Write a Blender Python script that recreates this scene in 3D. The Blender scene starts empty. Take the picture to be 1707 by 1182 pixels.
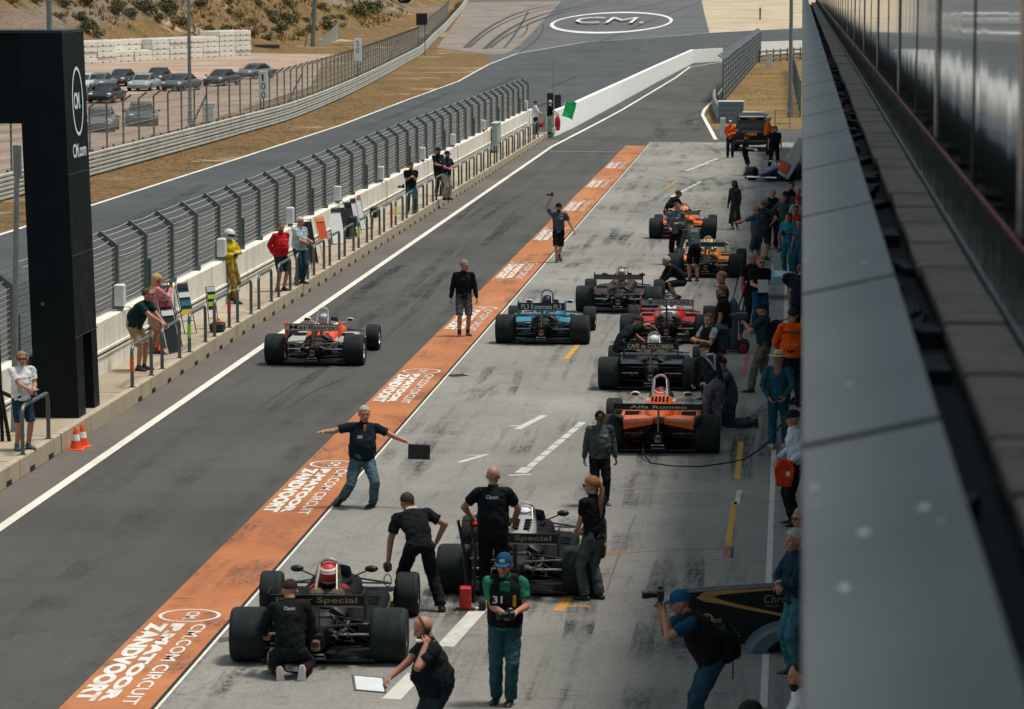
import bpy, bmesh, math, random
from mathutils import Vector, Matrix, noise
random.seed(7)
PI = math.pi
V = Vector
scene = bpy.context.scene
COL = scene.collection
# ------------------------------------------------------------------ camera model
FPX, W0, H0 = 5100.0, 1707.0, 1182.0
CAMZ = 8.1
_vx, _vy = 1320.0, -32.0
Yc = V((_vx - W0 / 2, H0 / 2 - _vy, -FPX)).normalized()
Zc = V((0, FPX, H0 / 2 - _vy)).normalized()
Xc = Yc.cross(Zc).normalized()
CAM = V((0, 0, CAMZ))
SLOPE, Y0S = 0.03, 340.0

def ray(px, py):
    c = V((px - W0 / 2, H0 / 2 - py, -FPX))
    return V((Xc.dot(c), Yc.dot(c), Zc.dot(c)))

def base_z(y):
    return SLOPE * (y - Y0S) if y > Y0S else 0.0

def at(px, py, z=0.0):
    """point of the ground (raised by z) seen at a place of the photograph"""
    d = ray(px, py)
    t = (z - CAMZ) / d.z if d.z < 0 else 1e9
    y = t * d.y
    if y > Y0S or t > 1e8:
        t = (z - SLOPE * Y0S - CAMZ) / (d.z - SLOPE * d.y)
    return CAM + d * t

def at_y(px, py, y):
    """point on the plane at distance y"""
    d = ray(px, py)
    return CAM + d * (y / d.y)

def lin(h):
    h = h.lstrip('#')
    r = []
    for i in (0, 2, 4):
        c = int(h[i:i + 2], 16) / 255
        r.append(c / 12.92 if c < .04045 else ((c + .055) / 1.055) ** 2.4)
    return tuple(r) + (1,)

# ------------------------------------------------------------------ materials
MATS = {}

class NT:
    def __init__(s, m):
        m.use_nodes = True
        s.t = m.node_tree
        s.n = s.t.nodes
        s.bsdf = s.n.get('Principled BSDF')
    def new(s, typ, **k):
        n = s.n.new(typ)
        for a, b in k.items():
            if a in ('inp',):
                for q, w in b.items():
                    n.inputs[q].default_value = w
            else:
                setattr(n, a, b)
        return n
    def link(s, a, b):
        s.t.links.new(a, b)
    def noise(s, vec, scale, detail=4, rough=.55):
        n = s.new('ShaderNodeTexNoise')
        n.inputs['Scale'].default_value = scale
        n.inputs['Detail'].default_value = detail
        n.inputs['Roughness'].default_value = rough
        if vec is not None:
            s.link(vec, n.inputs['Vector'])
        return n.outputs['Fac']
    def ramp(s, fac, stops):
        r = s.new('ShaderNodeValToRGB')
        e = r.color_ramp.elements
        while len(e) < len(stops):
            e.new(.5)
        for q, (p, c) in zip(e, stops):
            q.position = p
            q.color = c if len(c) == 4 else tuple(c) + (1,)
        s.link(fac, r.inputs['Fac'])
        return r.outputs['Color']
    def mix(s, fac, a, b, mode='MIX'):
        m = s.new('ShaderNodeMix', data_type='RGBA', blend_type=mode)
        for sock, v in ((m.inputs[0], fac), (m.inputs[6], a), (m.inputs[7], b)):
            if hasattr(v, 'is_output'):
                s.link(v, sock)
            else:
                sock.default_value = v
        return m.outputs[2]
    def mapped(s, vec, scale, rot=0):
        m = s.new('ShaderNodeMapping')
        m.inputs['Scale'].default_value = scale
        m.inputs['Rotation'].default_value = (0, 0, rot)
        s.link(vec, m.inputs['Vector'])
        return m.outputs[0]
    def pos(s):
        return s.new('ShaderNodeNewGeometry').outputs['Position']
    def objc(s):
        return s.new('ShaderNodeTexCoord').outputs['Object']
    def bump(s, h, strength, dist=.01):
        b = s.new('ShaderNodeBump')
        b.inputs['Strength'].default_value = strength
        b.inputs['Distance'].default_value = dist
        s.link(h, b.inputs['Height'])
        s.link(b.outputs[0], s.bsdf.inputs['Normal'])

def g(v):
    return (v, v, v, 1)

def mul(c, k):
    return (min(1, c[0] * k), min(1, c[1] * k), min(1, c[2] * k), 1)

def mat(name, col, rough=.6, metal=0., var=.18, scale=9., bump=.0, coat=0., spec=.5):
    """plain painted/cloth/metal surface with worn variation"""
    key = name
    if key in MATS:
        return MATS[key]
    if isinstance(col, str):
        col = lin(col)
    m = bpy.data.materials.new(name)
    t = NT(m)
    v = t.objc()
    f = t.noise(v, scale, 5, .6)
    c = t.ramp(f, [(.25, mul(col, 1 - var * 1.3)), (.75, mul(col, 1 + var))])
    t.link(c, t.bsdf.inputs['Base Color'])
    t.bsdf.inputs['Metallic'].default_value = metal
    r = t.ramp(t.noise(v, scale * 2.3, 3), [(.3, g(max(.03, rough - .08))), (.7, g(min(1, rough + .1)))])
    t.link(r, t.bsdf.inputs['Roughness'])
    t.bsdf.inputs['Specular IOR Level'].default_value = spec
    if coat:
        t.bsdf.inputs['Coat Weight'].default_value = coat
    if bump:
        t.bump(t.noise(v, scale * 6, 3), bump, .01)
    MATS[key] = m
    return m

def cmat(hexcol, kind='cloth'):
    key = kind + hexcol
    if key in MATS:
        return MATS[key]
    P = dict(cloth=dict(rough=.9, var=.42, scale=6, bump=.6, spec=.15),
             skin=dict(rough=.55, var=.12, scale=14, bump=.15, spec=.4),
             hair=dict(rough=.7, var=.35, scale=40, bump=.8, spec=.3),
             paint=dict(rough=.42, var=.16, scale=3, coat=.06, spec=.28),
             metal=dict(rough=.35, metal=.9, var=.2, scale=12),
             steel=dict(rough=.55, metal=.4, var=.2, scale=12),
             rubber=dict(rough=.75, var=.25, scale=10, bump=.25, spec=.3),
             plastic=dict(rough=.45, var=.1, scale=8),
             flat=dict(rough=.8, var=.08, scale=10, spec=.2))[kind]
    m = mat(key, lin(hexcol), **P)
    m.name = kind + '_' + hexcol.strip('#')
    return m

# ------------------------------------------------------------------ mesh builder
class MB:
    def __init__(s):
        s.v = []; s.f = []; s.m = []; s.mi = 0
    def mats(s, i):
        s.mi = i; return s
    def add(s, vs, fs):
        o = len(s.v)
        s.v += [tuple(p) for p in vs]
        s.f += [tuple(i + o for i in f) for f in fs]
        s.m += [s.mi] * len(fs)
        return s
    def box(s, c, d, rz=0, rx=0, ry=0, bev=0):
        """centre, full sizes"""
        M = Matrix.Rotation(rz, 3, 'Z') @ Matrix.Rotation(ry, 3, 'Y') @ Matrix.Rotation(rx, 3, 'X')
        c = V(c); h = V(d) / 2
        if bev <= 0:
            P = [(x, y, z) for z in (-1, 1) for x, y in ((-1, -1), (1, -1), (1, 1), (-1, 1))]
            vs = [c + M @ V((p[0] * h.x, p[1] * h.y, p[2] * h.z)) for p in P]
            return s.add(vs, [(3, 2, 1, 0), (4, 5, 6, 7), (0, 1, 5, 4), (1, 2, 6, 5), (2, 3, 7, 6), (3, 0, 4, 7)])
        b = min(bev, h.x * .95, h.y * .95, h.z * .95)
        rings = []
        for z, k in ((-h.z, 1), (-h.z + b, 0), (h.z - b, 0), (h.z, 1)):
            x, y = h.x - b * k, h.y - b * k
            q = []
            for sx, sy in ((-1, -1), (1, -1), (1, 1), (-1, 1)):
                bb = b * .7
                if sx * sy > 0:
                    q += [(sx * x, sy * (y - bb)), (sx * (x - bb), sy * y)] if sx < 0 else [(sx * x, sy * (y - bb)), (sx * (x - bb), sy * y)]
                else:
                    q += [(sx * (x - bb), sy * y), (sx * x, sy * (y - bb))]
            rings.append([c + M @ V((a, e, z)) for a, e in q])
        return s.rings(rings)
    def rings(s, R, caps=(True, True), closed=True):
        n = len(R[0]); vs = [p for r in R for p in r]; fs = []
        for i in range(len(R) - 1):
            for j in range(n if closed else n - 1):
                k = (j + 1) % n
                fs.append((i * n + j, i * n + k, (i + 1) * n + k, (i + 1) * n + j))
        if caps[0]: fs.append(tuple(range(n - 1, -1, -1)))
        if caps[1]: fs.append(tuple((len(R) - 1) * n + j for j in range(n)))
        return s.add(vs, fs)
    def tube(s, pts, r, n=8, caps=True):
        """pts polyline; r number or list"""
        pts = [V(p) for p in pts]
        rs = r if isinstance(r, (list, tuple)) else [r] * len(pts)
        R = []; up = None
        for i, p in enumerate(pts):
            a = pts[max(0, i - 1)]; b = pts[min(len(pts) - 1, i + 1)]
            t = (b - a)
            t = t.normalized() if t.length > 1e-9 else V((0, 0, 1))
            if up is None:
                up = V((0, 0, 1)) if abs(t.z) < .9 else V((1, 0, 0))
            x = t.cross(up)
            if x.length < 1e-6: x = t.cross(V((0, 1, 0)))
            x.normalize(); up = x.cross(t).normalized()
            R.append([p + (x * math.cos(2 * PI * k / n) + up * math.sin(2 * PI * k / n)) * rs[i] for k in range(n)])
        return s.rings(R, (caps, caps))
    def cap(s, p, q, r1, r2=None, n=12):
        """tapered capsule"""
        r2 = r1 if r2 is None else r2
        p, q = V(p), V(q); d = q - p; L = d.length
        t = d / L if L > 1e-6 else V((0, 0, 1))
        P = []; Rr = []
        for k in range(1, 4):
            a = PI / 2 * k / 4
            P.append(p - t * r1 * math.cos(a)); Rr.append(r1 * math.sin(a))
        P.append(p); Rr.append(r1); P.append(q); Rr.append(r2)
        for k in (3, 2, 1):
            a = PI / 2 * k / 4
            P.append(q + t * r2 * math.cos(a)); Rr.append(r2 * math.sin(a))
        return s.tube(P, Rr, n)
    def ell(s, c, r, n=12, M=None, m=None):
        m = m or n // 2 + 1
        c = V(c); R = []
        for i in range(1, m):
            a = PI * i / m
            z, q = -math.cos(a), math.sin(a)
            ring = []
            for j in range(n):
                b = 2 * PI * j / n
                p = V((q * math.cos(b) * r[0], q * math.sin(b) * r[1], z * r[2]))
                if M: p = M @ p
                ring.append(c + p)
            R.append(ring)
        return s.rings(R)
    def lathe(s, prof, c=(0, 0, 0), axis='Z', n=24, closed=False):
        """prof (r, h)"""
        c = V(c); R = []
        for r, h in prof:
            ring = []
            for j in range(n):
                a = 2 * PI * j / n
                x, y = r * math.cos(a), r * math.sin(a)
                ring.append(c + (V((x, y, h)) if axis == 'Z' else V((h, x, y)) if axis == 'X' else V((y, h, x))))
            R.append(ring)
        if closed: R.append(R[0]); return s.rings(R, (False, False))
        return s.rings(R)
    def poly(s, pts, z=None):
        return s.add([V(p) if z is None else V((p[0], p[1], z)) for p in pts], [tuple(range(len(pts)))])
    def prism(s, pts, d):
        """extrude planar polygon pts by vector d"""
        pts = [V(p) for p in pts]; d = V(d); n = len(pts)
        return s.rings([pts, [p + d for p in pts]])
    def build(s, name, mats, parent=None, smooth=False, loc=None, autosm=None):
        me = bpy.data.meshes.new(name)
        me.from_pydata(s.v, [], s.f)
        if not isinstance(mats, (list, tuple)): mats = [mats]
        for m in mats: me.materials.append(m)
        for p, i in zip(me.polygons, s.m): p.material_index = min(i, len(mats) - 1)
        bm = bmesh.new(); bm.from_mesh(me)
        bmesh.ops.recalc_face_normals(bm, faces=bm.faces)
        if smooth:
            ang = math.radians(38)
            for f in bm.faces: f.smooth = True
            for e in bm.edges:
                if len(e.link_faces) == 2 and e.calc_face_angle(0) > ang: e.smooth = False
        bm.to_mesh(me); bm.free()
        o = bpy.data.objects.new(name, me)
        COL.objects.link(o)
        if parent is not None: o.parent = parent
        if loc is not None: o.location = loc
        return o

def tag(o, label=None, cat=None, group=None, kind=None):
    if label: o['label'] = label
    if cat: o['category'] = cat
    if group: o['group'] = group
    if kind: o['kind'] = kind
    return o

def thing(name, label, cat, loc=(0, 0, 0), rz=0, group=None, scale=None):
    o = bpy.data.objects.new(name, None)
    o.empty_display_size = .2
    COL.objects.link(o)
    o.location = loc; o.rotation_euler = (0, 0, rz)
    if scale: o.scale = (scale,) * 3
    return tag(o, label, cat, group)

def dup(root, loc=None, rz=None, label=None, parent=None):
    r = root.copy(); COL.objects.link(r)
    if parent is not None: r.parent = parent
    if loc is not None: r.location = loc
    if rz is not None: r.rotation_euler = (0, 0, rz)
    if label: r['label'] = label
    for ch in list(root.children):
        dup(ch, parent=r)
    return r

def text_mb(mb, txt, O, X, Yv, h, w=None, thick=0.003, bold=0.0, squash=None):
    """lettering laid on a surface: O lower left, X reading direction, Yv up; h cap height; w total width"""
    cu = bpy.data.curves.new('lettering', 'FONT')
    cu.body = txt; cu.size = 1; cu.offset = bold; cu.extrude = 0
    cu.resolution_u = 3
    o = bpy.data.objects.new('lettering', cu)
    COL.objects.link(o)
    dg = bpy.context.evaluated_depsgraph_get()
    me = bpy.data.meshes.new_from_object(o.evaluated_get(dg))
    bpy.data.objects.remove(o); bpy.data.curves.remove(cu)
    xs = [v.co.x for v in me.vertices]; ys = [v.co.y for v in me.vertices]
    if not xs: return mb
    x0, x1, y0, y1 = min(xs), max(xs), min(ys), max(ys)
    W = w if w else h * (x1 - x0) / (y1 - y0)
    O, X, Yv = V(O), V(X).normalized(), V(Yv).normalized()
    N = X.cross(Yv)
    vs = [O + X * ((v.co.x - x0) / (x1 - x0) * W) + Yv * ((v.co.y - y0) / (y1 - y0) * h) + N * thick for v in me.vertices]
    mb.add(vs, [tuple(p.vertices) for p in me.polygons])
    bpy.data.meshes.remove(me)
    return mb

def ring_mb(mb, C, X, Yv, rx, ry, t, n=40, thick=.003):
    C, X, Yv = V(C), V(X), V(Yv); N = X.cross(Yv).normalized() * thick
    a = [C + X * (rx * math.cos(2 * PI * k / n)) + Yv * (ry * math.sin(2 * PI * k / n)) + N for k in range(n)]
    b = [C + X * ((rx - t) * math.cos(2 * PI * k / n)) + Yv * ((ry - t) * math.sin(2 * PI * k / n)) + N for k in range(n)]
    mb.rings([a, b], (False, False))
    return mb
# ================================================================== SETTING
def sstep(a, b, x):
    t = max(0., min(1., (x - a) / (b - a)))
    return t * t * (3 - 2 * t)

def dune(x, y):
    if x > -50 and y < 505: return 0.0
    foot = max(235, min(345, 345 + 3.4 * (x + 60)))
    h = sstep(-52, -74, x) * sstep(foot, foot + 75, y) * 9.0
    n = noise.noise(V((x / 17, y / 17, 1.3))) * .5 + noise.noise(V((x / 6, y / 6, 4.1))) * .22
    h *= 1 + n * .9
    far = sstep(505, 900, y) * (10 + 14 * noise.noise(V((x / 90, y / 90, 8.))))
    return max(0, h) + max(0, far)

def ter(x, y):
    return base_z(y) + dune(x, y)

def hit(px, py):
    """where a line of sight meets the hilly ground"""
    d = ray(px, py)
    t = 100 / d.y
    while t * d.y < 1500:
        p = CAM + d * t
        if p.z < ter(p.x, p.y): return V((p.x, p.y, ter(p.x, p.y)))
        t += .5 / d.y
    return at(px, max(py, 2))

def mat_ground():
    m = bpy.data.materials.new('dry_grass_ground'); t = NT(m)
    p = t.pos()
    big = t.noise(p, .045, 5, .6); mid = t.noise(p, .35, 6, .7); fine = t.noise(t.mapped(p, (2.6, 1.2, 2)), 1.2, 6, .75)
    grass = t.ramp(fine, [(.3, lin('#5c472c')), (.5, lin('#826747')), (.72, lin('#a18262'))])
    green = t.ramp(fine, [(.3, lin('#383c26')), (.7, lin('#6a6640'))])
    sand = t.ramp(fine, [(.3, lin('#b0947a')), (.7, lin('#d8c3a6'))])
    f1 = t.ramp(mid, [(.50, g(0)), (.62, g(.8))])
    c = t.mix(f1, grass, green)
    f2 = t.ramp(t.noise(p, .12, 5, .65), [(.58, g(0)), (.68, g(.8))])
    c = t.mix(f2, c, sand)
    c = t.mix(.5, c, t.ramp(big, [(.3, g(.72)), (.7, g(1.))]), 'MULTIPLY')
    # steep or bare hill road
    a, b = hit(0, 52), hit(240, 4)
    dx, dy = (b - a).x, (b - a).y; L = math.hypot(dx, dy)
    sp = t.new('ShaderNodeSeparateXYZ'); t.link(p, sp.inputs[0])
    def mth(op, x, y=None):
        n = t.new('ShaderNodeMath', operation=op)
        for i, q in enumerate((x, y)):
            if q is None: continue
            if hasattr(q, 'is_output'): t.link(q, n.inputs[i])
            else: n.inputs[i].default_value = q
        return n.outputs[0]
    u = mth('ADD', mth('MULTIPLY', mth('SUBTRACT', sp.outputs[0], a.x), -dy / L), mth('MULTIPLY', mth('SUBTRACT', sp.outputs[1], a.y), dx / L))
    u = mth('ABSOLUTE', mth('ADD', u, mth('MULTIPLY', mth('SUBTRACT', mid, .5), 3)))
    f3 = t.ramp(mth('DIVIDE', u, 10.), [(.10, g(.7)), (.24, g(0))])
    c = t.mix(f3, c, t.ramp(fine, [(.3, lin('#6a5f58')), (.7, lin('#94867a'))]))
    t.link(c, t.bsdf.inputs['Base Color'])
    t.bsdf.inputs['Roughness'].default_value = 1
    t.bsdf.inputs['Specular IOR Level'].default_value = .1
    t.bump(t.noise(p, 2.2, 6, .8), .8, .25)
    return m

def mat_surf(name, stops, lanes=None, scale=(1.4, .5, 1), speck=.12, marks=0., markc=(.015, .018, .02, 1), rough=.85, markscale=(1.6, .09, 1), mlo=.56, mhi=.68, wear=None, scuff=0):
    """asphalt or concrete laid on the ground, with wheel marks drawn out along the lane"""
    m = bpy.data.materials.new(name); t = NT(m); p = t.pos()
    n1 = t.noise(p, .16, 6, .6)
    c = t.ramp(n1, [(.28, stops[0]), (.5, stops[1]), (.74, stops[2])])
    st = t.noise(t.mapped(p, scale), 1.0, 6, .65)
    c = t.mix(.55, c, t.ramp(st, [(.3, g(.72)), (.7, g(1.08))]), 'MULTIPLY')
    gr = t.noise(p, 34, 3, .8)
    c = t.mix(speck * 4, c, t.ramp(gr, [(.32, g(.6)), (.68, g(1.25))]), 'MULTIPLY')
    if marks:
        k = t.noise(t.mapped(p, markscale, .04), 1.0, 5, .62)
        k = t.ramp(k, [(mlo, g(0)), (mhi, g(marks))])
        k2 = t.ramp(t.noise(p, .55, 4, .6), [(.42, g(0)), (.62, g(1))])
        k = t.mix(1., k, k2, 'MULTIPLY')
        k3 = t.ramp(t.noise(t.mapped(p, (1.6, .8, 1)), 9, 5, .85), [(.40, g(.08)), (.60, g(1))])
        k = t.mix(1., k, k3, 'MULTIPLY')
        c = t.mix(k, c, markc)
    if wear:
        w = t.ramp(t.noise(t.mapped(p, (.9, .5, 1)), 2.2, 6, .75), [(.55, g(0)), (.75, g(.7))])
        c = t.mix(w, c, wear)
    if scuff:
        q = t.noise(t.mapped(p, (.9, 7, 1)), 1.6, 4, .6)
        q = t.ramp(q, [(.60, g(0)), (.68, g(scuff))])
        q2 = t.ramp(t.noise(p, 1.1, 3, .6), [(.5, g(0)), (.6, g(1))])
        c = t.mix(t.mix(1., q, q2, 'MULTIPLY'), c, markc)
    # fine cracks
    vz = t.new('ShaderNodeTexVoronoi', feature='DISTANCE_TO_EDGE'); vz.inputs['Scale'].default_value = .22
    wob = t.new('ShaderNodeVectorMath', operation='ADD'); t.link(p, wob.inputs[0])
    ns = t.new('ShaderNodeTexNoise'); ns.inputs['Scale'].default_value = .9; ns.inputs['Detail'].default_value = 5; t.link(p, ns.inputs['Vector'])
    sc = t.new('ShaderNodeVectorMath', operation='SCALE'); sc.inputs['Scale'].default_value = 2.2; t.link(ns.outputs['Color'], sc.inputs[0]); t.link(sc.outputs[0], wob.inputs[1])
    t.link(wob.outputs[0], vz.inputs['Vector'])
    cr = t.ramp(vz.outputs['Distance'], [(.0, g(.55)), (.006, g(1))])
    c = t.mix(.5, c, cr, 'MULTIPLY')
    t.link(c, t.bsdf.inputs['Base Color'])
    t.bsdf.inputs['Roughness'].default_value = rough
    t.bsdf.inputs['Specular IOR Level'].default_value = .3
    t.bump(gr, .35, .006)
    return m

def L3(a, b, c): return [lin(a), lin(b), lin(c)]

M_ground = mat_ground()
M_track = mat_surf('track_asphalt', L3('#3f4245', '#484b4d', '#535454'), scale=(2.2, .04, 1), speck=.08, marks=.7, markscale=(1.1, .03, 1))
M_pit = mat_surf('pit_lane_asphalt', L3('#434240', '#4e4c49', '#595652'), scale=(1.4, .08, 1), speck=.14, marks=.8, markscale=(1.5, .05, 1), mlo=.5, mhi=.62, scuff=.4)
M_edgeasph = mat_surf('pale_pit_edge_asphalt', L3('#5a5550', '#67605a', '#716a63'), scale=(1.2, .2, 1), speck=.09)
M_apron = mat_surf('apron_concrete', L3('#787873', '#8b8882', '#9f9b93'), scale=(.7, .35, 1), speck=.2, marks=1., markscale=(2.6, .10, 1), mlo=.50, mhi=.60, scuff=.75, wear=lin('#6d6a66'))
M_run = mat_surf('runoff_asphalt', L3('#515355', '#5b5c5d', '#676564'), scale=(.35, .2, 1), speck=.04, marks=.4, markscale=(.25, .12, 1))
M_tan = mat_surf('tan_runoff_asphalt', L3('#786c66', '#85796f', '#92857a'), scale=(.3, .2, 1), speck=.04)
M_sand = mat_surf('gravel_trap_sand', L3('#a8967e', '#b8a68d', '#c6b69d'), scale=(.5, .5, 1), speck=.12, rough=1)
M_grav = mat_surf('car_park_gravel', L3('#8d7768', '#a58d7b', '#c2aa94'), scale=(.2, .35, 1), speck=.12, rough=1, marks=.35, markc=lin('#5a4a40'), markscale=(.06, .3, 1))
M_white = mat_surf('worn_white_line_paint', L3('#cfcabd', '#dedacd', '#e6e2d6'), scale=(2, 2, 1), speck=.06, wear=lin('#9a968c'))
M_whitew = mat_surf('badly_worn_white_paint', L3('#b9b7ae', '#c9c7be', '#d4d2c9'), scale=(2, 2, 1), speck=.1, wear=lin('#8a8882'))
M_orange = mat_surf('orange_pit_line_paint', L3('#a5633a', '#b47046', '#c08058'), scale=(.5, .9, 1), speck=.07, marks=1., markc=lin('#463630'), markscale=(2.2, .3, 1), mlo=.44, mhi=.60, scuff=.85, wear=lin('#a87f68'))
M_letter = mat_surf('white_letter_paint', L3('#c9c6be', '#dad7cf', '#e6e3dc'), speck=.06, wear=lin('#b9825c'), scuff=.4)
M_yellow = mat_surf('worn_yellow_paint', L3('#b38d3c', '#c49a45', '#cfa650'), speck=.1, wear=lin('#8f8263'))
M_yorange = mat_surf('worn_orange_line_paint', L3('#b9853c', '#c78f40', '#cf9a4c'), speck=.1, wear=lin('#99917f'))
M_dark = mat_surf('dark_joint', L3('#1b1d1e', '#242627', '#2d2f30'), speck=.1)
M_redt = mat_surf('faded_red_tape', L3('#a8544c', '#b25c52', '#bd6b60'), speck=.1)

def sheet(name, pts, off, m, kind='structure', extra=None):
    bm = bmesh.new()
    vs = [bm.verts.new((p[0], p[1], 0)) for p in pts]
    f = bm.faces.new(vs)
    if f.normal.z < 0: pass
    bmesh.ops.triangulate(bm, faces=bm.faces)
    bmesh.ops.bisect_plane(bm, geom=bm.verts[:] + bm.edges[:] + bm.faces[:], plane_co=(0, Y0S, 0), plane_no=(0, 1, 0))
    for v in bm.verts: v.co.z = base_z(v.co.y) + off
    bm.normal_update()
    for f in bm.faces:
        if f.normal.z < 0: f.normal_flip()
    me = bpy.data.meshes.new(name); bm.to_mesh(me); bm.free()
    me.materials.append(m)
    o = bpy.data.objects.new(name, me); COL.objects.link(o)
    if kind: o['kind'] = kind
    return o

def strip_pts(path, w):
    L, R = [], []
    for i, p in enumerate(path):
        a = V(path[max(0, i - 1)][:2]); b = V(path[min(len(path) - 1, i + 1)][:2])
        t = (b - a).normalized(); n = V((-t.y, t.x)) * (w / 2)
        q = V(p[:2]); L.append(q + n); R.append(q - n)
    return L, R

def strip(name, path, w, off, m, kind='structure'):
    L, R = strip_pts(path, w); mb = MB()
    # resample where the ground bends
    for i in range(len(path) - 1):
        q = [L[i], R[i], R[i + 1], L[i + 1]]
        cuts = [0, 1]
        y0, y1 = path[i][1], path[i + 1][1]
        if (y0 - Y0S) * (y1 - Y0S) < 0: cuts = [0, (Y0S - y0) / (y1 - y0), 1]
        for a, b in zip(cuts, cuts[1:]):
            c = [L[i].lerp(L[i + 1], a), R[i].lerp(R[i + 1], a), R[i].lerp(R[i + 1], b), L[i].lerp(L[i + 1], b)]
            mb.add([V((p.x, p.y, base_z(p.y) + off)) for p in c], [(0, 1, 2, 3)])
    o = mb.build(name, m)
    if kind: o['kind'] = kind
    return o

# ---- terrain
def terrain():
    xs = [-1500, -800, -400, -260, -190, -150] + [-130 + 1.6 * i for i in range(52)] + [-46.8, -20, 0, 30, 80, 200, 500, 1500]
    ys = [-120, 0, 100, 170, 225] + [230 + 2.2 * i for i in range(50)] + [340 + 2 * i for i in range(85)] + [520, 560, 620, 700, 900, 1400, 3000]
    ys = sorted(set(ys)); xs = sorted(set(xs))
    vs = [(x, y, ter(x, y)) for y in ys for x in xs]; n = len(xs)
    fs = [(j * n + i, j * n + i + 1, (j + 1) * n + i + 1, (j + 1) * n + i) for j in range(len(ys) - 1) for i in range(n - 1)]
    o = MB().add(vs, fs).build('ground', M_ground, smooth=True)
    o['kind'] = 'structure'
terrain()

E = [(-25.2, -60), (-25.2, 60), (-25.2, 110)] + [at(*p)[:2] for p in [(400, 264), (566, 210), (684, 165), (764, 136), (814, 108), (860, 90), (900, 83), (978, 70), (1100, 62), (1180, 55), (1337, 47)]]
E.append((E[-1][0] + 50, E[-1][1] + 12))
WB = [at(*p)[:2] for p in [(942, 222), (953, 214.6), (1037.6, 168.7), (1097, 136), (1156, 105), (1205, 102)]]
WR = [at(*p)[:2] for p in [(1266, 93), (1337, 90)]]
WR.append((WR[-1][0] + 50, WR[-1][1] + 6))
sheet('race_track', E + [WR[2], WR[1], WR[0]] + WB[::-1] + [(-13.72, 160), (-13.72, -60)], .010, M_track)
strip('track_edge_line', E, .17, .022, M_white)
P = lambda *a: [at(*p)[:2] for p in a]
run_l = P((728, 80), (757, 40), (780, 4)); run_l[-1] = run_l[-1]
sheet('runoff_area', run_l + [(-64, 512), (30, 520)] + P((1172, 2), (1174, 22), (1192, 54.2)) + [E[i] for i in range(12, 6, -1)] + P((822, 92)), .006, M_run)
sheet('tan_runoff', run_l + P((936, 2), (868, 74), (845, 89), (822, 91)), .014, M_tan)
sheet('gravel_trap', [(E[12][0] + .2, E[12][1])] + P((1174, 22), (1170, 1)) + [(-10, 520), (70, 530), (E[14][0], E[14][1] + .4), (E[13][0], E[13][1] + .4)], .014, M_sand)
sheet('car_park', [(-33, 105), (-33.5, 170), (-37, 235), (-46, 300), (-49, 338), (-62, 342), (-74, 300), (-90, 250), (-110, 180), (-110, 105)], .006, M_grav)
E2 = P((1209, 142), (1188.6, 168.7), (1174, 183.5), (1171, 192), (1184, 216))
sheet('pit_lane', [(-12.49, -60), (-12.49, 158)] + WB + P((1211, 120)) + E2 + [(9, at(1300, 213)[1]), (9, 154.7), (9, -60)], .008, M_pit)
M_verge = mat_surf('orange_dry_verge', L3('#64502f', '#81663c', '#98794b'), scale=(2.5, .5, 1), speck=.25, rough=1, marks=.6, markc=lin('#4f5230'), markscale=(.5, .15, 1), mlo=.46, mhi=.62, scuff=.6)
sheet('dry_verge', E2[:4] + [(-4.1, 160), (5.5, 160), (5.5, 324), (-3.9, 324), (WR[0][0], WR[0][1] - 4)] + P((1211, 112)), .007, M_verge)
sheet('pale_lane_edge', [(-12.48, -60), (-12.48, 158), (-11.74, 158), (-11.74, -60)], .012, M_edgeasph)
sheet('pit_apron', [(-7.06, -60), (-7.06, 154.7), (9, 154.7), (9, -60)], .014, M_apron)
WL = [(-11.65, -60), (-11.65, 60), (-11.65, 150)] + P((1000, 203.5), (1037, 183.5), (1126, 130), (1150, 112), (1205, 103.5))
strip('white_lane_line', WL, .17, .020, M_white)
strip('exit_edge_line', E2 + P((1193, 233)), .2, .020, M_white)
strip('orange_strip', [(-7.57, -60), (-7.57, 40), (-7.57, 100), (-7.57, 151)], 1.02, .019, M_orange)
strip('drain_joint', [(-7.035, -60), (-7.035, 151)], .035, .021, M_dark)
strip('pale_joint_line', [(-6.99, -60), (-6.99, 151)], .035, .021, M_white)

def mark(name, pts, w, m, z=.018):
    strip(name, P(*pts), w, z, m)
mark('cross_line', [(917, 252.5), (1037, 254)], .12, M_whitew, .0175)
mark('cross_line', [(940, 234), (957, 234)], .12, M_whitew, .0175)
for i in range(7):
    a = i / 7; b = (i + .8) / 7
    mark('worn_white_dash', [(1144 + 53.5 * a, 285.7 - 21.4 * a), (1144 + 53.5 * b, 285.7 - 21.4 * b)], .16, M_whitew)
    mark('worn_white_dash', [(1119 + 50 * a, 329 - 26 * a), (1119 + 50 * b, 329 - 26 * b)], .16, M_whitew)
mark('worn_yellow_mark', [(1105, 317), (1129, 302)], .1, M_yorange)
mark('white_arrow_mark', [(862, 717), (907, 694)], .14, M_whitew)
mark('white_arrow_mark', [(849, 712), (876, 711)], .08, M_whitew, .0185)
mark('white_arrow_mark', [(765, 772.5), (812, 759)], .10, M_whitew)
mark('white_arrow_mark', [(782, 761), (806, 760.6)], .06, M_whitew, .0185)
for i in range(9):
    a = i / 9; b = (i + .86) / 9
    mark('diagonal_white_line', [(872 + 101 * a, 789 - 85 * a), (872 + 101 * b, 789 - 85 * b)], .13, M_whitew)
mark('diagonal_white_line', [(848, 794), (886, 793)], .1, M_whitew, .0185)
mark('diagonal_white_line', [(868, 790), (880, 781)], .2, M_whitew, .019)
mark('wide_white_line', [(742, 1080), (802, 1014)], .22, M_whitew)
mark('wide_white_line', [(652, 1168), (694, 1125)], .22, M_whitew)
mark('yellow_bay_mark', [(930, 1021), (966, 975)], .14, M_yorange)
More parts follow.
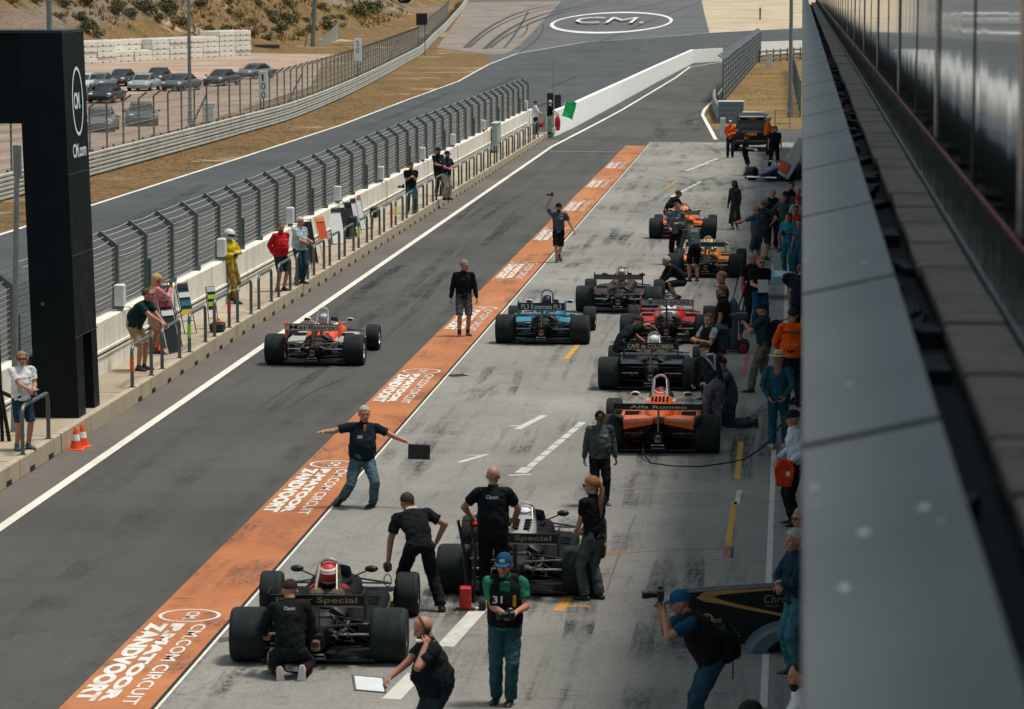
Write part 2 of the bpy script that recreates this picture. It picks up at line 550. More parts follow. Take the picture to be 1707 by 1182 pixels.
mark('yellow_bay_mark', [(944, 1013), (984, 1013)], .07, M_yorange, .0185)
mark('yellow_bay_mark', [(728, 952), (742, 946)], .10, M_yorange)
mark('yellow_bay_mark', [(943, 600), (967, 572)], .12, M_yellow)
mark('yellow_bay_mark', [(893, 612), (941, 601)], .05, M_yellow, .0185)
mark('yellow_bay_mark', [(1016, 926), (1050, 924)], .06, M_yorange)
mark('yellow_lane_line', [(1235, 738), (1229, 800)], .095, M_yellow)
mark('yellow_lane_line', [(1224, 838), (1213.5, 912)], .095, M_yellow)
mark('white_patch_line', [(1233, 818), (1228, 843)], .08, M_whitew)
mark('red_end_mark', [(1212, 913.5), (1209.5, 932)], .075, M_redt)
mark('dark_end_mark', [(1221, 913.5), (1219.5, 932)], .05, mat('navy_mark', '#2c3340', .8))
mark('thin_white_line', [(1060, 822), (1238, 818)], .02, M_whitew)
mark('thin_red_line', [(985, 926), (1212, 915)], .025, M_redt, .0172)
mark('thin_yellow_line', [(1035, 817), (1090, 815)], .04, M_yorange, .0173)
mark('white_bay_line', [(1273, 1182), (1290, 752)], .085, M_whitew)
mark('white_bay_line', [(1309, 560), (1312, 440)], .10, M_whitew)
mark('red_tape_strip', [(1240, 627), (1247, 594)], .085, M_redt)
mark('dark_patch', [(747, 628), (776, 626)], .35, M_dark)
mark('dark_patch', [(360, 1070), (392, 1066)], .22, mat_surf('asphalt_patch', L3('#4e4b48', '#585552', '#63605c'), speck=.1))
# tyre marks laid by cars
M_skid = mat('tyre_rubber_mark', '#3a3b3d', .8, var=.3, scale=3)
def arc(pts, w, n=10, m=M_skid, z=.024):
    a, b, c = [V(q) for q in P(*pts)]
    path = [tuple(a * (1 - t) ** 2 + b * 2 * t * (1 - t) + c * t * t) for t in [i / n for i in range(n + 1)]]
    strip('skid_mark', path, w, z, m)
for pts, w in [(((775, 80), (830, 22), (925, 8)), .5), (((782, 80), (836, 26), (935, 11)), .35), (((808, 82), (860, 28), (960, 12)), .6), (((818, 80), (868, 33), (990, 10)), .4),
               (((720, 30), (800, 60), (900, 4)), .1), (((840, 80), (860, 60), (880, 20)), .3), (((868, 86), (910, 60), (905, 40)), .25), (((830, 60), (880, 75), (880, 40)), .2),
               (((1000, 70), (1120, 20), (1165, 4)), .3), (((1010, 20), (1080, 14), (1110, 2)), .3), (((880, 40), (960, 8), (1010, 1)), .25)]:
    arc(pts, w, z=.026)
M_skid2 = mat('faint_tyre_mark', '#6b6964', .8, var=.3, scale=3)
random.seed(3)
for i in range(12):
    x = random.uniform(-6.6, -.3); y = random.uniform(34, 130); L = random.uniform(2, 7); dx = random.uniform(-.5, .5)
    w = random.uniform(.02, .05)
    path = [(x + dx * (t / 6) ** 2, y + L * t / 6) for t in range(7)]
    strip('skid_mark', path, w, .0165, M_skid2)
for i in range(10):
    x = random.uniform(-11.2, -8.4); y = random.uniform(40, 150); L = random.uniform(4, 14); dx = random.uniform(-.6, .6)
    path = [(x + dx * (t / 6) ** 2, y + L * t / 6) for t in range(7)]
    strip('skid_mark', path, random.uniform(.02, .06), .0165, mat('lane_tyre_mark', '#424140', .8, var=.3, scale=3))
def mat_smear(name, col, amt):
    m = bpy.data.materials.new(name); t = NT(m); p = t.pos()
    t.bsdf.inputs['Base Color'].default_value = lin(col); t.bsdf.inputs['Roughness'].default_value = .8
    a = t.ramp(t.noise(t.mapped(p, (7, .5, 1)), 1.5, 6, .75), [(.36, g(0)), (.66, g(amt))])
    b = t.ramp(t.noise(p, 14, 4, .8), [(.35, g(.25)), (.6, g(1))])
    sp = t.new('ShaderNodeSeparateXYZ'); t.link(t.new('ShaderNodeTexCoord').outputs['Generated'], sp.inputs[0])
    f = t.ramp(sp.outputs[1], [(0, g(0)), (.25, g(1)), (.7, g(1)), (1, g(0))])
    lo = t.ramp(t.noise(p, .5, 3, .6), [(.38, g(.15)), (.6, g(1))])
    t.link(t.mix(1., t.mix(1., t.mix(1., a, b, 'MULTIPLY'), f, 'MULTIPLY'), lo, 'MULTIPLY'), t.bsdf.inputs['Alpha'])
    return m
M_smear = mat_smear('rubber_smear', '#23282a', .95)
random.seed(17)
def smear(x, y, L, dx, w, z=.0168):
    path = [(x + dx * (t / 8) ** 1.6, y + L * t / 8) for t in range(9)]
    strip('tyre_smear', path, w, z, M_smear)
for i in range(34):
    x = random.uniform(-6.4, -.6); y = random.uniform(34, 60) if i < 20 else random.uniform(60, 125); L = random.uniform(3, 9); dx = random.uniform(-.5, .5)
    w = random.choice([.18, .28, .38]); z = .0160 + .0002 * (i % 8)
    smear(x, y, L, dx, w, z)
    if random.random() < .45: smear(x + random.choice([-.5, .45, 1.6]), y + random.uniform(-.5, 1), L * .8, dx, w, z + .0001)
for i in range(16):
    x = random.uniform(-5.5, .8); y = random.uniform(112, 146); smear(x, y, random.uniform(5, 12), random.uniform(-2.2, 2.2), .3, .0165 + .0001 * i)
for i in range(9):
    smear(random.uniform(-7.5, -4.4), random.uniform(158, 182), random.uniform(10, 26), random.uniform(-1.2, 1.5), .45, .0125 + .0002 * i)
for i in range(14):
    smear(random.uniform(-11.3, -8.3), random.uniform(42, 135), random.uniform(8, 22), random.uniform(-.4, .4), random.choice([.22, .35]), .0125 + .0002 * i)
for i in range(14):
    smear(random.uniform(-24, -15), random.uniform(80, 230), random.uniform(25, 70), random.uniform(-1.5, 1.5), .5, .0135 + .0003 * i)
# ---- lettering on the orange strip
def pit_letters():
    y = 38.0
    k = 0
    while y < 145:
        mb = MB(); z = .0215
        ring_mb(mb, (-7.60, y, z), (1, 0, 0), (0, 1, 0), .40, .40, .045, 36, .002)
        text_mb(mb, 'CM.', (-7.66, y + .24, z), (0, -1, 0), (1, 0, 0), .17, .5, .002, .02)
        if k < 9:
            y0 = y - .48
            text_mb(mb, 'ZANDVOORT', (-8.01, y0, z), (0, -1, 0), (1, 0, 0), .25, 4.25, .002, .06)
            text_mb(mb, 'P.MATOOR', (-7.72, y0 - .02, z), (0, -1, 0), (1, 0, 0), .17, 4.25, .002, .07)
            text_mb(mb, 'CM.COM CIRCUIT', (-7.44, y0 - .04, z), (0, -1, 0), (1, 0, 0), .18, 4.35, .002, .01)
        o = mb.build('painted_lettering', M_letter); o['kind'] = 'structure'
        y += 12.42; k += 1
pit_letters()
# logo painted on the far asphalt
mb = MB()
c0 = at(1021, 37); sx = FPX / c0.y
nn = 60
def _el(a_, b_): return [(a_ * math.cos(2 * PI * k / nn), b_ * math.sin(2 * PI * k / nn), SLOPE * b_ * math.sin(2 * PI * k / nn) + .03) for k in range(nn)]
mb.rings([_el(99 / sx, 34), _el(94 / sx, 29.5)], (False, False))
text_mb(mb, 'CM.', (-60 / sx, -9, 0), (1, 0, 0), (0, 1, SLOPE), 18, 116 / sx, .04, -.01)
o = mb.build('painted_oval_logo', M_letter, loc=(c0.x, c0.y, base_z(c0.y) + .02)); o['kind'] = 'structure'

# ---- platform of the pit wall
M_conc = mat_surf('pit_platform_concrete', L3('#8f8271', '#a89a86', '#bbae9a'), scale=(.8, .8, 1), speck=.1)
def mat_wall(name, base, dirt, amt=.6, rust=.35):
    m = bpy.data.materials.new(name); t = NT(m); p = t.pos()
    c = t.ramp(t.noise(p, 1.1, 6, .6), [(.3, mul(base, .86)), (.7, mul(base, 1.05))])
    st = t.noise(t.mapped(p, (3, 2.2, .25)), 1.3, 6, .7)
    c = t.mix(t.ramp(st, [(.52, g(0)), (.72, g(amt))]), c, dirt)
    r2 = t.noise(t.mapped(p, (2, .9, .2)), 1.7, 5, .7)
    c = t.mix(t.ramp(r2, [(.6, g(0)), (.75, g(rust))]), c, lin('#8a5a34'))
    c = t.mix(.4, c, t.ramp(t.noise(p, 18, 4, .8), [(.3, g(.7)), (.7, g(1.1))]), 'MULTIPLY')
    t.link(c, t.bsdf.inputs['Base Color']); t.bsdf.inputs['Roughness'].default_value = .85
    t.bump(t.noise(p, 9, 5, .7), .25, .01)
    return m
M_kerbc = mat_wall('stained_kerb_concrete', lin('#b4a68f'), lin('#8a7558'), .65, .5)
M_wall = mat_wall('whitewashed_wall', lin('#ebe6da'), lin('#b3a58c'), .6, .3)
M_pure = mat('white_barrier_paint', '#fdfcf8', .6, var=.03, scale=.6)
M_slot = mat('dark_slot', '#16191a', .9)

plat = thing('pit_wall_platform', 'long raised concrete platform with drain slots beside the white pit lane line', 'platform', (0, 0, 0))
mb = MB()
def pslab(x0, x1, y0, y1, z0, z1): mb.box(((x0 + x1) / 2, (y0 + y1) / 2, (z0 + z1) / 2), (x1 - x0, y1 - y0, z1 - z0), bev=.012)
pslab(-13.6, -12.62, -20, 158, 0, .325)
mb.build('deck', M_conc, plat)
mb = MB(); sl = MB(); 
yy = 30.0
blocks = []
y = 51.4 - 2.83 * 12
while y < 157:
    if 51.2 < y + .2 < 57.0:
        y += 2.83; continue
    blocks.append((y, y + 2.8)); y += 2.83
for a, b in blocks:
    mb.box((-12.555, (a + b) / 2, .166), (.128, b - a, .332), bev=.012)
    for q in (.28, .74):
        MB().box((-12.489, a + (b - a) * q, .05), (.02, .30, .10)).build('drain_slot', M_slot, plat)
mb.box((-12.552, 54.3, .168), (.13, 5.75, .336), bev=.01)
mb.build('kerb_face', M_kerbc, plat)
pass
yy = 20
while yy < 158:
    MB().box((-13.1, yy, .3265), (.95, .03, .003)).build('deck_joint', mat('joint_dirt', '#5f5445', .9), plat); yy += 2.83

wall = thing('pit_wall', 'low stained white concrete wall between the pit platform and the race track', 'wall')
mb = MB(); rail = MB()
y = 20.0
while y < 159:
    mb.box((-13.72, y + 1.41, .70), (.30, 2.80, 1.40), bev=.02)
    y += 2.83
mb.build('wall_panels', M_wall, wall)
rail.box((-13.555, 89, .80), (.04, 138, .06), bev=.008)
rail.box((-13.56, 89, .70), (.03, 138, .03))
rail.build('conduit', M_wall, wall)
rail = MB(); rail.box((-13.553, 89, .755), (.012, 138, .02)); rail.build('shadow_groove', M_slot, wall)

# ---- debris fence on the pit wall
M_post = mat('grey_fence_post_paint', '#5f6c6c', .55, .3, var=.2)
M_wire = mat('galvanised_wire', '#c9bfb0', .5, .3, var=.1)
def mat_mesh(name, col, alpha, sx=30.):
    m = bpy.data.materials.new(name); t = NT(m)
    t.link(t.ramp(t.noise(t.objc(), .8, 3), [(.3, mul(lin(col), .85)), (.7, mul(lin(col), 1.1))]), t.bsdf.inputs['Base Color'])
    t.bsdf.inputs['Roughness'].default_value = .7
    t.bsdf.inputs['Alpha'].default_value = alpha
    return m
M_mesh = mat_mesh('fine_wire_mesh', '#8d8377', .15)
M_mesh2 = mat_mesh('dense_wire_mesh', '#8f8a82', .38)
fence = thing('debris_fence', 'curved-top grey wire fence standing on the pit wall', 'fence')
ys = []
y = 61.56 - 2.83 * 8
while y < 163: ys.append(y); y += 2.83
FX = -13.76
for i, y in enumerate(ys):
    p = MB()
    def bar(a, b, w, d):
        a, b = V(a), V(b); t = (b - a).normalized(); n = V((t.z, 0, -t.x)) * (w / 2); m_ = V((0, d / 2, 0))
        p.rings([[a - n - m_, a + n - m_, a + n + m_, a - n + m_], [b - n - m_, b + n - m_, b + n + m_, b - n + m_]])
    bar((FX, y, 1.38), (FX, y, 2.72), .13, .11)
    bar((FX, y, 2.70), (FX - .34, y, 2.97), .12, .10)
    p.box((FX + .03, y, 1.46), (.16, .16, .10))
    p.build('fence_post', M_post, fence)
    if i % 4 == 1:
        MB().box((FX + .09, y + .09, 1.78), (.07, .10, .82)).build('tension_box', M_post, fence)
for z in [1.48 + .1 * k for k in range(13)] + [('t', k) for k in (.33, .66, 1)]:
    w = MB()
    for a, b in zip(ys, ys[1:]):
        pts = []
        ph = random.uniform(-.035, .035)
        for k in range(6):
            t = k / 5; sag = (4 * t * (1 - t))
            if isinstance(z, tuple): x, zz = FX - .34 * z[1], 2.72 + .25 * z[1]
            else: x, zz = FX + .0, z
            pts.append((x - .01 + sag * ph, a + (b - a) * t, zz - sag * abs(ph) * .9))
        w.tube(pts, .007, 4)
    w.build('wire', M_wire, fence)
w = MB()
for a, b in zip(ys, ys[1:]):
    w.add([(FX + .012, a, 1.42), (FX + .012, b, 1.42), (FX + .012, b, 2.7), (FX + .012, a, 2.7)], [(0, 1, 2, 3)])
w.build('mesh_panel', M_mesh, fence)

# ---- tubular hoops on the platform edge
M_hoop = mat('grey_hoop_steel', '#5d6463', .5, .35, var=.2)
def hoop_mb(W=1.78, H=.80):
    p = MB(); r = .16; pts = [(0, 0, 0), (0, 0, H - r)]
    for k in range(1, 5):
        a = PI / 2 * k / 4; pts.append((0, r - r * math.cos(a), H - r + r * math.sin(a)))
    for k in range(0, 5):
        a = PI / 2 * k / 4; pts.append((0, W - r + r * math.sin(a), H - r + r * math.cos(a)))
    pts.append((0, W, 0))
    p.tube(pts, .036, 8)
    p.mats(0)
    for yy in (0, W): p.box((0, yy, .006), (.12, .12, .012))
    return p
h0 = None
hn = 0
tapes = {1: ('#d8622e', 0, 1), 3: ('#8fd65a', 0, 1), 4: ('#c2375f', 1, 1), 12: ('#93d46a', 0, .6), 15: ('#d6e04a', 0, .6), 14: ('#a8433a', 1, .6)}
for i, y in enumerate([49.0 + 2.83 * k for k in range(37)]):
    if i in (1, 2): continue
    k = i - 2
    lab = 'grey tubular steel hoop fixed on the edge of the pit wall platform'
    tp = tapes.get(k)
    names = {1: 'grey steel hoop with a band of orange tape, first beyond the black tower', 3: 'grey steel hoop with bright green tape, in front of the leaning pit boards',
             4: 'grey steel hoop with pink tape on its far post beside the small black box', 12: 'grey steel hoop with green tape, beyond the row of stacked pit boards',
             15: 'grey steel hoop with yellow green tape, at the feet of the photographer in jeans', 14: 'grey steel hoop with dull red tape on its far post'}
    lab = names.get(k, lab)
    if h0 is None:
        h0 = hoop_mb().build('steel_hoop', M_hoop, smooth=True); o = h0
    elif tp is None:
        o = h0.copy(); COL.objects.link(o)
    else:
        o = h0.copy(); COL.objects.link(o)
        t_ = MB(); t_.tube([(0, 1.78 * tp[1], .30), (0, 1.78 * tp[1], .60)], .041, 8)
        q = t_.build('tape_band', mat('tape' + tp[0], tp[0], .6), o)
    o.location = (-12.56, y, .332)
    tag(o, lab, 'barrier', None if tp else 'steel hoops along the platform edge')

# ---- white boxes on the wall
M_wbox = mat('white_box_paint', '#d4d8d8', .45, var=.06)
cab = mat('beige_cable', '#a58c6c', .8)
bx0 = None
for j, y in enumerate([at_y(184, 500, 61.3)[1]] + [72.6, 82.8, 91.6, 101.5, 113.2, 123.5, 136, 158]):
    if bx0 is None:
        r = thing('signal_box', 'white box with a beige cable mounted on top of the pit wall', 'box', (-13.62, y, 1.42), 0, 'white boxes along the pit wall')
        MB().box((0, 0, .30), (.20, .24, .44), bev=.02).build('housing', M_wbox, r)
        MB().box((0, 0, .05), (.12, .14, .10)).build('foot', M_post, r)
        MB().tube([(.05, .1, .04), (.13, .3, .03), (.16, .36, -.1), (.165, .33, -.4), (.165, .30, -.75)], .012, 6).build('cable', cab, r)
        bx0 = r
    else:
        dup(bx0, (-13.62, y, 1.42))

# ---- start tower
M_blk = mat('black_cladding', '#081318', .5, var=.35, scale=1.2, spec=.18)
M_blk2 = mat('black_cladding_edge', '#3a464a', .5, var=.2, scale=1.2)
tow = thing('start_gantry_tower', 'tall black clad gantry tower with round white logo beside the pit lane', 'tower', (-12.62, 53.3, .332))
LS = -.028
def shx(x, z): return x + LS * z
def tprism(mb, x0, x1, y0, y1, z0, z1):
    mb.rings([[(shx(x0, z), y0, z), (shx(x1, z), y0, z), (shx(x1, z), y1, z), (shx(x0, z), y1, z)] for z in (z0, z1)])
mb = MB()
tprism(mb, -.80, 0, 0, .55, 0, 6.85)
tprism(mb, -.80, -.02, 1.32, 1.75, 0, 6.85)
tprism(mb, -.80, -.25, .55, 1.32, 0, 6.85)
tprism(mb, -.25, 0, .55, 1.32, 1.45, 6.85)
mb.build('column', M_blk, tow)
mb = MB(); tprism(mb, -.30, -.24, .56, 1.31, .1, 1.4); mb.build('recess_panel', mat('grey_recess', '#8d8f8c', .7), tow)
for z in (1.44, 2.9, 4.35):
    MB().box((shx(.002, z), .875, z), (.008, 1.75, .012)).build('seam', M_blk2, tow)
mb = MB(); tprism(mb, -13, -.78, .1, 1.6, 5.25, 6.85); mb.build('gantry_beam', M_blk, tow)
tprism(MB(), 0, 1, 0, 1, 0, 1)
mb = MB(); tprism(mb, -13, .005, -.005, 1.76, 6.85, 6.90); mb.build('top_trim', mat('dark_trim', '#24292b', .5), tow)
mb = MB(); mb.tube([(-.58, .7, 6.85), (-.60, .7, 12)], .05, 10); mb.tube([(-.58, .7, 7.4), (-.58, .7, 7.43)], .056, 10); mb.build('mast', mat('galvanised_steel', '#8f9492', .45, .5), tow)
M_logo = mat('white_logo_paint', '#e4e6e4', .5, var=.04)
mb = MB()
zx = 5.62; N = V((0, 1, 0)); U = V((LS, 0, 1)).normalized()
ring_mb(mb, (shx(.002, zx), .95, zx), N, U, .42, .62, .06, 40, .006); mb.build('oval_outline', M_logo, tow); mb = MB()
text_mb(mb, 'CM', (shx(.002, zx - .14), .66, zx - .14), N, U, .30, .42, .006, .03)
text_mb(mb, 'CM.com', (shx(.002, 4.62), .42, 4.62), N, U, .25, 1.02, .006, .02)
mb.build('lettering', M_logo, tow)
mb = MB(); mb.box((shx(.006, zx - .1), 1.14, zx - .1), (.006, .06, .06)); mb.build('blue_dot', mat('blue_dot', '#5fb4d8', .5), tow)
mb = MB(); mb.lathe([(.035, 0), (.035, .02), (.02, .03)], (-.62, -.03, 2.05), 'Y', 12); mb.build('bolt', M_hoop, tow)

# galvanised pole in front of the tower
pl = thing('steel_pole', 'leaning galvanised pole with a flat head plate in front of the black tower', 'pole', (-13.25, 51.6, .33))
MB().tube([(-.12, 0, 0), (.02, 0, 4.6)], [.06, .045], 12).build('shaft', mat('galvanised_steel', '#8f9492'), pl, True)
MB().box((.03, 0, 4.7), (.14, .05, .55), bev=.01).build('head_plate', mat('galvanised_steel', '#8f9492'), pl)

# two cones
M_cone = mat('orange_cone_plastic', '#e8501c', .5, var=.1)
M_coneb = mat('white_reflective_band', '#e9e3dc', .5)
for j, (px, py, lab) in enumerate([(127, 750, 'orange and white traffic cone at the kerb, the nearer of two'), (138, 745.5, 'orange and white traffic cone behind the nearer one at the kerb')]):
    q = at(px, py)
    r = thing('traffic_cone', lab, 'cone', q, .2 * j)
    MB().box((0, 0, .015), (.28, .28, .03), bev=.01).build('base', M_cone, r)
    MB().lathe([(.105, .03), (.074, .17)], n=20).build('lower_body', M_cone, r, True)
    MB().lathe([(.075, .17), (.052, .28)], n=20).build('band', M_coneb, r, True)
    MB().lathe([(.053, .28), (.03, .40), (.022, .41), (.0, .41)], n=20).build('upper_body', M_cone, r, True)

# ---- white pit exit wall
def wallpath(name, path, h, w, m, label, cat='wall'):
    L, R = strip_pts(path, w); mb = MB()
    Rg = []
    for (p, l, r) in zip(path, L, R):
        z = base_z(p[1]); Rg.append([(l.x, l.y, z), (r.x, r.y, z), (r.x, r.y, z + h), (l.x, l.y, z + h)])
    mb.rings(Rg); o = mb.build(name, m); tag(o, label, cat); return o
wp = [(-12.35, 158.5)] + [tuple(q) for q in WB[1:]]
wallpath('pit_exit_wall', [(p[0] - .12, p[1]) for p in wp], 1.32, .28, M_pure, 'bright white concrete wall curving along the pit exit')
wallpath('far_white_wall', [(p[0], p[1]) for p in WR], 1.5, .3, M_pure, 'bright white wall beyond the grey fence on the right')
# green part of the wall and flag later
gp = at(946, 226)

# ---- outfield barrier
AP = [(-29.0, -40), (-29.0, 60)] + P((133, 300), (400, 225), (510, 190), (619, 139), (711, 83), (749, 44), (779, 1)) + [(-60, 540)]
def smooth_path(pts, n=5):
    out = []
    for i in range(len(pts) - 1):
        p0 = V(pts[max(0, i - 1)][:2]); p1 = V(pts[i][:2]); p2 = V(pts[i + 1][:2]); p3 = V(pts[min(len(pts) - 1, i + 2)][:2])
        for k in range(n):
            t = k / n
            out.append(tuple(.5 * ((2 * p1) + (-p0 + p2) * t + (2 * p0 - 5 * p1 + 4 * p2 - p3) * t * t + (-p0 + 3 * p1 - 3 * p2 + p3) * t ** 3)))
    out.append(tuple(pts[-1][:2])); return out
AP2 = [AP[0], AP[1]] + smooth_path(AP[2:], 6)
def resample(path, step):
    out = [V(path[0])]; acc = 0
    for a, b in zip(path, path[1:]):
        a, b = V(a), V(b); L = (b - a).length; t = step - acc
        while t <= L:
            out.append(a + (b - a) * (t / L)); t += step
        acc = (acc + L) % step
    return out
arm = thing('crash_barrier', 'long triple rail steel crash barrier curving between dry grass and the wire fence', 'barrier')
M_arm = mat('weathered_galvanised_rail', '#b5b3a9', .55, .15, var=.22, scale=.8)
M_armp = mat('barrier_post', '#6d6a60', .8, .1)
prof = [(-.02, .30), (.05, .27), (.05, .20), (-.01, .16), (.05, .11), (.05, .04), (-.02, .01)]
for lv in range(3):
    mb = MB(); Rg = []
    for i, p in enumerate(AP2):
        a = V(AP2[max(0, i - 1)]); b = V(AP2[min(len(AP2) - 1, i + 1)]); t = (b - a).normalized(); n = V((t.y, -t.x))
        z = base_z(p[1]) + .04 + lv * .335
        Rg.append([(p[0] + n.x * q[0], p[1] + n.y * q[0], z + q[1]) for q in prof] + [(p[0] - n.x * .05, p[1] - n.y * .05, z + .01), (p[0] - n.x * .05, p[1] - n.y * .05, z + .30)][::1])
    mb.rings(Rg); mb.build('rail', M_arm, arm)
pp = [p for p in resample(AP2, 2.0) if 105 < p.y < 460]
mb = MB()
for p in pp: mb.box((p.x - .1, p.y, base_z(p.y) + .55), (.08, .1, 1.1))
o = mb.build('barrier_posts', M_armp, arm); o['kind'] = 'stuff'

# ---- tall wire fence behind it
fn = thing('track_fence', 'tall grey wire fence with bent tops behind the crash barrier', 'fence')
FP = [(p[0] - .75, p[1]) for p in AP2]
fpts = [p for p in resample(FP, 3.3) if 100 < p.y < 425][:100]
def fence_line(root, pts, H, bend, m_post, m_mesh, wires=True):
    top = []; side = 1
    for i, p in enumerate(pts):
        a = pts[max(0, i - 1)]; b = pts[min(len(pts) - 1, i + 1)]; t = (b - a).normalized(); n = V((t.y, -t.x)) * bend[0]
        z = base_z(p.y)
        mb = MB(); mb.tube([(p.x, p.y, z), (p.x, p.y, z + H), (p.x + n.x, p.y + n.y, z + H + bend[1])], .045, 4)
        mb.build('fence_post', m_post, root)
        top.append((p, n, z))
    w = MB()
    for (p, n, z), (q, n2, z2) in zip(top, top[1:]):
        w.add([(p.x, p.y, z), (q.x, q.y, z2), (q.x, q.y, z2 + H), (p.x, p.y, z + H)], [(0, 1, 2, 3)])
        w.add([(p.x, p.y, z + H), (q.x, q.y, z2 + H), (q.x + n2.x, q.y + n2.y, z2 + H + bend[1]), (p.x + n.x, p.y + n.y, z + H + bend[1])], [(0, 1, 2, 3)])
    w.build('mesh_panel', m_mesh, root)
    if wires:
        w = MB()
        for k in range(8):
            zz = .3 + (H - .3) * k / 7
            w.tube([(p.x + .02, p.y, z + zz + random.uniform(-.04, .04)) for p, n, z in top], .014, 3)
        w.build('wires', mat('fence_wire_dark', '#8d8880', .6, .2), root)
fence_line(fn, fpts, 2.75, (.38, .30), mat('dark_fence_post', '#69726f', .6, .2), M_mesh2)
for i in (16, 27, 45, 60):
    if i < len(fpts):
        p = fpts[i]; MB().tube([(p.x - 1.2, p.y + .2, 0), (p.x, p.y, 2.3)], .06, 5).build('brace', mat('dark_fence_post', '#4c5654'), fn)
# distance boards
M_board = mat('white_sign_board', '#f6f8f8', .5, var=.04); M_ink = mat('black_sign_ink', '#15191b', .5)
def board(px, py_c, y, w, h, txt, lab):
    q = at_y(px, py_c, y)
    r = thing('distance_board', lab, 'sign', (q.x, q.y, q.z - h / 2), math.radians(2))
    MB().box((0, 0, h / 2), (w, .05, h), bev=.01).build('panel', M_board, r)
    mb = MB(); n = len(txt); ch = .155 * h if n == 2 else .215 * h
    ch = .40 if n == 2 else .40
    for i, c_ in enumerate(txt):
        text_mb(mb, c_, (-.12 if c_ != '1' else -.08, -.027, h - .17 - (i + 1) * ch - i * .09), (1, 0, 0), (0, 0, 1), ch, .23 if c_ != '1' else .10, .002, .0)
    mb.build('lettering', M_ink, r)
    MB().tube([(0, .06, -1.2), (0, .06, h - .1)], .04, 6).build('support', M_post, r)
board(439, 141, 171, .50, 1.55, '100', 'white board reading 100 downwards on the wire fence')
board(596.5, 83, 226, .56, 1.65, '50', 'white board reading 50 downwards, further along the wire fence')
q = at_y(703, 32, 330)
r = thing('black_board', 'black square board standing above the far end of the wire fence', 'sign', (q.x, q.y, base_z(q.y)))
MB().box((0, 0, q.z - base_z(q.y)), (1.2, .08, 1.25), bev=.02).build('panel', mat('black_board_face', '#10191c', .6), r)
MB().tube([(-.35, .05, 0), (-.35, .05, q.z)], .05, 6).build('leg', M_post, r)
MB().tube([(.35, .05, 0), (.35, .05, q.z)], .05, 6).build('leg', M_post, r)

# ---- stacked plastic barrier blocks
M_bw = mat('white_plastic_block', '#d9d3c6', .6, var=.14, scale=1.5)
a, b = at(122, 107), at(411, 92)
levels = [4, 4, 4, 4, 4, 4, 4, 4, 5, 5]
nst = 10; blk0 = None
dirv = (b - a); Lw = dirv.length; ang = math.atan2(dirv.y, dirv.x)
# blocks face the camera: long side along the row
for i in range(nst):
    c = a + dirv * ((i + .5) / nst)
    for lv in range(levels[i]):
        for row in (0, 1):
            if row == 1 and (lv < levels[i] - 1): continue
            if row == 0 and i in (2, 3) and lv >= 2: zr = 1.2
            else: zr = 0
            loc = V((c.x, c.y, lv * .55)) + V((-math.sin(ang), math.cos(ang), 0)) * (1.3 * row + zr + random.uniform(-.06, .06))
            if blk0 is None:
                r = thing('barrier_block', 'white plastic barrier block in the long stacked row below the dune', 'barrier block', loc, ang, 'white barrier blocks stacked below the dune')
                wblk = Lw / nst * .965
                m_ = MB().box((0, 0, .26), (wblk, 1.15, .52), bev=.03)
                for k in range(5): m_.box((-wblk / 2 + wblk * (k + .5) / 5, 0, .545), (.16, .7, .07), bev=.02)
                m_.build('body', M_bw, r)
                m_ = MB()
                for k in (.3, .7): m_.box((-wblk / 2 + wblk * k, -.575, .07), (.3, .02, .09))
                m_.build('fork_slots', M_slot, r)
                blk0 = r; wb_ = wblk
            else: dup(blk0, loc)

# ---- lamp posts and far poles
M_galv = mat('lamp_post_steel', '#808684', .5, .4)
for px, py, yy, rad, lab in [(317, 210, None, .11, 'tall grey lamp post rising in front of the parked cars'), (1317, 196, None, .13, 'tall grey lamp post behind the off road car')]:
    q = at(px, py)
    r = thing('lamp_post', lab, 'lamp post', q)
    MB().tube([(0, 0, 0), (0, 0, .9)], rad * 1.25, 12).build('base', M_galv, r, True)
    MB().tube([(0, 0, .9), (0, 0, 14)], [rad, rad * .6], 12).build('pole', M_galv, r, True)
    MB().tube([(0, 0, 14), (0, -.5, 14.3), (0, -1.6, 14.4)], .05, 8).build('arm', M_galv, r)
    MB().box((0, -1.9, 14.4), (.25, .7, .12), bev=.04).build('lamp_head', M_galv, r)
q = hit(521, 78)
r = thing('wooden_pole', 'weathered pole with a slanting brace below the dune', 'pole', q)
MB().tube([(0, 0, 0), (.5, 0, 8)], .25, 8).build('shaft', M_galv, r)
MB().tube([(-.9, 0, 0), (.3, 0, 5.5)], .08, 6).build('brace', M_galv, r)
q0, q1 = hit(527, 80), hit(565, 66)
mb = MB(); 
mb.add([(q0.x, q0.y, q0.z - .2), (q1.x, q1.y, q1.z - .3), (q1.x, q1.y, q1.z + 2.2), (q0.x, q0.y, q0.z + .2)], [(0, 1, 2, 3)])
mb.prism([(q1.x - .05, q1.y, q1.z - .3), (q1.x + .05, q1.y, q1.z - .3), (q1.x + .05, q1.y, q1.z + 2.2), (q1.x - .05, q1.y, q1.z + 2.2)], (0, .1, 0))
tag(mb.build('grey_screen', mat('grey_screen', '#8e8b84', .7)), 'grey sloping screen at the foot of the dune behind the fence', 'screen')
mb = MB().box((0, 0, .25), (3.0, .9, .5), bev=.05); q = at(445, 81)
tag(mb.build('low_bench', mat('old_timber', '#5e4f42', .9), loc=q), 'low dark timber bench at the end of the white barrier blocks', 'bench')
q = at(348, 205)
r = thing('utility_cabinet', 'small white cabinet behind the wire fence beside the lamp post', 'cabinet', q)
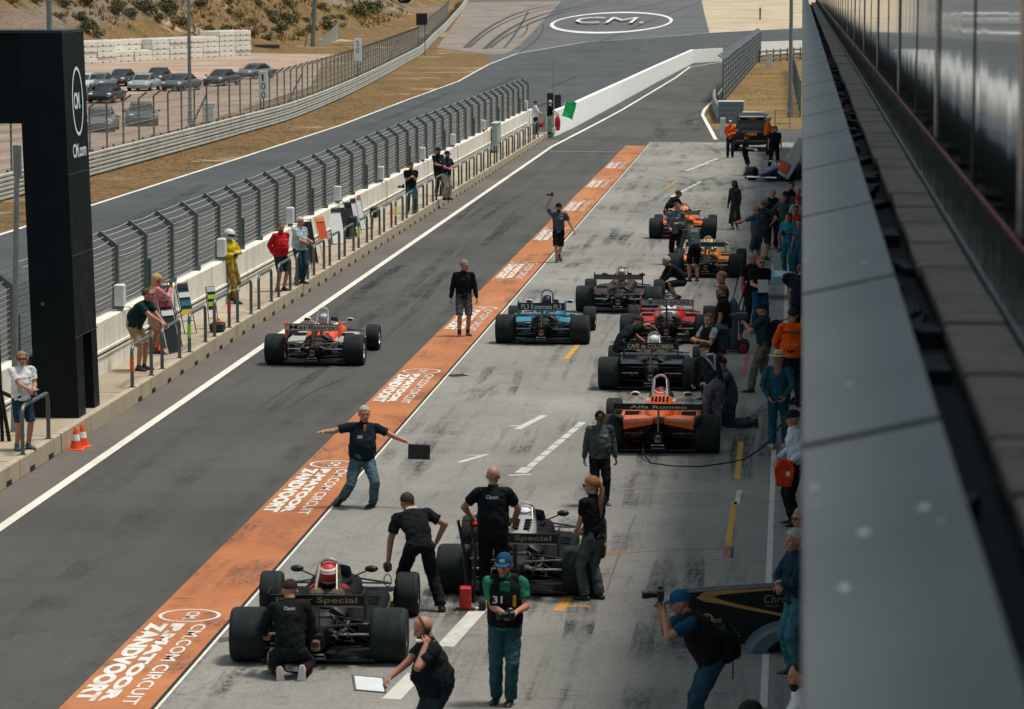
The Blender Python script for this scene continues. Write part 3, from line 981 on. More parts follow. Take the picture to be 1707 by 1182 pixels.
MB().box((0, 0, .55), (.65, .4, 1.1), bev=.03).build('body', M_wbox, r); MB().box((0, 0, 1.12), (.75, .5, .06), bev=.02).build('lid', M_wbox, r)

# ---- right hand background: grey fence, container, gate
fr = thing('grey_panel_fence', 'tall dense grey fence in perspective behind the pit exit', 'fence')
pa, pb = at(1205, 172), at(1268, 98)
pts = [V((pa.x + (pb.x - pa.x) * t / 22, pa.y + (pb.y - pa.y) * t / 22)) for t in range(23)]
fence_line(fr, pts, 2.9, (-.35, .3), mat('fence_post_grey', '#48555a', .6, .2), mat_mesh('very_dense_mesh', '#465155', .9), True)
q = at(1240, 207)
r = thing('grey_container', 'grey ribbed metal cabin behind the off road car', 'container', (at(1218.5, 205).x, at(1218.5, 205).y, 0))
m_ = MB().box((0, 0, .62), (1.45, 1.6, 1.2), bev=.02); m_.build('body', mat('container_grey', '#6f7b7e', .6), r)
m_ = MB()
for k in range(4): m_.box((0, -.81, .22 + .27 * k), (1.42, .02, .025))
m_.build('ribs', mat('container_rib', '#4f5a5c', .6), r)
MB().box((0, 0, 1.24), (1.5, 1.66, .05)).build('roof_trim', mat('container_trim', '#b8bcba', .6), r)
# small guard rail following the pit exit curve
rp = P((1195, 165), (1190, 177), (1192, 190), (1200, 205))
gr = thing('guard_rail', 'short grey guard rail bending round the green verge', 'barrier')
for lv in range(3):
    mb = MB()
    mb.tube([(p[0], p[1], .25 + .3 * lv) for p in smooth_path([tuple(x) for x in rp], 4)], .1, 6); mb.build('rail', mat('guard_rail_grey', '#7a8280', .6, .2), gr)
ag = thing('far_guard_rail', 'grey slatted barrier under the far white wall on the right', 'barrier')
for lv in range(3):
    mb = MB(); a_, b_ = at(1266, 105), at(1345, 99)
    mb.tube([(a_.x, a_.y, .3 + .4 * lv), (b_.x, b_.y, .3 + .4 * lv), (b_.x + 30, b_.y, .3 + .4 * lv)], .1, 5); mb.build('rail', M_armp, ag)
mb = MB()
for k in range(8): 
    p = a_.lerp(b_, k / 7); mb.box((p.x, p.y + .15, .65), (.15, .1, 1.3))
mb.build('rail_posts', M_armp, ag)
q = at(1282, 112)
r = thing('utility_cabinet', 'small pale grey cabinet in the dry grass near the far white wall', 'cabinet', q)
MB().box((0, 0, .62), (.62, .4, 1.25), bev=.03).build('body', M_wbox, r); MB().box((0, 0, 1.27), (.7, .5, .06)).build('lid', M_wbox, r)
q = at(1265.5, 172)
o = MB().box((0, 0, .35), (.12, .12, .7), bev=.02).build('marker_post', M_wbox, loc=q); tag(o, 'short pale marker post in the dry grass', 'post')
q = at(1304, 215)
r = thing('metal_gate', 'low open steel gate frame beside the lamp post', 'gate', q)
for x in (-.4, .42): MB().tube([(x, 0, 0), (x, 0, 1.05)], .03, 6).build('post', M_galv, r)
for z in (.3, 1.03): MB().tube([(-.4, 0, z), (.42, 0, z)], .03, 6).build('rail', M_galv, r)
q = at(1168, 0 + 38)
o = MB().tube([(0, 0, 0), (0, 0, 1.7)], .12, 6).build('marker_stake', M_slot, loc=at(1267, 33)); tag(o, 'thin dark stake standing in the far gravel trap', 'post')
fs_ = thing('side_fence', 'grey wire fence at the right edge behind the lamp post', 'fence')
pa, pb = at(1334, 196), at(1318, 118)
pts = [V((pa.x + (pb.x - pa.x) * t / 10 , pa.y + (pb.y - pa.y) * t / 10)) for t in range(11)]
fence_line(fs_, pts, 2.2, (-.05, .05), M_post, mat_mesh('side_mesh', '#6c7474', .5), False)

# ---- pit building on the right: ledge, gutter, tiles, mirror glass
RB = math.atan(17 / 5100.)
bld = thing('pit_building', 'long pit building with grey ledge and dark mirror glass facade on the right', 'building', (0, 0, 0), -RB)
M_ledge = mat_surf('grey_ledge_coating', L3('#6f7270', '#7a7c7a', '#828380'), scale=(1, .3, 1), speck=.03, rough=.6)
def mat_ledge():
    m = bpy.data.materials.new('grey_ledge_coating'); t = NT(m); p = t.objc()
    c = t.ramp(t.noise(p, 1.3, 5, .6), [(.3, lin('#565c5b')), (.7, lin('#666a69'))])
    s = t.ramp(t.noise(t.mapped(p, (5, 3, 1)), 2.6, 2, .5), [(.72, g(0)), (.79, g(.6))])
    c = t.mix(s, c, lin('#c9cac6'))
    t.link(c, t.bsdf.inputs['Base Color']); t.bsdf.inputs['Roughness'].default_value = .6
    return m
M_ledge = mat_ledge()
zA, zB = CAMZ - .9, CAMZ - .84
y = 5.88 - 2.93 * 3
k = 0
while y < 150:
    mb = MB(); a, b = y + .07, y + 2.93 - .0
    mb.rings([[(.012, yy, zA - .28), (.275, yy, zA - .28), (.275, yy, zB), (.012, yy, zA)] for yy in (a, b)])
    mb.build('ledge_panel', M_ledge, bld)
    y += 2.93
MB().box((.14, 70, zA - .20), (.25, 160, .27)).build('ledge_core', M_slot, bld)
M_gut = mat_surf('dark_gutter', L3('#141a1c', '#1e2628', '#30393a'), scale=(3, 3, 1), speck=.2, rough=.9)
mb = MB(); mb.box((.37, 70, CAMZ - 1.16), (.20, 160, .03)); mb.build('gutter', M_gut, bld)
mb = MB(); random.seed(11)
for k in range(150):
    mb.box((.36 + random.uniform(-.06, .06), random.uniform(2, 120), CAMZ - 1.13), (random.uniform(.04, .12), random.uniform(.1, .7), random.uniform(.02, .08)), rz=random.uniform(-.3, .3))
mb.build('gutter_debris', mat('wet_debris', '#1d2526', .8, var=.5, scale=5), bld)['kind'] = 'stuff'
M_tile = mat_wall('stained_ledge_tile', lin('#948b7d'), lin('#4c4a42'), .8, .4)
mb = MB(); y = 2.2
while y < 150:
    L_ = random.uniform(.75, 1.25)
    jx = random.uniform(-.008, .008); mb.box((.5425 + jx / 2, y + L_ / 2, CAMZ - 1.07 + random.uniform(-.006, .004)), (.195 - jx, L_ - random.uniform(.05, .11), .05), bev=.008); y += L_
mb.build('coping_tiles', M_tile, bld)
def mat_glass():
    m = bpy.data.materials.new('mirror_facade_glass'); t = NT(m); p = t.objc()
    b = t.bsdf
    b.inputs['Base Color'].default_value = lin('#9aa09f'); b.inputs['Metallic'].default_value = 1
    b.inputs['Roughness'].default_value = .05
    c = t.ramp(t.noise(t.mapped(p, (1, .55, .05)), 1.0, 4, .6), [(.3, lin('#6a7475')), (.7, lin('#a3a8a7'))])
    t.link(c, b.inputs['Base Color'])
    n = t.noise(t.mapped(p, (1, 1.6, .12)), 1.4, 3, .5)
    t.bump(n, .10, .02)
    return m
M_glass = mat_glass()
mb = MB(); y = 3.0; fr_ = MB(); pf_ = MB(); k = 0
while y < 150:
    g_ = MB().box((.665, y + 1.465, CAMZ + .20), (.02, 2.9, 1.92)); g_.build('glass_pane', M_glass, bld)
    MB().box((.664, y - .005, CAMZ + .20), (.026, .035, 1.92)).build('glass_joint', mat('glass_joint', '#20282a', .5), bld); k += 1
    if k % 2: pf_.box((.6535, y + .35, CAMZ + .20), (.004, .22, 1.91))
    y += 2.93
pf_.build('pale_frame', mat('pale_frame_paint', '#8f8a8a', .25, .6, var=.2), bld)
MB().box((.648, 76, CAMZ - 1.045), (.012, 150, .03)).build('base_rail', mat('aluminium_rail', '#5f6765', .4, .5), bld)
MB().box((.664, 76, CAMZ - .91), (.024, 150, .28)).build('dark_plinth', mat('dark_glossy_plinth', '#0e1a1d', .25, .0, var=.4, scale=2), bld)
MB().box((.650, 76, CAMZ - .775), (.006, 150, .012)).build('red_line', mat('red_trim_line', '#8a2c38', .5), bld)
MB().box((2.7, 76, CAMZ - .25), (3.9, 150, 2.8)).build('upper_storey', mat('grey_facade', '#4b5052', .7), bld)
MB().box((.38, 76, CAMZ - 1.33), (.70, 150, .27)).build('cornice', mat('grey_fascia', '#5d6263', .7), bld)
mb = MB(); gd = MB(); y = 2
while y < 150:
    mb.box((2.5, y, (CAMZ - 1.5) / 2), (.6, .6, CAMZ - 1.5)); gd.box((2.75, y + 2.9, 2.0), (.08, 5.2, 4.0)); y += 5.86
mb.build('garage_pillars', mat('pale_pillar', '#a7a49c', .8), bld)
gd.build('garage_doors', mat('garage_door_grey', '#8d9192', .6), bld)
MB().box((3.9, 76, 4.9), (2.4, 150, 3.0)).build('garage_lintel', mat('grey_fascia', '#5d6263'), bld)
# ================================================================== PEOPLE
def add_mods(o, voxel, smooth=4, disp=0, size=.12):
    m = o.modifiers.new('surface', 'REMESH'); m.mode = 'VOXEL'; m.voxel_size = voxel; m.use_smooth_shade = True
    if smooth:
        s = o.modifiers.new('soften', 'SMOOTH'); s.iterations = smooth; s.factor = .5
    if disp:
        key = 'folds%d' % int(size * 100)
        tx = bpy.data.textures.get(key) or bpy.data.textures.new(key, 'CLOUDS')
        tx.noise_scale = size; tx.noise_depth = 2
        d = o.modifiers.new('folds', 'DISPLACE'); d.texture = tx; d.strength = disp; d.mid_level = .5

def ik(A, B, l1, l2, pole):
    A, B = V(A), V(B); d = B - A; L = d.length
    L2 = max(abs(l1 - l2) + .01, min(L, (l1 + l2) * .995))
    t = d / max(L, 1e-6); B = A + t * L2
    a = (l1 * l1 - l2 * l2 + L2 * L2) / (2 * L2); h = math.sqrt(max(0, l1 * l1 - a * a))
    p = V(pole); p = p - t * p.dot(t)
    if p.length < 1e-4: p = V((0, 0, 1)) - t * t.z
    return A + t * a + p.normalized() * h, B

def loft(mb, secs, n=14):
    """secs: (centre, x-axis half vector, y-axis half vector)"""
    R = []
    for c, ax, ay in secs:
        c, ax, ay = V(c), V(ax), V(ay)
        R.append([c + ax * math.cos(2 * PI * k / n) + ay * math.sin(2 * PI * k / n) for k in range(n)])
    return mb.rings(R)

SK = dict(tan='#a97c60', fair='#bd907a', red='#b07a64', dark='#6e4a38', pale='#d0a489')

def hand_mb(mb, wrist, dirv, palmn, thumbside, size=1., curl=.5, fine=True):
    """palm + four bent fingers + thumb; palmn points out of the palm"""
    d = V(dirv).normalized(); n = V(palmn); n = (n - d * n.dot(d)); n = n.normalized() if n.length > 1e-4 else V((0, 0, 1)).cross(d).normalized()
    s = d.cross(n).normalized() * thumbside
    w = V(wrist)
    k = size
    loft(mb, [(w - d * .02 * k, s * .026 * k, n * .022 * k), (w + d * .02 * k, s * .032 * k, n * .018 * k), (w + d * .065 * k, s * .042 * k, n * .017 * k), (w + d * .092 * k, s * .040 * k, n * .013 * k)], 10)
    for i, (off, L) in enumerate(((.031, .070), (.0105, .078), (-.0105, .072), (-.031, .056))):
        b = w + d * .086 * k + s * off * k
        a1 = curl * .9 + .08 * i
        d1 = (d * math.cos(a1) + n * math.sin(a1)).normalized(); d2 = (d * math.cos(a1 * 2.1) + n * math.sin(a1 * 2.1)).normalized()
        m_ = b + d1 * L * .55 * k; e = m_ + d2 * L * .5 * k
        mb.cap(b, m_, .0098 * k, .0092 * k, 6); mb.cap(m_, e, .0092 * k, .0078 * k, 6)
    b = w + d * .025 * k + s * .030 * k
    t1 = (d * .75 + s * .55 + n * .35).normalized(); m_ = b + t1 * .045 * k; t2 = (d * .85 + s * .1 + n * .5).normalized()
    mb.cap(b, m_, .0135 * k, .0115 * k, 6); mb.cap(m_, m_ + t2 * .035 * k, .011 * k, .009 * k, 6)

def person(label, px=None, py=None, h=1.76, face=180, skin='tan', loc=None, z=0.0,
           lean=2, side=0, nod=4, hturn=0, pz=None, po=(0, 0), sit=False,
           LH=None, RH=None, LF=None, RF=None, lfy=12, rfy=-12, kpL=None, kpR=None, epL=None, epR=None, lpn=None, rpn=None,
           fat=0., top=('#1b2226', 'short'), legs=('#1c2124', 'trousers'), shoes='#1a1c1e', socks=None,
           hair=('#4a3a2c', 'short'), hat=None, glasses=None, headset=None, vest=None, beard=None, curl=.6,
           voxel=.0125, near=False, group=None, torso_tw=0, extra_cat='person', lower=True):
    if loc is None:
        loc = at(px, py, z)
    S = h / 1.76
    root = thing('person', label, 'person', loc, math.radians(face), group, S)
    if near: voxel = .0085
    pz = .94 if pz is None else pz
    P0 = V((po[0], po[1], pz))
    Rl = Matrix.Rotation(math.radians(side), 3, 'Y') @ Matrix.Rotation(-math.radians(lean), 3, 'X')
    Rh_ = Matrix.Rotation(math.radians(side * .4), 3, 'Y') @ Matrix.Rotation(-math.radians(lean * .45), 3, 'X')
    Rt = Matrix.Rotation(math.radians(torso_tw), 3, 'Z')
    W1 = P0 + Rh_ @ V((0, 0, .17))
    Rc = Rl @ Rt
    Nk = W1 + Rl @ V((0, 0, .36))           # base of neck
    right, fwd, up = Rc @ V((1, 0, 0)), Rc @ V((0, 1, 0)), Rc @ V((0, 0, 1))
    shL = Nk - right * (.186 + fat * .015) - up * .055; shR = Nk + right * (.186 + fat * .015) - up * .055
    Rhd = Matrix.Rotation(math.radians(hturn), 3, 'Z') @ Matrix.Rotation(-math.radians(nod), 3, 'X')
    # head keeps level relative to the ground except for nod and part of the lean
    hf = .45
    Rhd = Matrix.Rotation(math.radians(side * hf), 3, 'Y') @ Matrix.Rotation(math.radians(hturn), 3, 'Z') @ Matrix.Rotation(-math.radians(nod + lean * hf), 3, 'X')
    hx, hy, hz = Rhd @ V((1, 0, 0)), Rhd @ V((0, 1, 0)), Rhd @ V((0, 0, 1))
    Hc = Nk + (up * .5 + hz * .5).normalized() * .078 + hz * .078 + hy * .020   # head centre
    hx, hy, hz = hx * 1.10, hy * 1.08, hz * 1.08
    LH = V(LH) if LH is not None else V((-.27, .06, .86)); RH = V(RH) if RH is not None else V((.27, .06, .86))
    if pz < .9 and LH.z > .85 and LH.x < -.26 and LH.y < .1: pass
    epL = epL or (-.5, -1, -.25); epR = epR or (.5, -1, -.25)
    elL, wrL = ik(shL, LH, .285, .26, epL); elR, wrR = ik(shR, RH, .285, .26, epR)
    hipL, hipR = P0 + V((-.088, 0, -.04)), P0 + V((.088, 0, -.04))
    LF = V(LF) if LF is not None else V((-.11, 0, .085)); RF = V(RF) if RF is not None else V((.11, 0, .085))
    knL, anL = ik(hipL, LF, .43, .42, kpL or (-.1, 1, 0)); knR, anR = ik(hipR, RF, .43, .42, kpR or (.1, 1, 0))
    skm = cmat(SK.get(skin, skin), 'skin')
    f = fat
    # ---------------- body: one continuous surface
    b = MB()
    def torso(mb, gx, gy, hem=-.02, neck=True, arms=True):
        tw = Rt
        secs = [(P0 + V((0, 0, hem)), right * (.155 + gx + f * .04), fwd * (.105 + gy + f * .06)),
                (P0 + Rh_ @ V((0, 0, .07)), right * (.160 + gx + f * .07), fwd * (.108 + gy + f * .10)),
                (W1 + Rh_ @ V((0, f * .03, .0)), right * (.152 + gx + f * .09), fwd * (.100 + gy + f * .14)),
                (W1 + up * .10 + fwd * (.008 + f * .02), right * (.162 + gx + f * .05), fwd * (.114 + gy + f * .08)),
                (W1 + up * .20 + fwd * .008, right * (.180 + gx + f * .02), fwd * (.120 + gy + f * .02)),
                (Nk - up * .075, right * (.182 + gx), fwd * (.098 + gy)),
                (Nk - up * .025, right * (.125 + gx), fwd * (.070 + gy)),
                (Nk + up * .015, right * (.062 + gx * .5), fwd * (.058 + gy * .5))]
        loft(mb, secs, 18)
    torso(b, 0, 0)
    b.cap(Nk - up * .02, Hc - hz * .06 - hy * .02, .058, .053)
    # head
    hm = Matrix((hx, hy, hz)).transposed()
    b.ell(Hc + hz * .025 - hy * .008, (.077, .097, .093), 16, hm)
    b.ell(Hc - hz * .042 + hy * .022, (.061, .069, .072), 14, hm)
    b.ell(Hc - hz * .098 + hy * .052, (.030, .028, .022), 10, hm)            # chin
    b.cap(Hc + hz * .012 + hy * .086, Hc - hz * .030 + hy * .104, .010, .0155, 8)  # nose
    b.ell(Hc + hz * .030 + hy * .078, (.052, .014, .012), 10, hm)            # brow
    for sx in (-1, 1):
        b.ell(Hc + hx * .076 * sx - hz * .012 - hy * .008, (.012, .020, .032), 8, hm)
        b.ell(Hc + hx * .042 * sx - hz * .030 + hy * .060, (.024, .024, .022), 8, hm)
    b.ell(Hc - hz * .062 + hy * .080, (.026, .014, .011), 8, hm)
    for sh, el, wr, hd, ep, pn, sd in ((shL, elL, wrL, LH, epL, lpn, -1), (shR, elR, wrR, RH, epR, rpn, 1)):
        b.cap(Nk - up * .06, sh, .062, .056); b.cap(sh, el, .054, .043); b.cap(el, wr, .045, .030)
        d = (wr - el).normalized()
        nn = pn if pn is not None else (V((-sd, .15, 0)) if abs(d.z) > .6 else V((-sd * .3, 0, -1)))
        th = -1 if sd > 0 else 1
        # choose thumb side so that the thumb points forward/up
        dd = d; n_ = V(nn); n_ = n_ - dd * n_.dot(dd)
        if n_.length < 1e-3: n_ = V((0, 0, 1))
        s_ = dd.cross(n_.normalized())
        th = 1 if s_.dot(V((0, 1, .6)) - V((sd, 0, 0)) * .5) > 0 else -1
        hand_mb(b, wr, d, nn, th, 1.0, curl)
    for hp, kn, an in ((hipL, knL, anL), (hipR, knR, anR)):
        b.cap(hp, kn, .080 + f * .015, .055); b.cap(kn, kn.lerp(an, .35), .056, .056); b.cap(kn.lerp(an, .35), an, .056, .038)
    body = b.build('body', skm, root)
    add_mods(body, voxel, 3)
    # ---------------- shoes
    def shoe(an, kn, yaw, col):
        sh = (kn - an).normalized()
        a = math.radians(yaw)
        fd = V((-math.sin(a), math.cos(a), 0))
        if sh.z < .55:      # foot of a bent back leg: toes down
            bk = -sh
            fd = V((fd.x * .3, fd.y * .3, 0)) - V((0, 0, 1)) * .8 if sh.y > .2 else fd
        fd = (fd - sh * fd.dot(sh) * .9).normalized() if sh.z < .8 else fd
        upv = (sh - fd * sh.dot(fd)).normalized(); sdv = fd.cross(upv)
        m = MB()
        o = an - upv * .045
        loft(m, [(o - fd * .075, sdv * .028, upv * .030), (o - fd * .055, sdv * .038, upv * .042), (o + fd * .02, sdv * .042, upv * .046), (o + fd * .10 - upv * .008, sdv * .050, upv * .034), (o + fd * .165 - upv * .016, sdv * .044, upv * .024), (o + fd * .195 - upv * .018, sdv * .024, upv * .014)], 12)
        m.cap(o, an + upv * .02, .045, .044)
        q = m.build('shoe', cmat(col, 'plastic'), root, True)
        sm = MB(); oo = o - upv * .040
        loft(sm, [(oo - fd * .085, sdv * .022, upv * .010), (oo - fd * .06, sdv * .040, upv * .012), (oo + fd * .03, sdv * .042, upv * .012), (oo + fd * .10, sdv * .053, upv * .012), (oo + fd * .17, sdv * .045, upv * .010), (oo + fd * .205, sdv * .018, upv * .007)], 12)
        sm.build('sole', cmat('#3a3a3a' if col < '#80' else '#d8d4cc', 'flat'), q, True)
    if lower:
        shoe(anL, knL, lfy, shoes); shoe(anR, knR, rfy, shoes)
        if socks:
            for an, kn in ((anL, knL), (anR, knR)):
                MB().cap(an, an.lerp(kn, .2), .043, .046).build('sock', cmat(socks, 'cloth'), root, True)
    vx2 = max(.012, voxel * 1.25)
    # ---------------- legs wear
    if legs:
        m = MB(); kind = legs[1]
        hipw = [(P0 + V((0, 0, -.10)), V((.125 + f * .03, 0, 0)), V((0, .098 + f * .03, 0))), (P0 + V((0, 0, -.02)), V((.168 + f * .05, 0, 0)), V((0, .122 + f * .06, 0))), (P0 + Rh_ @ V((0, 0, .06)), right * (.165 + f * .07), fwd * (.118 + f * .10)), (P0 + Rh_ @ V((0, 0, .12)), right * (.156 + f * .08), fwd * (.112 + f * .11))]
        loft(m, hipw, 16)
        for hp, kn, an in ((hipL, knL, anL), (hipR, knR, anR)):
            if kind in ('trousers', 'jeans', 'overalls'):
                m.cap(hp, kn, .104 + f * .02, .080); e = an.lerp(kn, -.02 if kind != 'jeans' else -.03)
                m.cap(kn, kn.lerp(an, .4), .080, .077); m.tube([kn.lerp(an, .35), e + (kn - an).normalized() * .015], [.077, .072], 12)
            elif kind == 'shorts':
                m.tube([hp + V((0, 0, .05)), hp, hp.lerp(kn, .5), hp.lerp(kn, .97)], [.09, .098 + f * .02, .094, .086], 12)
            elif kind == 'skirt':
                pass
        if kind == 'skirt':
            c2 = (anL + anR) / 2
            loft(m, [(P0 + V((0, 0, .1)), V((.15, 0, 0)), V((0, .11, 0))), (P0 + V((0, 0, -.1)), V((.18, 0, 0)), V((0, .14, 0))), (V((c2.x, c2.y, .30)), V((.24, 0, 0)), V((0, .21, 0))), (V((c2.x, c2.y, .22)), V((.25, 0, 0)), V((0, .22, 0)))], 18)
        o = m.build(dict(trousers='trousers', jeans='jeans', shorts='shorts', skirt='skirt', overalls='overalls')[kind], cmat(legs[0], 'cloth'), root)
        add_mods(o, vx2, 2, .036, .07)
    # ---------------- shirt
    if top:
        m = MB(); torso(m, .016, .016, hem=-.055 if top[1] != 'tucked' else .04)
        for sh, el, wr in ((shL, elL, wrL), (shR, elR, wrR)):
            m.cap(Nk - up * .05, sh, .074, .070)
            if top[1] in ('short', 'tucked'):
                e = sh.lerp(el, .68); m.tube([sh, e], [.076, .070], 12)
            elif top[1] == 'none': pass
            else:
                m.cap(sh, el, .073, .060); m.tube([el, el.lerp(wr, .6), el.lerp(wr, .96)], [.060, .050, .042], 12)
        o = m.build('shirt' if top[1] in ('short', 'tucked', 'none') else 'jacket', cmat(top[0], 'cloth'), root)
        add_mods(o, vx2, 2, .034, .08)
        # collar
        c = MB(); R_ = []
        for dz, k in ((-.012, 1.18), (.03, 1.0), (.034, .93), (-.008, 1.08)):
            R_.append([Nk + up * (.018 + dz) + right * (.064 * k * math.cos(2 * PI * j / 14)) + fwd * (.060 * k * math.sin(2 * PI * j / 14) + .006) for j in range(14)])
        c.rings(R_, (False, False)); c.build('collar', cmat(top[2] if len(top) > 2 else top[0], 'cloth'), root, True)
    if vest:
        m = MB(); torso(m, .030, .034, hem=-.03)
        for sh in (shL, shR): m.cap(Nk - up * .04, sh.lerp(Nk, .35), .075, .07)
        o = m.build('vest', cmat(vest, 'cloth'), root); add_mods(o, vx2, 3, .02, .12)
    # ---------------- hair and things on the head
    if hair:
        hc, st = hair
        m = MB(); base = Hc + hz * .030 - hy * .014
        if st in ('short', 'long', 'pony', 'grey', 'curly', 'bun', 'braids', 'receding'):
            # scalp shell that leaves the face free
            R_ = []
            nseg = 18
            for i in range(0, 8):
                a = PI * .5 * i / 7 * 1.42
                ring = []
                for j in range(nseg):
                    bb = 2 * PI * j / nseg
                    fr = math.sin(bb)       # +1 at the face
                    aa = a * ((.74 - fr * (.30 if st != 'receding' else .46)) if fr > 0 else .74 - .22 * fr)
                    k = 1.04 if st not in ('curly', 'long', 'pony', 'braids') else 1.16
                    if hat: k = .97
                    p = V((math.sin(aa) * math.cos(bb) * .081 * k, math.sin(aa) * math.sin(bb) * .099 * k, math.cos(aa) * .093 * k))
                    p = p * (1 + .05 * noise.noise(p * 60 + V((px or 3, 0, 0))))
                    ring.append(base + hm @ p)
                R_.append(ring)
            inner = [[base + (p - base) * .90 for p in r_] for r_ in R_[::-1]]
            m.rings(R_ + inner[:-1] + [inner[-1]], (True, True))
        if st in ('long',):
            loft(m, [(base - hy * .04, hx * .085, hy * .07), (Hc - hy * .055 - hz * .09, hx * .074, hy * .055), (Nk - fwd * .085 - up * .03, right * .070, fwd * .035), (Nk - fwd * .11 - up * .09, right * .06, fwd * .03), (Nk - fwd * .10 - up * .17, right * .025, fwd * .015)], 12)
        if st == 'pony':
            m.ell(base - hy * .10 + hz * .01, (.03, .03, .03), 8)
            t0 = base - hy * .115
            m.tube([t0, t0 - hy * .03 - up * .08, Nk - fwd * .125 - up * .06, Nk - fwd * .13 - up * .22, Nk - fwd * .11 - up * .30], [.022, .036, .034, .026, .008], 10)
        if st == 'braids':
            for k in range(7):
                a = (k - 3) * .26; t0 = base + hx * (.08 * math.sin(a * 1.6)) - hy * .06
                m.tube([t0, t0 - up * .15 - fwd * .03, Nk + right * (.12 * math.sin(a * 1.5)) - fwd * .10 - up * .12, Nk + right * (.12 * math.sin(a * 1.5)) - fwd * .11 - up * .32], [.018, .016, .014, .008], 6)
        if m.v: m.build('hair', cmat(hc, 'hair'), root, True)
    if beard:
        m = MB(); loft(m, [(Hc - hz * .055 + hy * .03, hx * .060, hy * .062), (Hc - hz * .09 + hy * .035, hx * .052, hy * .056), (Hc - hz * .125 + hy * .04, hx * .03, hy * .034)], 12)
        m.build('beard', cmat(beard, 'hair'), root, True)
    # eyes and mouth
    if True:
        m = MB()
        for sx in (-1, 1): m.ell(Hc + hx * .030 * sx + hz * .008 + hy * .083, (.011, .006, .006), 8, hm)
        m.build('eyes', cmat('#2a211c', 'flat'), root)
        MB().ell(Hc - hz * .063 + hy * .093, (.022, .005, .004), 8, hm).build('mouth', cmat('#8a4a40', 'flat'), root)
    if glasses:
        m = MB()
        for sx in (-1, 1):
            m.ell(Hc + hx * .031 * sx + hz * .008 + hy * .096, (.026, .007, .018), 10, hm)
            m.tube([Hc + hx * .055 * sx + hz * .012 + hy * .092, Hc + hx * .078 * sx + hz * .01 + hy * .0], .004, 5)
        m.tube([Hc - hx * .01 + hz * .012 + hy * .104, Hc + hx * .01 + hz * .012 + hy * .104], .004, 5)
        m.build('sunglasses' if glasses < '#40' else 'glasses', cmat(glasses, 'plastic'), root, True)
    if headset:
        m = MB(); pts = [Hc + hx * (.092 * math.cos(PI * k / 8)) + hz * (.115 * math.sin(PI * k / 8) + .005) for k in range(9)]
        m.tube(pts, .009, 6)
        for sx in (-1, 1): m.ell(Hc + hx * .092 * sx - hz * .01 - hy * .005, (.020, .034, .042), 10, hm)
        m.build('headset', cmat(headset, 'plastic'), root, True)
    if hat:
        kind, hc = hat[0], hat[1]
        if kind == 'cap':
            m = MB(); R_ = []
            for i in range(7):
                a = PI / 2 * (i + .3) / 6.3
                R_.append([Hc + hz * .035 - hy * .008 + hm @ V((math.sin(a) * math.cos(2 * PI * j / 18) * .086, math.sin(a) * math.sin(2 * PI * j / 18) * .104, math.cos(a) * .092)) for j in range(18)])
            R_.append([Hc + hz * .022 - hy * .008 + hm @ V((math.cos(2 * PI * j / 18) * .087, math.sin(2 * PI * j / 18) * .105, 0)) for j in range(18)])
            m.rings(R_)
            cp = m.build('cap', cmat(hc, 'cloth'), root, True)
            m = MB(); back = len(hat) > 2 and hat[2] == 'back'
            q = -1 if back else 1
            loft(m, [(Hc + hz * .03 + hy * .07 * q, hx * .078, hz * .008), (Hc + hz * .028 + hy * .12 * q, hx * .072, hz * .006), (Hc + hz * .018 + hy * .155 * q, hx * .045, hz * .004)], 12)
            m.build('brim', cmat(hc, 'cloth'), cp, True)
            if len(hat) > 2 and hat[2].startswith('#'):
                MB().box(Hc + hz * .062 + hy * .095, (.06, .012, .032)).build('badge', cmat(hat[2], 'flat'), cp)
        elif kind == 'sun':
            m = MB(); c0 = Hc + hz * .035
            prof = [(.185, -.012), (.18, -.002), (.10, .008), (.088, .03), (.082, .085), (.06, .105), (.03, .098), (0, .095)]
            R_ = [[c0 + hx * (r * math.cos(2 * PI * j / 22)) + hy * (r * 1.1 * math.sin(2 * PI * j / 22)) + hz * (z_ + (.02 if i < 2 else 0) * abs(math.cos(2 * PI * j / 22))) for j in range(22)] for i, (r, z_) in enumerate(prof)]
            m.rings(R_); cp = m.build('straw_hat', cmat(hc, 'cloth'), root, True)
            m = MB(); m.rings([[c0 + hx * (r * math.cos(2 * PI * j / 22)) + hy * (r * 1.1 * math.sin(2 * PI * j / 22)) + hz * z_ for j in range(22)] for r, z_ in ((.0905, .014), (.0885, .036))], (False, False)); m.build('hat_band', cmat('#6b5138', 'cloth'), cp)
        elif kind == 'helmet':
            m = MB(); c0 = Hc + hz * .008 + hy * .005
            m.ell(c0, (.122, .142, .132), 20, hm, 14)
            hp_ = m.build('helmet', cmat(hc, 'paint'), root, True)
            m = MB()
            R_ = []
            for zz in (-.022, -.008, .012, .030):
                k = math.sqrt(1 - (zz / .132) ** 2) * 1.02
                R_.append([c0 + hm @ V((math.sin(a) * .122 * k, math.cos(a) * .142 * k, zz)) for a in [(-1.25 + 2.5 * j / 12) for j in range(13)]])
            m.rings(R_, (False, False), closed=False); m.build('visor', cmat('#14181a', 'plastic'), hp_, True)
            if len(hat) > 2:
                m = MB(); 
                for zz in (.055, .085):
                    R_ = []
                    for dz in (-.010, .010):
                        k = math.sqrt(1 - ((zz + dz) / .132) ** 2) * 1.012
                        R_.append([c0 + hm @ V((math.cos(2 * PI * j / 24) * .122 * k, math.sin(2 * PI * j / 24) * .142 * k, zz + dz)) for j in range(24)])
                    m.rings(R_, (False, False))
                m.rings([[c0 + hm @ V((math.cos(2 * PI * j / 24) * .122 * k, math.sin(2 * PI * j / 24) * .142 * k, zz)) for j in range(24)] for zz, k in ((-.09, .745), (-.055, .925))], (False, False))
                m.build('stripe', cmat(hat[2], 'paint'), hp_, True)
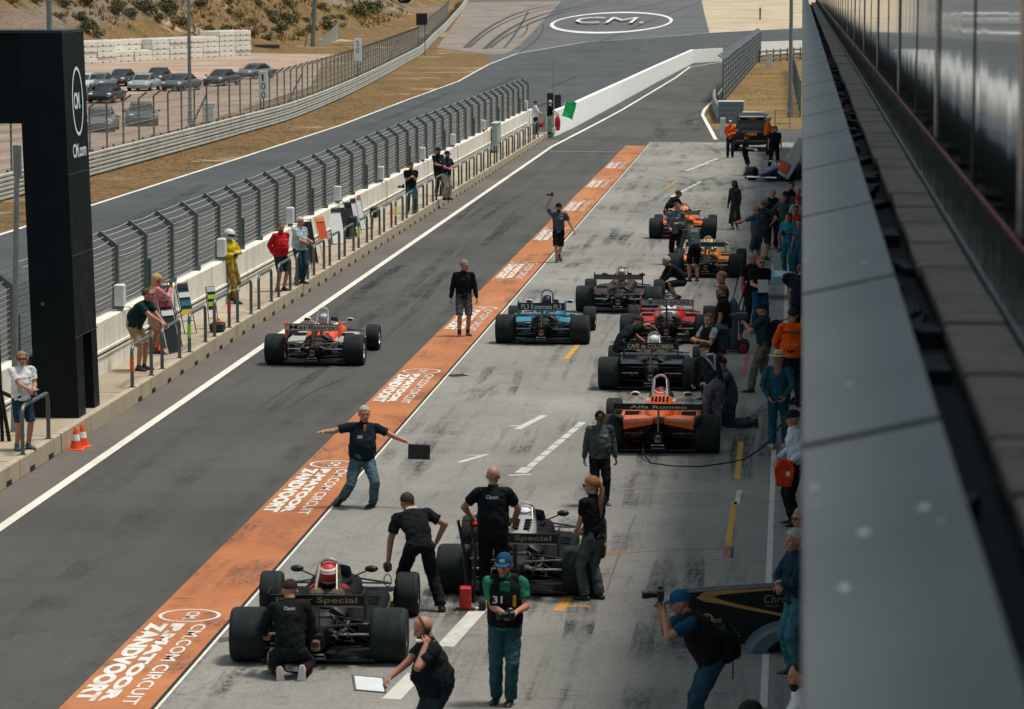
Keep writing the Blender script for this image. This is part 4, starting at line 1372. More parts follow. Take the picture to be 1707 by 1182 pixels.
    M = Matrix.Translation(loc) @ Matrix.Rotation(math.radians(face), 4, 'Z') @ Matrix.Scale(S, 4)
    wl = lambda q: M @ V(q)
    dl, dr = (wrL - elL).normalized(), (wrR - elR).normalized()
    return dict(root=root, M=M, w=wl, L=wl(wrL + dl * .11), R=wl(wrR + dr * .11), mid=wl((wrL + wrR) / 2 + (dl + dr) * .06), head=wl(Hc), Hc=Hc, Nk=Nk, up=up, fwd=fwd, right=right, P0=P0, W1=W1, hx=hx, hy=hy, hz=hz, S=S,
                shL=shL, shR=shR, face=math.radians(face), dir=lambda q: M.to_3x3() @ V(q))

def ptext(p, txt, side, h, col='#dfe3e3', up_=-.12, x=0, wd=None, off=.155):
    """lettering printed on the back or chest of a person"""
    s = -1 if side == 'back' else 1
    o = p['Nk'] + p['up'] * up_ + p['fwd'] * (s * off) + p['right'] * x
    X = p['right'] * (1 if side == 'back' else -1)
    wd = wd or h * len(txt) * .8
    m = MB(); text_mb(m, txt, o - X * wd / 2, X, p['up'], h, wd, .004, .02)
    m.build('lettering', cmat(col, 'flat'), p['root'])

def pbox(p, name, c, d, col, kind='cloth', bev=.01, rz=0, rx=0, thing_=None):
    o = MB().box(c, d, bev=bev, rz=rz, rx=rx).build(name, cmat(col, kind), p['root'])
    return o

def camera_thing(p, label, pos=None, yaw=None, big=False, pitch=0):
    """camera held in a person's hands: top-level"""
    pos = pos if pos is not None else p['mid']
    yaw = p['face'] if yaw is None else math.radians(yaw)
    r = thing('camera', label, 'camera', pos, yaw)
    r.rotation_euler = (math.radians(pitch), 0, yaw)
    k = 1.25 if big else 1
    MB().box((0, 0, 0), (.14 * k, .07, .10 * k), bev=.015).build('camera_body', cmat('#15181a', 'plastic'), r, True)
    MB().box((0, 0, .062 * k), (.06, .06, .035), bev=.012).build('viewfinder', cmat('#15181a', 'plastic'), r)
    MB().lathe([(.036, .03), (.038, .10), (.044, .11), (.046, .15 * k), (.040, .155 * k)], axis='Y', n=16).build('lens', cmat('#101214', 'plastic'), r, True)
    return r

def sheet_thing(name, label, cat, pos, d, rot, col, kind='plastic', second=None):
    r = thing(name, label, cat, pos)
    r.rotation_euler = [math.radians(a) for a in rot]
    MB().box((0, 0, 0), d, bev=min(d) * .3).build('board', cmat(col, kind), r)
    if second:
        MB().box((0, -.01, d[2] / 2 + .003) if d[2] < .03 else (0, -d[1] / 2 - .003, 0), (d[0] * .86, d[1] * .86 if d[2] < .03 else .004, .004 if d[2] < .03 else d[2] * .86)).build('paper', cmat(second, 'flat'), r)
    return r
# ================================================================== RACING CARS
M_tyre = mat('slick_tyre_rubber', '#1b2223', .75, var=.3, scale=5, bump=.15, spec=.35)
M_tyret = mat('scrubbed_tyre_tread', '#252b2c', .85, var=.35, scale=9, bump=.3, spec=.2)
M_carbon = mat('black_composite', '#14191b', .45, var=.2)
M_steel = mat('worn_steel', '#8b8a84', .35, .8, var=.25, scale=14)
M_alu = mat('bright_aluminium', '#b9b8b2', .3, .85, var=.15)
M_eng = mat('oily_engine_metal', '#2f302e', .55, .5, var=.6, scale=18)
M_goldm = mat('gold_wheel_paint', '#a8874a', .4, .5)

def rrect(cx, cz, hw, hh, y, n=20, e=3.2):
    out = []
    for k in range(n):
        a = 2 * PI * k / n; c, s = math.cos(a), math.sin(a)
        out.append(V((cx + hw * math.copysign(abs(c) ** (2 / e), c), y, cz + hh * math.copysign(abs(s) ** (2 / e), s))))
    return out

def wheel(root, x, y, r, w, side, rimm, name='wheel'):
    wh = thing(name, None, None, (x, y, r)); del_ = [wh.pop(k) for k in list(wh.keys())] if len(wh.keys()) else None
    wh.parent = root
    s = side; sh = w * .5
    prof = [(r * .56, -sh * .92), (r * .74, -sh), (r * .90, -sh * .97), (r * .965, -sh * .87), (r * .992, -sh * .70), (r, -sh * .4), (r, sh * .4), (r * .992, sh * .70), (r * .965, sh * .87), (r * .90, sh * .97), (r * .74, sh), (r * .56, sh * .92)]
    m = MB().lathe(prof, axis='X', n=40, closed=False); m = MB()
    R_ = []
    for rr, hh in prof: R_.append([V((hh, rr * math.cos(2 * PI * j / 40), rr * math.sin(2 * PI * j / 40))) for j in range(40)])
    R_.append(R_[0]); m.rings(R_, (False, False)); t = m.build('tyre', M_tyre, wh, True)
    m = MB(); R_ = [[V((hh, rr * 1.0015 * math.cos(2 * PI * j / 40), rr * 1.0015 * math.sin(2 * PI * j / 40))) for j in range(40)] for rr, hh in prof[4:8]]
    m.rings(R_, (False, False)); m.build('tread', M_tyret, t, True)
    m = MB(); rp = [(r * .60, sh * .93), (r * .55, sh * .90), (r * .52, sh * .4), (r * .50, -sh * .1), (r * .22, -sh * .15), (r * .16, sh * .25), (.0, sh * .28)]
    m.rings([[V((s * hh, rr * math.cos(2 * PI * j / 28), rr * math.sin(2 * PI * j / 28))) for j in range(28)] for rr, hh in rp], (False, False))
    m.rings([[V((-s * hh, rr * math.cos(2 * PI * j / 28), rr * math.sin(2 * PI * j / 28))) for j in range(28)] for rr, hh in [(r * .60, sh * .93), (r * .55, sh * .9), (r * .52, sh * .2), (r * .2, sh * .1), (0, sh * .1)]], (False, False))
    m.build('rim', rimm, wh, True)
    m = MB(); 
    for j in range(5):
        a = 2 * PI * j / 5; m.tube([(s * sh * .2, r * .18 * math.cos(a), r * .18 * math.sin(a)), (s * sh * .55, r * .52 * math.cos(a), r * .52 * math.sin(a))], .02, 5)
    m.lathe([(.035, 0), (.03, s * sh * .5), (.0, s * sh * .52)], axis='X', n=8)
    m.build('spokes', rimm, wh)
    return wh

def f1(label, px, py, yaw=0, body='#101416', body2=None, cover=None, wing='#14191b', wtext=None, wcol='#b08d55', wz=(.68, .82), ww=1.1,
       hoop='#b9b8b2', rim='#9a8a5a', deck=None, engine=True, decktext=None, pods=True, wheels=True, nose='body', podc=None, group=None, loc=None, wy=-.42,
       mirror=None, trim=None, lowwing=None, textscale=1., font_h=.09, hh_=1.02, ducts=False, helmet=('#e8e8e6', '#b02a2a'), driver=None, stripe=None, endplate=None):
    loc = loc if loc is not None else at(px, py)
    r = thing('racing_car', label, 'racing car', loc, math.radians(yaw), group)
    pk = 'flat' if body == '#0a0e10' else 'paint'; mb_ = cmat(body, pk); m2 = cmat(body2 or body, pk); mp = cmat(podc or body, pk)
    rimm = cmat(rim, 'metal')
    if wheels:
        for sx in (-1, 1):
            wheel(r, sx * .84, 0, .330, .44, sx, rimm)
            wheel(r, sx * .875, 2.72, .285, .29, sx, rimm)
    # monocoque
    S = [(-.02, .40, .30, .17, .55), (.0, .42, .36, .24, 1.0), (0, .43, .37, .24, 1.5), (0, .42, .35, .22, 2.1), (0, .38, .29, .18, 2.7), (0, .34, .22, .12, 3.15), (0, .30, .13, .06, 3.55), (0, .29, .05, .025, 3.65)]
    m = MB(); m.rings([rrect(0, cz, hw, hh, y) for _, cz, hw, hh, y in S]); m.build('monocoque', mb_, r, True)
    m = MB(); R_ = [[V((.22 * k * math.cos(2 * PI * j / 24), 1.62 + .38 * k * math.sin(2 * PI * j / 24), z)) for j in range(24)] for k, z in ((1.18, .62), (1.16, .70), (1.04, .72), (1.0, .66))]
    m.rings(R_, (False, False)); m.build('cockpit_surround', m2, r, True)
    MB().rings([[V((.21 * math.cos(2 * PI * j / 20), 1.62 + .37 * math.sin(2 * PI * j / 20), z)) for j in range(20)] for z in (.655, .66)]).build('cockpit_opening', cmat('#07090a', 'flat'), r)
    m = MB(); R_ = [[V((.235 * math.sin(a) * k, 1.80 + .24 * math.cos(a) * k, z)) for a in [(-1.3 + 2.6 * j / 10) for j in range(11)]] for k, z in ((1.05, .68), (.92, .80))]
    m.rings(R_, (False, False), closed=False); m.build('windscreen', cmat('#3b4649', 'plastic'), r, True)
    if pods:
        for sx in (-1, 1):
            m = MB(); m.rings([rrect(sx * .50, .30, hw, hh, y, 20, 5) for hw, hh, y in ((.20, .10, .48), (.215, .20, .62), (.22, .215, 1.2), (.21, .20, 1.9), (.17, .14, 2.15))])
            m.build('sidepod', mp, r, True)
            MB().box((sx * .52, 2.13, .30), (.28, .06, .20), bev=.01).build('radiator_inlet', cmat('#0a0d0e', 'flat'), r)
            m = MB()
            for k in range(6): m.box((sx * .5, .95 + .09 * k, .518), (.26, .03, .012))
            m.build('louvres', cmat('#15191a', 'flat'), r)
    MB().box((0, 1.2, .075), (1.36, 2.9, .03)).build('floor', M_carbon, r)
    # engine cover / bare engine
    if cover:
        m = MB(); m.rings([rrect(0, cz, hw, hh, y, 20, 2.6) for hw, hh, cz, y in ((.13, .08, .60, .35), (.18, .15, .62, .6), (.19, .19, .64, .85), (.17, .20, .68, 1.1), (.14, .17, .72, 1.28))])
        m.build('engine_cover', cmat(cover, 'paint'), r, True)
        m = MB(); 
        for sx in (-1, 1):
            for k in range(4): m.box((sx * .08, .60 + .09 * k, .785 + .02 * k), (.09, .05, .02), rx=.1)
        m.build('cover_louvres', cmat('#1b1f20', 'flat'), r)
    if engine:
        m = MB(); m.box((0, .62, .36), (.34, .62, .34), bev=.04)
        for sx in (-1, 1): m.box((sx * .17, .62, .50), (.20, .56, .16), ry=sx * .6, bev=.03)
        m.build('engine_block', M_eng, r, True)
        if not cover:
            m = MB()
            for sx in (-1, 1):
                for k in range(4): m.lathe([(.020, 0), (.024, .05), (.036, .10), (.030, .10), (.018, .04)], (sx * .06, .42 + .13 * k, .58), n=10)
            m.build('intake_trumpets', M_alu, r, True)
            for sx in (-1, 1):
                MB().ell((sx * .13, .95, .62), (.10, .13, .09), 14).build('plenum_cover', cmat('#5f5540', 'cloth'), r, True)
        m = MB()
        for sx in (-1, 1):
            for k in range(4):
                m.tube([(sx * .20, .42 + .13 * k, .42), (sx * .31, .36 + .10 * k, .40), (sx * .30, .15, .36), (sx * .22, -.05, .34)], .021, 6)
        m.build('exhaust_manifold', mat('burnt_exhaust', '#6d5a48', .5, .7, var=.3), r, True)
        for sx in (-1, 1): MB().tube([(sx * .22, -.0, .34), (sx * .20, -.30, .36), (sx * .20, -.48, .38)], [.036, .038, .044], 12, False).build('exhaust_pipe', M_steel, r, True)
    m = MB(); m.rings([rrect(0, cz, hw, hh, y, 16, 3.5) for hw, hh, cz, y in ((.16, .16, .32, .36), (.12, .13, .32, .1), (.10, .12, .32, -.2), (.085, .10, .31, -.38))])
    m.lathe([(.075, 0), (.085, .03), (.08, .10)], (-.15, .0, .32), 'X', 16); m.lathe([(.08, 0), (.085, .07), (.075, .10)], (.06, .0, .32), 'X', 16)
    for k in range(4): m.box((0, -.39, .25 + .05 * k), (.15, .02, .02))
    m.build('gearbox', M_eng, r, True)
    m = MB(); m.box((0, -.48, .30), (.10, .12, .13), bev=.02); m.tube([(-.10, -.52, .20), (.10, -.52, .20), (.12, -.46, .14), (-.12, -.46, .14), (-.10, -.52, .20)], .010, 5)
    m.build('jacking_frame', M_steel, r)
    MB().box((0, -.545, .33), (.09, .02, .07), bev=.008).build('rain_light', cmat('#7a1512', 'plastic'), r)
    for sx in (-1, 1):
        MB().tube([(sx * .13, 0, .33), (sx * .64, 0, .335)], .017, 8).build('drive_shaft', M_alu, r, True)
        MB().lathe([(.04, -.03), (.055, 0), (.04, .03)], (sx * .17, 0, .33), 'X', 12).build('shaft_joint', M_steel, r, True)
        for k, seg in enumerate([((.11, -.18, .20), (.64, -.02, .20)), ((.13, .34, .20), (.64, .03, .20)), ((.10, -.12, .46), (.64, 0, .47)), ((.16, .34, .48), (.64, .02, .47)), ((.12, .05, .56), (.60, .0, .24))]):
            a, b_ = V(seg[0]), V(seg[1]); a.x *= sx; b_.x *= sx
            MB().tube([a, b_], .014, 6).build('suspension_arm', M_carbon if k != 2 else M_steel, r)
        m = MB(); pts = []
        a, b_ = V((sx * .14, .02, .52)), V((sx * .40, .0, .26)); 
        for k in range(37):
            t = k / 36; an = 2 * PI * 6 * t; q = a.lerp(b_, t); m_ = (b_ - a).normalized(); u_ = V((0, 1, 0)); v_ = m_.cross(u_)
            pts.append(q + u_ * .035 * math.cos(an) + v_ * .035 * math.sin(an))
        m.tube(pts, .007, 4); m.build('coil_spring', M_steel, r)
        MB().box((sx * .62, 0, .33), (.05, .12, .32), bev=.02).build('rear_upright', M_eng, r)
        for seg in [((.24, 2.55, .46), (.66, 2.72, .42)), ((.22, 2.95, .44), (.66, 2.72, .42)), ((.24, 2.5, .18), (.66, 2.72, .17)), ((.20, 3.0, .2), (.66, 2.72, .17)), ((.22, 2.82, .36), (.66, 2.80, .30))]:
            a, b_ = V(seg[0]), V(seg[1]); a.x *= sx; b_.x *= sx
            MB().tube([a, b_], .013, 6).build('suspension_arm', M_carbon, r)
        # brake duct
        MB().rings([rrect(sx * .52, .34, .07, .09, y, 12, 3) for y in (.12, .22)]).build('brake_duct', M_carbon, r, True)
        mm = cmat(mirror or body2 or body, 'paint')
        m = MB(); m.tube([(sx * .25, 1.95, .66), (sx * .42, 1.93, .74)], .010, 5); m.ell((sx * .47, 1.93, .76), (.085, .045, .045), 12); mo = m.build('mirror', mm, r, True)
        MB().ell((sx * .47, 1.893, .76), (.068, .012, .034), 12).build('mirror_glass', cmat('#1c2224', 'plastic'), mo, True)
    # roll hoop
    m = MB(); pts = [(-.16, 1.14, .60)] + [(-.125 * math.cos(PI * k / 8), 1.20, hh_ - .125 + .125 * math.sin(PI * k / 8)) for k in range(9)] + [(.16, 1.14, .60)]
    m.tube(pts, .022, 8); m.build('roll_hoop', cmat(hoop, 'metal'), r, True)
    m = MB(); m.tube([(-.10, 1.20, hh_ - .05), (-.14, .80, .58)], .013, 6); m.tube([(.10, 1.20, hh_ - .05), (.14, .80, .58)], .013, 6); m.build('hoop_stay', cmat(hoop, 'metal'), r)
    # rear wing
    def foil(y0, z0, ch, hw, tilt, th=.035, up=.0):
        R_ = []
        for x in (-hw, hw):
            ring = []
            for k in range(14):
                a = 2 * PI * k / 14; u = .5 - .5 * math.cos(a); t_ = math.sin(a) * th * math.sqrt(max(0, 1 - u)) * 1.2
                yy, zz = ch * (.5 - u), t_
                ring.append(V((x, y0 + yy * math.cos(tilt) + zz * math.sin(tilt), z0 - yy * math.sin(tilt) + zz * math.cos(tilt))))
            R_.append(ring)
        return R_
    hw = ww / 2; z0, z1 = wz
    m = MB(); m.rings(foil(wy + .16, z0 + .02, .30, hw, .22)); w_ = m.build('rear_wing', cmat(wing, 'paint'), r, True)
    MB().box((0, wy - .02, (z0 + z1) / 2), (ww, .018, z1 - z0), rx=-.12, bev=.006).build('wing_flap', cmat(wing, 'paint'), w_)
    MB().box((0, wy - .035, z0 + .004), (ww, .012, .014)).build('wing_trim', cmat(trim or '#8a8a84', 'metal'), w_)
    MB().box((0, wy - .035, z1 - .004), (ww, .012, .012)).build('wing_lip', cmat(trim or '#3a3f40', 'metal'), w_)
    for sx in (-1, 1):
        m = MB(); x = sx * hw; pr = [(x, wy + .36, z0 - .14), (x, wy - .06, z0 - .16), (x, wy - .10, z1 + .03), (x, wy + .20, z1 + .05), (x, wy + .38, z0 + .04)]
        m.prism(pr, (sx * .012, 0, 0)); m.build('end_plate', cmat(endplate or body, 'paint'), w_)
    m = MB(); m.box((0, wy + .10, (z0 + .40) / 2 + .02), (.035, .20, z0 - .38), rx=.1, bev=.01); m.build('wing_pillar', M_steel if not cover else M_carbon, w_)
    if wtext:
        m = MB(); hgt = (z1 - z0) * .62 * textscale; wd = ww * .86
        text_mb(m, wtext, (-wd / 2 * textscale, wy - .036 + .02 * 0, (z0 + z1) / 2 - hgt / 2), (1, 0, 0), (0, .12, 1), hgt, wd * textscale, .004, .008)
        m.build('lettering', cmat(wcol, 'flat'), w_)
    if ducts:
        for sx in (-1, 1):
            m = MB(); m.rings([rrect(sx * .40, .34, hw_, hh, y, 16, 8) for hw_, hh, y in ((.235, .20, -.12), (.23, .19, .5))], (False, True)); m.rings([rrect(sx * .40, .34, hw_, hh, y, 16, 8) for hw_, hh, y in ((.225, .19, -.12), (.22, .18, .4))], (False, True))
            m.build('tunnel_exit', cmat('#12171a', 'paint'), r)
            MB().box((sx * .40, -.124, .545), (.47, .012, .016)).build('tunnel_lip', cmat('#8d9699', 'metal'), r)
    if lowwing:
        m = MB(); m.rings(foil(wy + .3, z0 - .13, .42, .62, .06, .03)); m.build('rear_deck', cmat(lowwing, 'paint'), r, True)
    if deck:   # wide rear bodywork between and ahead of the rear wheels
        m = MB(); prf = [(-.30, .60, .60), (-.05, .62, .58), (.35, .60, .46), (.62, .50, .36)]
        for sx in (-1, 1):
            m = MB(); m.rings([[V((sx * .10, y, z)), V((sx * hx_, y, z - .03)), V((sx * hx_, y, z - .15)), V((sx * .10, y, z - .06))] for y, z, hx_ in [(-.34, .60, .60), (-.02, .63, .60), (.45, .60, .60), (.9, .54, .66)]])
            m.build('rear_deck', cmat(deck, 'paint'), r)
        m = MB(); m.rings([rrect(0, cz, hw_, hh, y, 20, 2.6) for hw_, hh, cz, y in ((.10, .05, .58, -.2), (.20, .13, .60, .25), (.25, .18, .64, .7), (.22, .2, .68, 1.1))]); m.build('engine_cover', cmat(deck, 'paint'), r, True)
        m = MB()
        for i in range(5):
            for k in range(3): m.box((-.13 + .065 * i, .62 + .08 * k, .825 - .0 + .015 * k), (.04, .055, .02), rx=.12)
        m.build('cover_louvres', cmat('#14181a', 'flat'), r)
    # front wing
    m = MB()
    m.rings(foil(3.42, .20, .34, .72, .10, .03)); fw = m.build('front_wing', m2, r, True)
    for sx in (-1, 1): MB().box((sx * .725, 3.42, .20), (.015, .42, .16), bev=.004).build('end_plate', cmat(endplate or body, 'paint'), fw)
    if stripe:
        m = MB()
        for sx in (-1, 1):
            m.prism([(sx * .722, .60, .36), (sx * .722, 1.9, .40), (sx * .722, 1.9, .42), (sx * .722, .60, .385)], (sx * .003, 0, 0))
            m.box((sx * .20, 2.6, .553), (.02, 1.2, .004), rx=-.075)
        m.build('gold_stripes', cmat(stripe, 'paint'), r)
    if driver:
        M = Matrix.Translation(loc) @ Matrix.Rotation(math.radians(yaw), 4, 'Z')
        q = M @ V((0, 1.36, -.04))
        person(driver[0], loc=q, h=1.72, face=yaw, pz=.22, lean=-16, nod=-8, hat=('helmet', driver[1], driver[2]), top=(driver[3], 'long'), legs=(driver[3], 'trousers'), hair=None,
               LH=(-.14, .50, .50), RH=(.14, .50, .50), LF=(-.09, .98, .28), RF=(.09, .98, .28), kpL=(0, .2, 1), kpR=(0, .2, 1), hturn=driver[4] if len(driver) > 4 else 0)
    return r

# ================================================================== ROAD CARS
def road_car(label, px, py, yaw, col, kind='coupe', plate='#d8b23a', loc=None, group=None, name='parked_car'):
    loc = loc if loc is not None else at(px, py)
    r = thing(name, label, 'car', loc, math.radians(yaw), group)
    suv = kind == 'suv'
    L, Wd = (4.7, 1.9) if suv else (4.4, 1.8)
    H = 1.75 if suv else 1.28
    belt = 1.02 if suv else .80; g0 = .28 if suv else .18
    hl, hw = L / 2, Wd / 2
    def sec(y, hwid, zb, zt, e=4):
        return rrect(0, (zb + zt) / 2, hwid, (zt - zb) / 2, y, 24, e)
    m = MB()
    if suv: P_ = [(-hl, .80, .45, .95), (-hl + .08, .92, .32, 1.05), (-1.4, .95, g0, 1.10), (0, .95, g0, 1.08), (1.2, .95, g0, 1.06), (1.9, .93, g0, 1.0), (hl - .15, .86, .35, .92), (hl, .76, .45, .80)]
    else: P_ = [(-hl, .70, .35, .72), (-hl + .12, .84, .25, .82), (-1.3, .90, g0, .90), (0, .88, g0, .84), (1.0, .89, g0, .82), (1.6, .87, g0, .74), (hl - .15, .78, .24, .62), (hl, .66, .32, .50)]
    m.rings([sec(*p) for p in P_]); m.build('body', cmat(col, 'paint'), r, True)
    m = MB()
    if suv: C_ = [(-hl + .10, .70, 1.0, 1.10), (-hl + .45, .74, 1.0, 1.66), (-1.2, .76, 1.0, H), (.2, .76, 1.0, H), (.75, .74, 1.0, 1.66), (1.35, .72, 1.0, 1.06)]
    else: C_ = [(-1.75, .52, .78, .84), (-1.1, .60, .78, 1.16), (-.45, .62, .78, H), (.1, .62, .78, H - .03), (.95, .60, .76, .83)]
    m.rings([sec(y, a, b, c, 3.2) for y, a, b, c in C_]); cb = m.build('cabin', cmat('#161c1f', 'plastic'), r, True)
    m = MB(); 
    if suv: m.rings([sec(y, a, b, c, 5) for y, a, b, c in [(-hl + .42, .70, 1.64, 1.72), (-1.2, .73, 1.68, 1.79), (.2, .73, 1.68, 1.79), (.7, .68, 1.62, 1.70)]])
    else: m.rings([sec(y, a, b, c, 5) for y, a, b, c in [(-1.0, .50, 1.12, 1.20), (-.45, .54, 1.2, 1.30), (.05, .53, 1.18, 1.27), (.25, .50, 1.1, 1.18)]])
    m.build('roof', cmat(col, 'paint'), r, True)
    for sx in (-1, 1):
        m = MB()
        if suv:
            for y0, y1 in ((-2.2, -1.93), (-.35, -.28), (1.3, .7)): m.tube([(sx * .80, y0, 1.05), (sx * .735, y1, 1.70)], .035, 5)
            m.tube([(sx * .62, -1.9, 1.80), (sx * .62, .3, 1.80)], .02, 5)
        else:
            m.tube([(sx * .62, 1.0, .82), (sx * .54, .12, 1.26)], .03, 5); m.tube([(sx * .60, -1.5, .88), (sx * .52, -.7, 1.26)], .05, 5)
        m.build('window_pillars', cmat(col, 'paint'), r)
        for y in (-1.35 if not suv else -1.4, 1.35 if not suv else 1.42):
            rr = .34 if suv else .31
            w_ = MB(); w_.lathe([(rr * .6, -.1), (rr * .95, -.11), (rr, -.06), (rr, .06), (rr * .95, .11), (rr * .6, .1)], (sx * (hw - .12), y, rr), 'X', 22)
            wo = w_.build('wheel', M_tyre, r, True)
            MB().lathe([(rr * .66, sx * .112), (rr * .6, sx * .09), (rr * .2, sx * .07), (0, sx * .08)], (sx * (hw - .12), y, rr), 'X', 18).build('rim', cmat('#9c9f9e', 'metal'), wo, True)
        hz_, hy_ = (.82, hl - .06) if suv else (.62, hl - .28)
        MB().ell((sx * .62, hy_, hz_), (.16, .10, .09), 12).build('headlight', cmat('#dfe6e6', 'plastic'), r, True)
        MB().box((sx * (hw - .08), -hl + .05, (.98 if suv else .66)), (.24, .10, .20 if suv else .12), bev=.03).build('tail_light', cmat('#b5281e', 'plastic'), r, True)
        MB().box((sx * (hw + .06), .75, belt + .04), (.16, .10, .12), bev=.03).build('wing_mirror', cmat(col, 'paint'), r, True)
    MB().box((0, hl - .02, .42), (.52, .03, .11), bev=.006).build('number_plate', cmat(plate, 'flat'), r)
    if suv:
        MB().box((0, -hl - .03, .86), (.52, .03, .12), bev=.006).build('number_plate', cmat(plate, 'flat'), r)
        MB().box((0, -2.10, 1.35), (1.26, .02, .44), rx=-.42, bev=.02).build('rear_window', cmat('#232b2e', 'plastic'), r)
        MB().box((0, -1.93, 1.70), (1.30, .30, .05), bev=.02).build('spoiler', cmat('#b9bfc0', 'paint'), r)
        MB().box((0, -hl - .02, .48), (1.7, .10, .20), bev=.04).build('rear_bumper', cmat('#1a1f21', 'plastic'), r)
        MB().box((0, -1.99, 1.60), (.42, .03, .06)).build('warning_panel', cmat('#d8542a', 'flat'), r)
        m = MB(); text_mb(m, 'X-227-GK', (-.21, -hl - .047, .825), (1, 0, 0), (0, 0, 1), .07, .42, .002); m.build('lettering', M_ink, r)
        MB().box((0, -.6, 1.86), (1.1, .28, .09), bev=.03).build('light_bar', cmat('#c8cdcd', 'plastic'), r)
    return r
# ================================================================== PLACING CARS
f1('black and gold racing car with bare engine, its left tyre checked by a crouching mechanic', 533, 1103, 3.2, body='#0a0e10', wing='#0b0f11', wtext='Player Special', wcol='#a48a5c', ww=1.12, wz=(.74, .88), wy=-.30, stripe='#a8874a', hoop='#c4bfae', rim='#a08448', driver=('driver in a red and white helmet in the front black and gold car', '#c8383a', '#ecebe6', '#a03432'))
f1('black and gold racing car with taped white cover behind the driver, beside the bald mechanic', 862, 990, 0, body='#0a0e10', wing='#0b0f11', wtext='Player Special', wcol='#a48a5c', ww=1.14, wz=(.76, .90), stripe='#a8874a', hoop='#c4c4c0', rim='#a08448', cover='#9c9d9a', driver=('driver in a white helmet with grey lines in the second black and gold car', '#e4e6e6', '#59615f', '#2a2522'))
f1('orange racing car with wide orange rear deck and black wing reading Alfa Romeo', 1098, 754, 1, body='#e2641c', body2='#e8e4dd', wing='#15191b', wtext='Alfa Romeo', wcol='#cfc8bb', ww=1.50, wz=(.80, .91), textscale=.75, hh_=1.19, deck='#e2641c', hoop='#c9c6c4', rim='#c3c3be', podc='#e2641c', endplate='#15191b', driver=('driver in a red and white striped helmet in the wide orange car', '#ad2f35', '#e9e6e2', '#8d2c30'))
f1('black racing car with square rear ducts and wing reading CAFE de COLOMBIA', 1086, 650, 0, body='#15191b', wing='#15191b', wtext='CAFE de COLOMBIA', wcol='#d9c9a5', ww=1.06, wz=(.86, 1.00), ducts=True, hoop='#9aa0a0', rim='#8c8f8d', lowwing='#20262a', driver=('driver in a plain white helmet in the black car', '#e6e8e8', '#c8cccc', '#22272a'))
f1('red and white racing car with tall white engine cover in the middle of the queue', 1112, 572, 0, body='#b5221c', body2='#d9d5cf', wing='#a79f9a', wtext='TIM HOER RACING', wcol='#3a3532', ww=1.16, wz=(.90, 1.04), cover='#e6e6e4', hoop='#3a3f40', lowwing='#c5302a', rim='#9a9c9a', podc='#a81f1a', driver=('driver in a dark helmet in the red and white car', '#26292b', '#8c8f90', '#7d2a28'))
f1('red racing car with plain grey rear wing and exposed engine beside the blue car', 1032, 521, 0, body='#2a1f21', body2='#a8403c', podc='#3a2426', wing='#4f5657', ww=1.16, wz=(.86, .98), hoop='#a9aaa6', rim='#8c8f8d', driver=('driver in a pale helmet in the red car with the grey wing', '#b7aea8', '#7e2c2e', '#7e2c2e'))
f1('blue racing car with black wing reading PL3 Ketemata next to the orange strip', 905, 573, 0, body='#3b7f96', body2='#cfdde0', wing='#1f2a2e', wtext='PL3 Ketemata PL3', wcol='#c6d3d4', ww=1.04, wz=(.80, .97), hh_=1.10, hoop='#8f9aa0', rim='#b9bcbb', lowwing='#2f7389', cover=None, driver=('driver in a dark helmet with pale overalls in the blue car', '#1e2528', '#3c4649', '#c9d0d2'))
f1('white and orange red racing car driving in the pit lane with wing reading Marlboro', 526, 608, 0, body='#e2502c', body2='#f0ece6', wing='#b8b5ae', wtext='Marlboro', wcol='#1a1c1d', ww=1.12, wz=(.78, .92), hh_=1.08, hoop='#c8c4be', rim='#b9bcbb', podc='#a8a49e', lowwing=None, endplate='#e2502c', mirror='#e6c9c0', driver=('driver in a silver helmet in the white and orange car on the pit lane', '#b4bac0', '#7d868c', '#e0642c'))
f1('orange racing car with grey wing at the far head of the queue', 1138, 398, 0, body='#e2641c', body2='#ecdcc8', wing='#777c7c', ww=1.06, wz=(.80, .92), cover='#e2641c', hoop='#c8794a', rim='#b9bcbb', driver=('driver in an orange and white helmet in the farthest orange car', '#e0853e', '#f0eee8', '#b0552a'))
f1('orange and white racing car with bare engine behind the two grey shirted mechanics', 1177, 462, -1, body='#e08436', body2='#e9e2d8', wing='#40484a', ww=1.06, wz=(.88, 1.00), hoop='#c9c6be', rim='#b9bcbb', driver=('driver in a yellow orange helmet between the mechanics', '#d9933c', '#e9e6e0', '#3a3f42'))
f1('blue and white racing car with its nose toward the queue at the far right', 1338, 296, 152, body='#2c3c56', body2='#c9cdd0', wing='#9aa0a2', ww=1.0, wz=(.85, .97), cover='#c4c9cb', rim='#3a3f40', nose='body', podc='#1c2226')
# raised body panel of that car
q = at(1312, 304)
r = thing('body_panel', 'grey and white body panel standing tilted behind the far right car', 'body panel', q, math.radians(-20))
MB().box((.25, 0, .95), (.55, .10, 1.7), ry=.55, bev=.04).build('shell', cmat('#a6abaa', 'paint'), r)
MB().box((-.10, -.09, .62), (.42, .06, .42), ry=.55, bev=.03).build('coloured_nose', cmat('#c9543a', 'paint'), r)

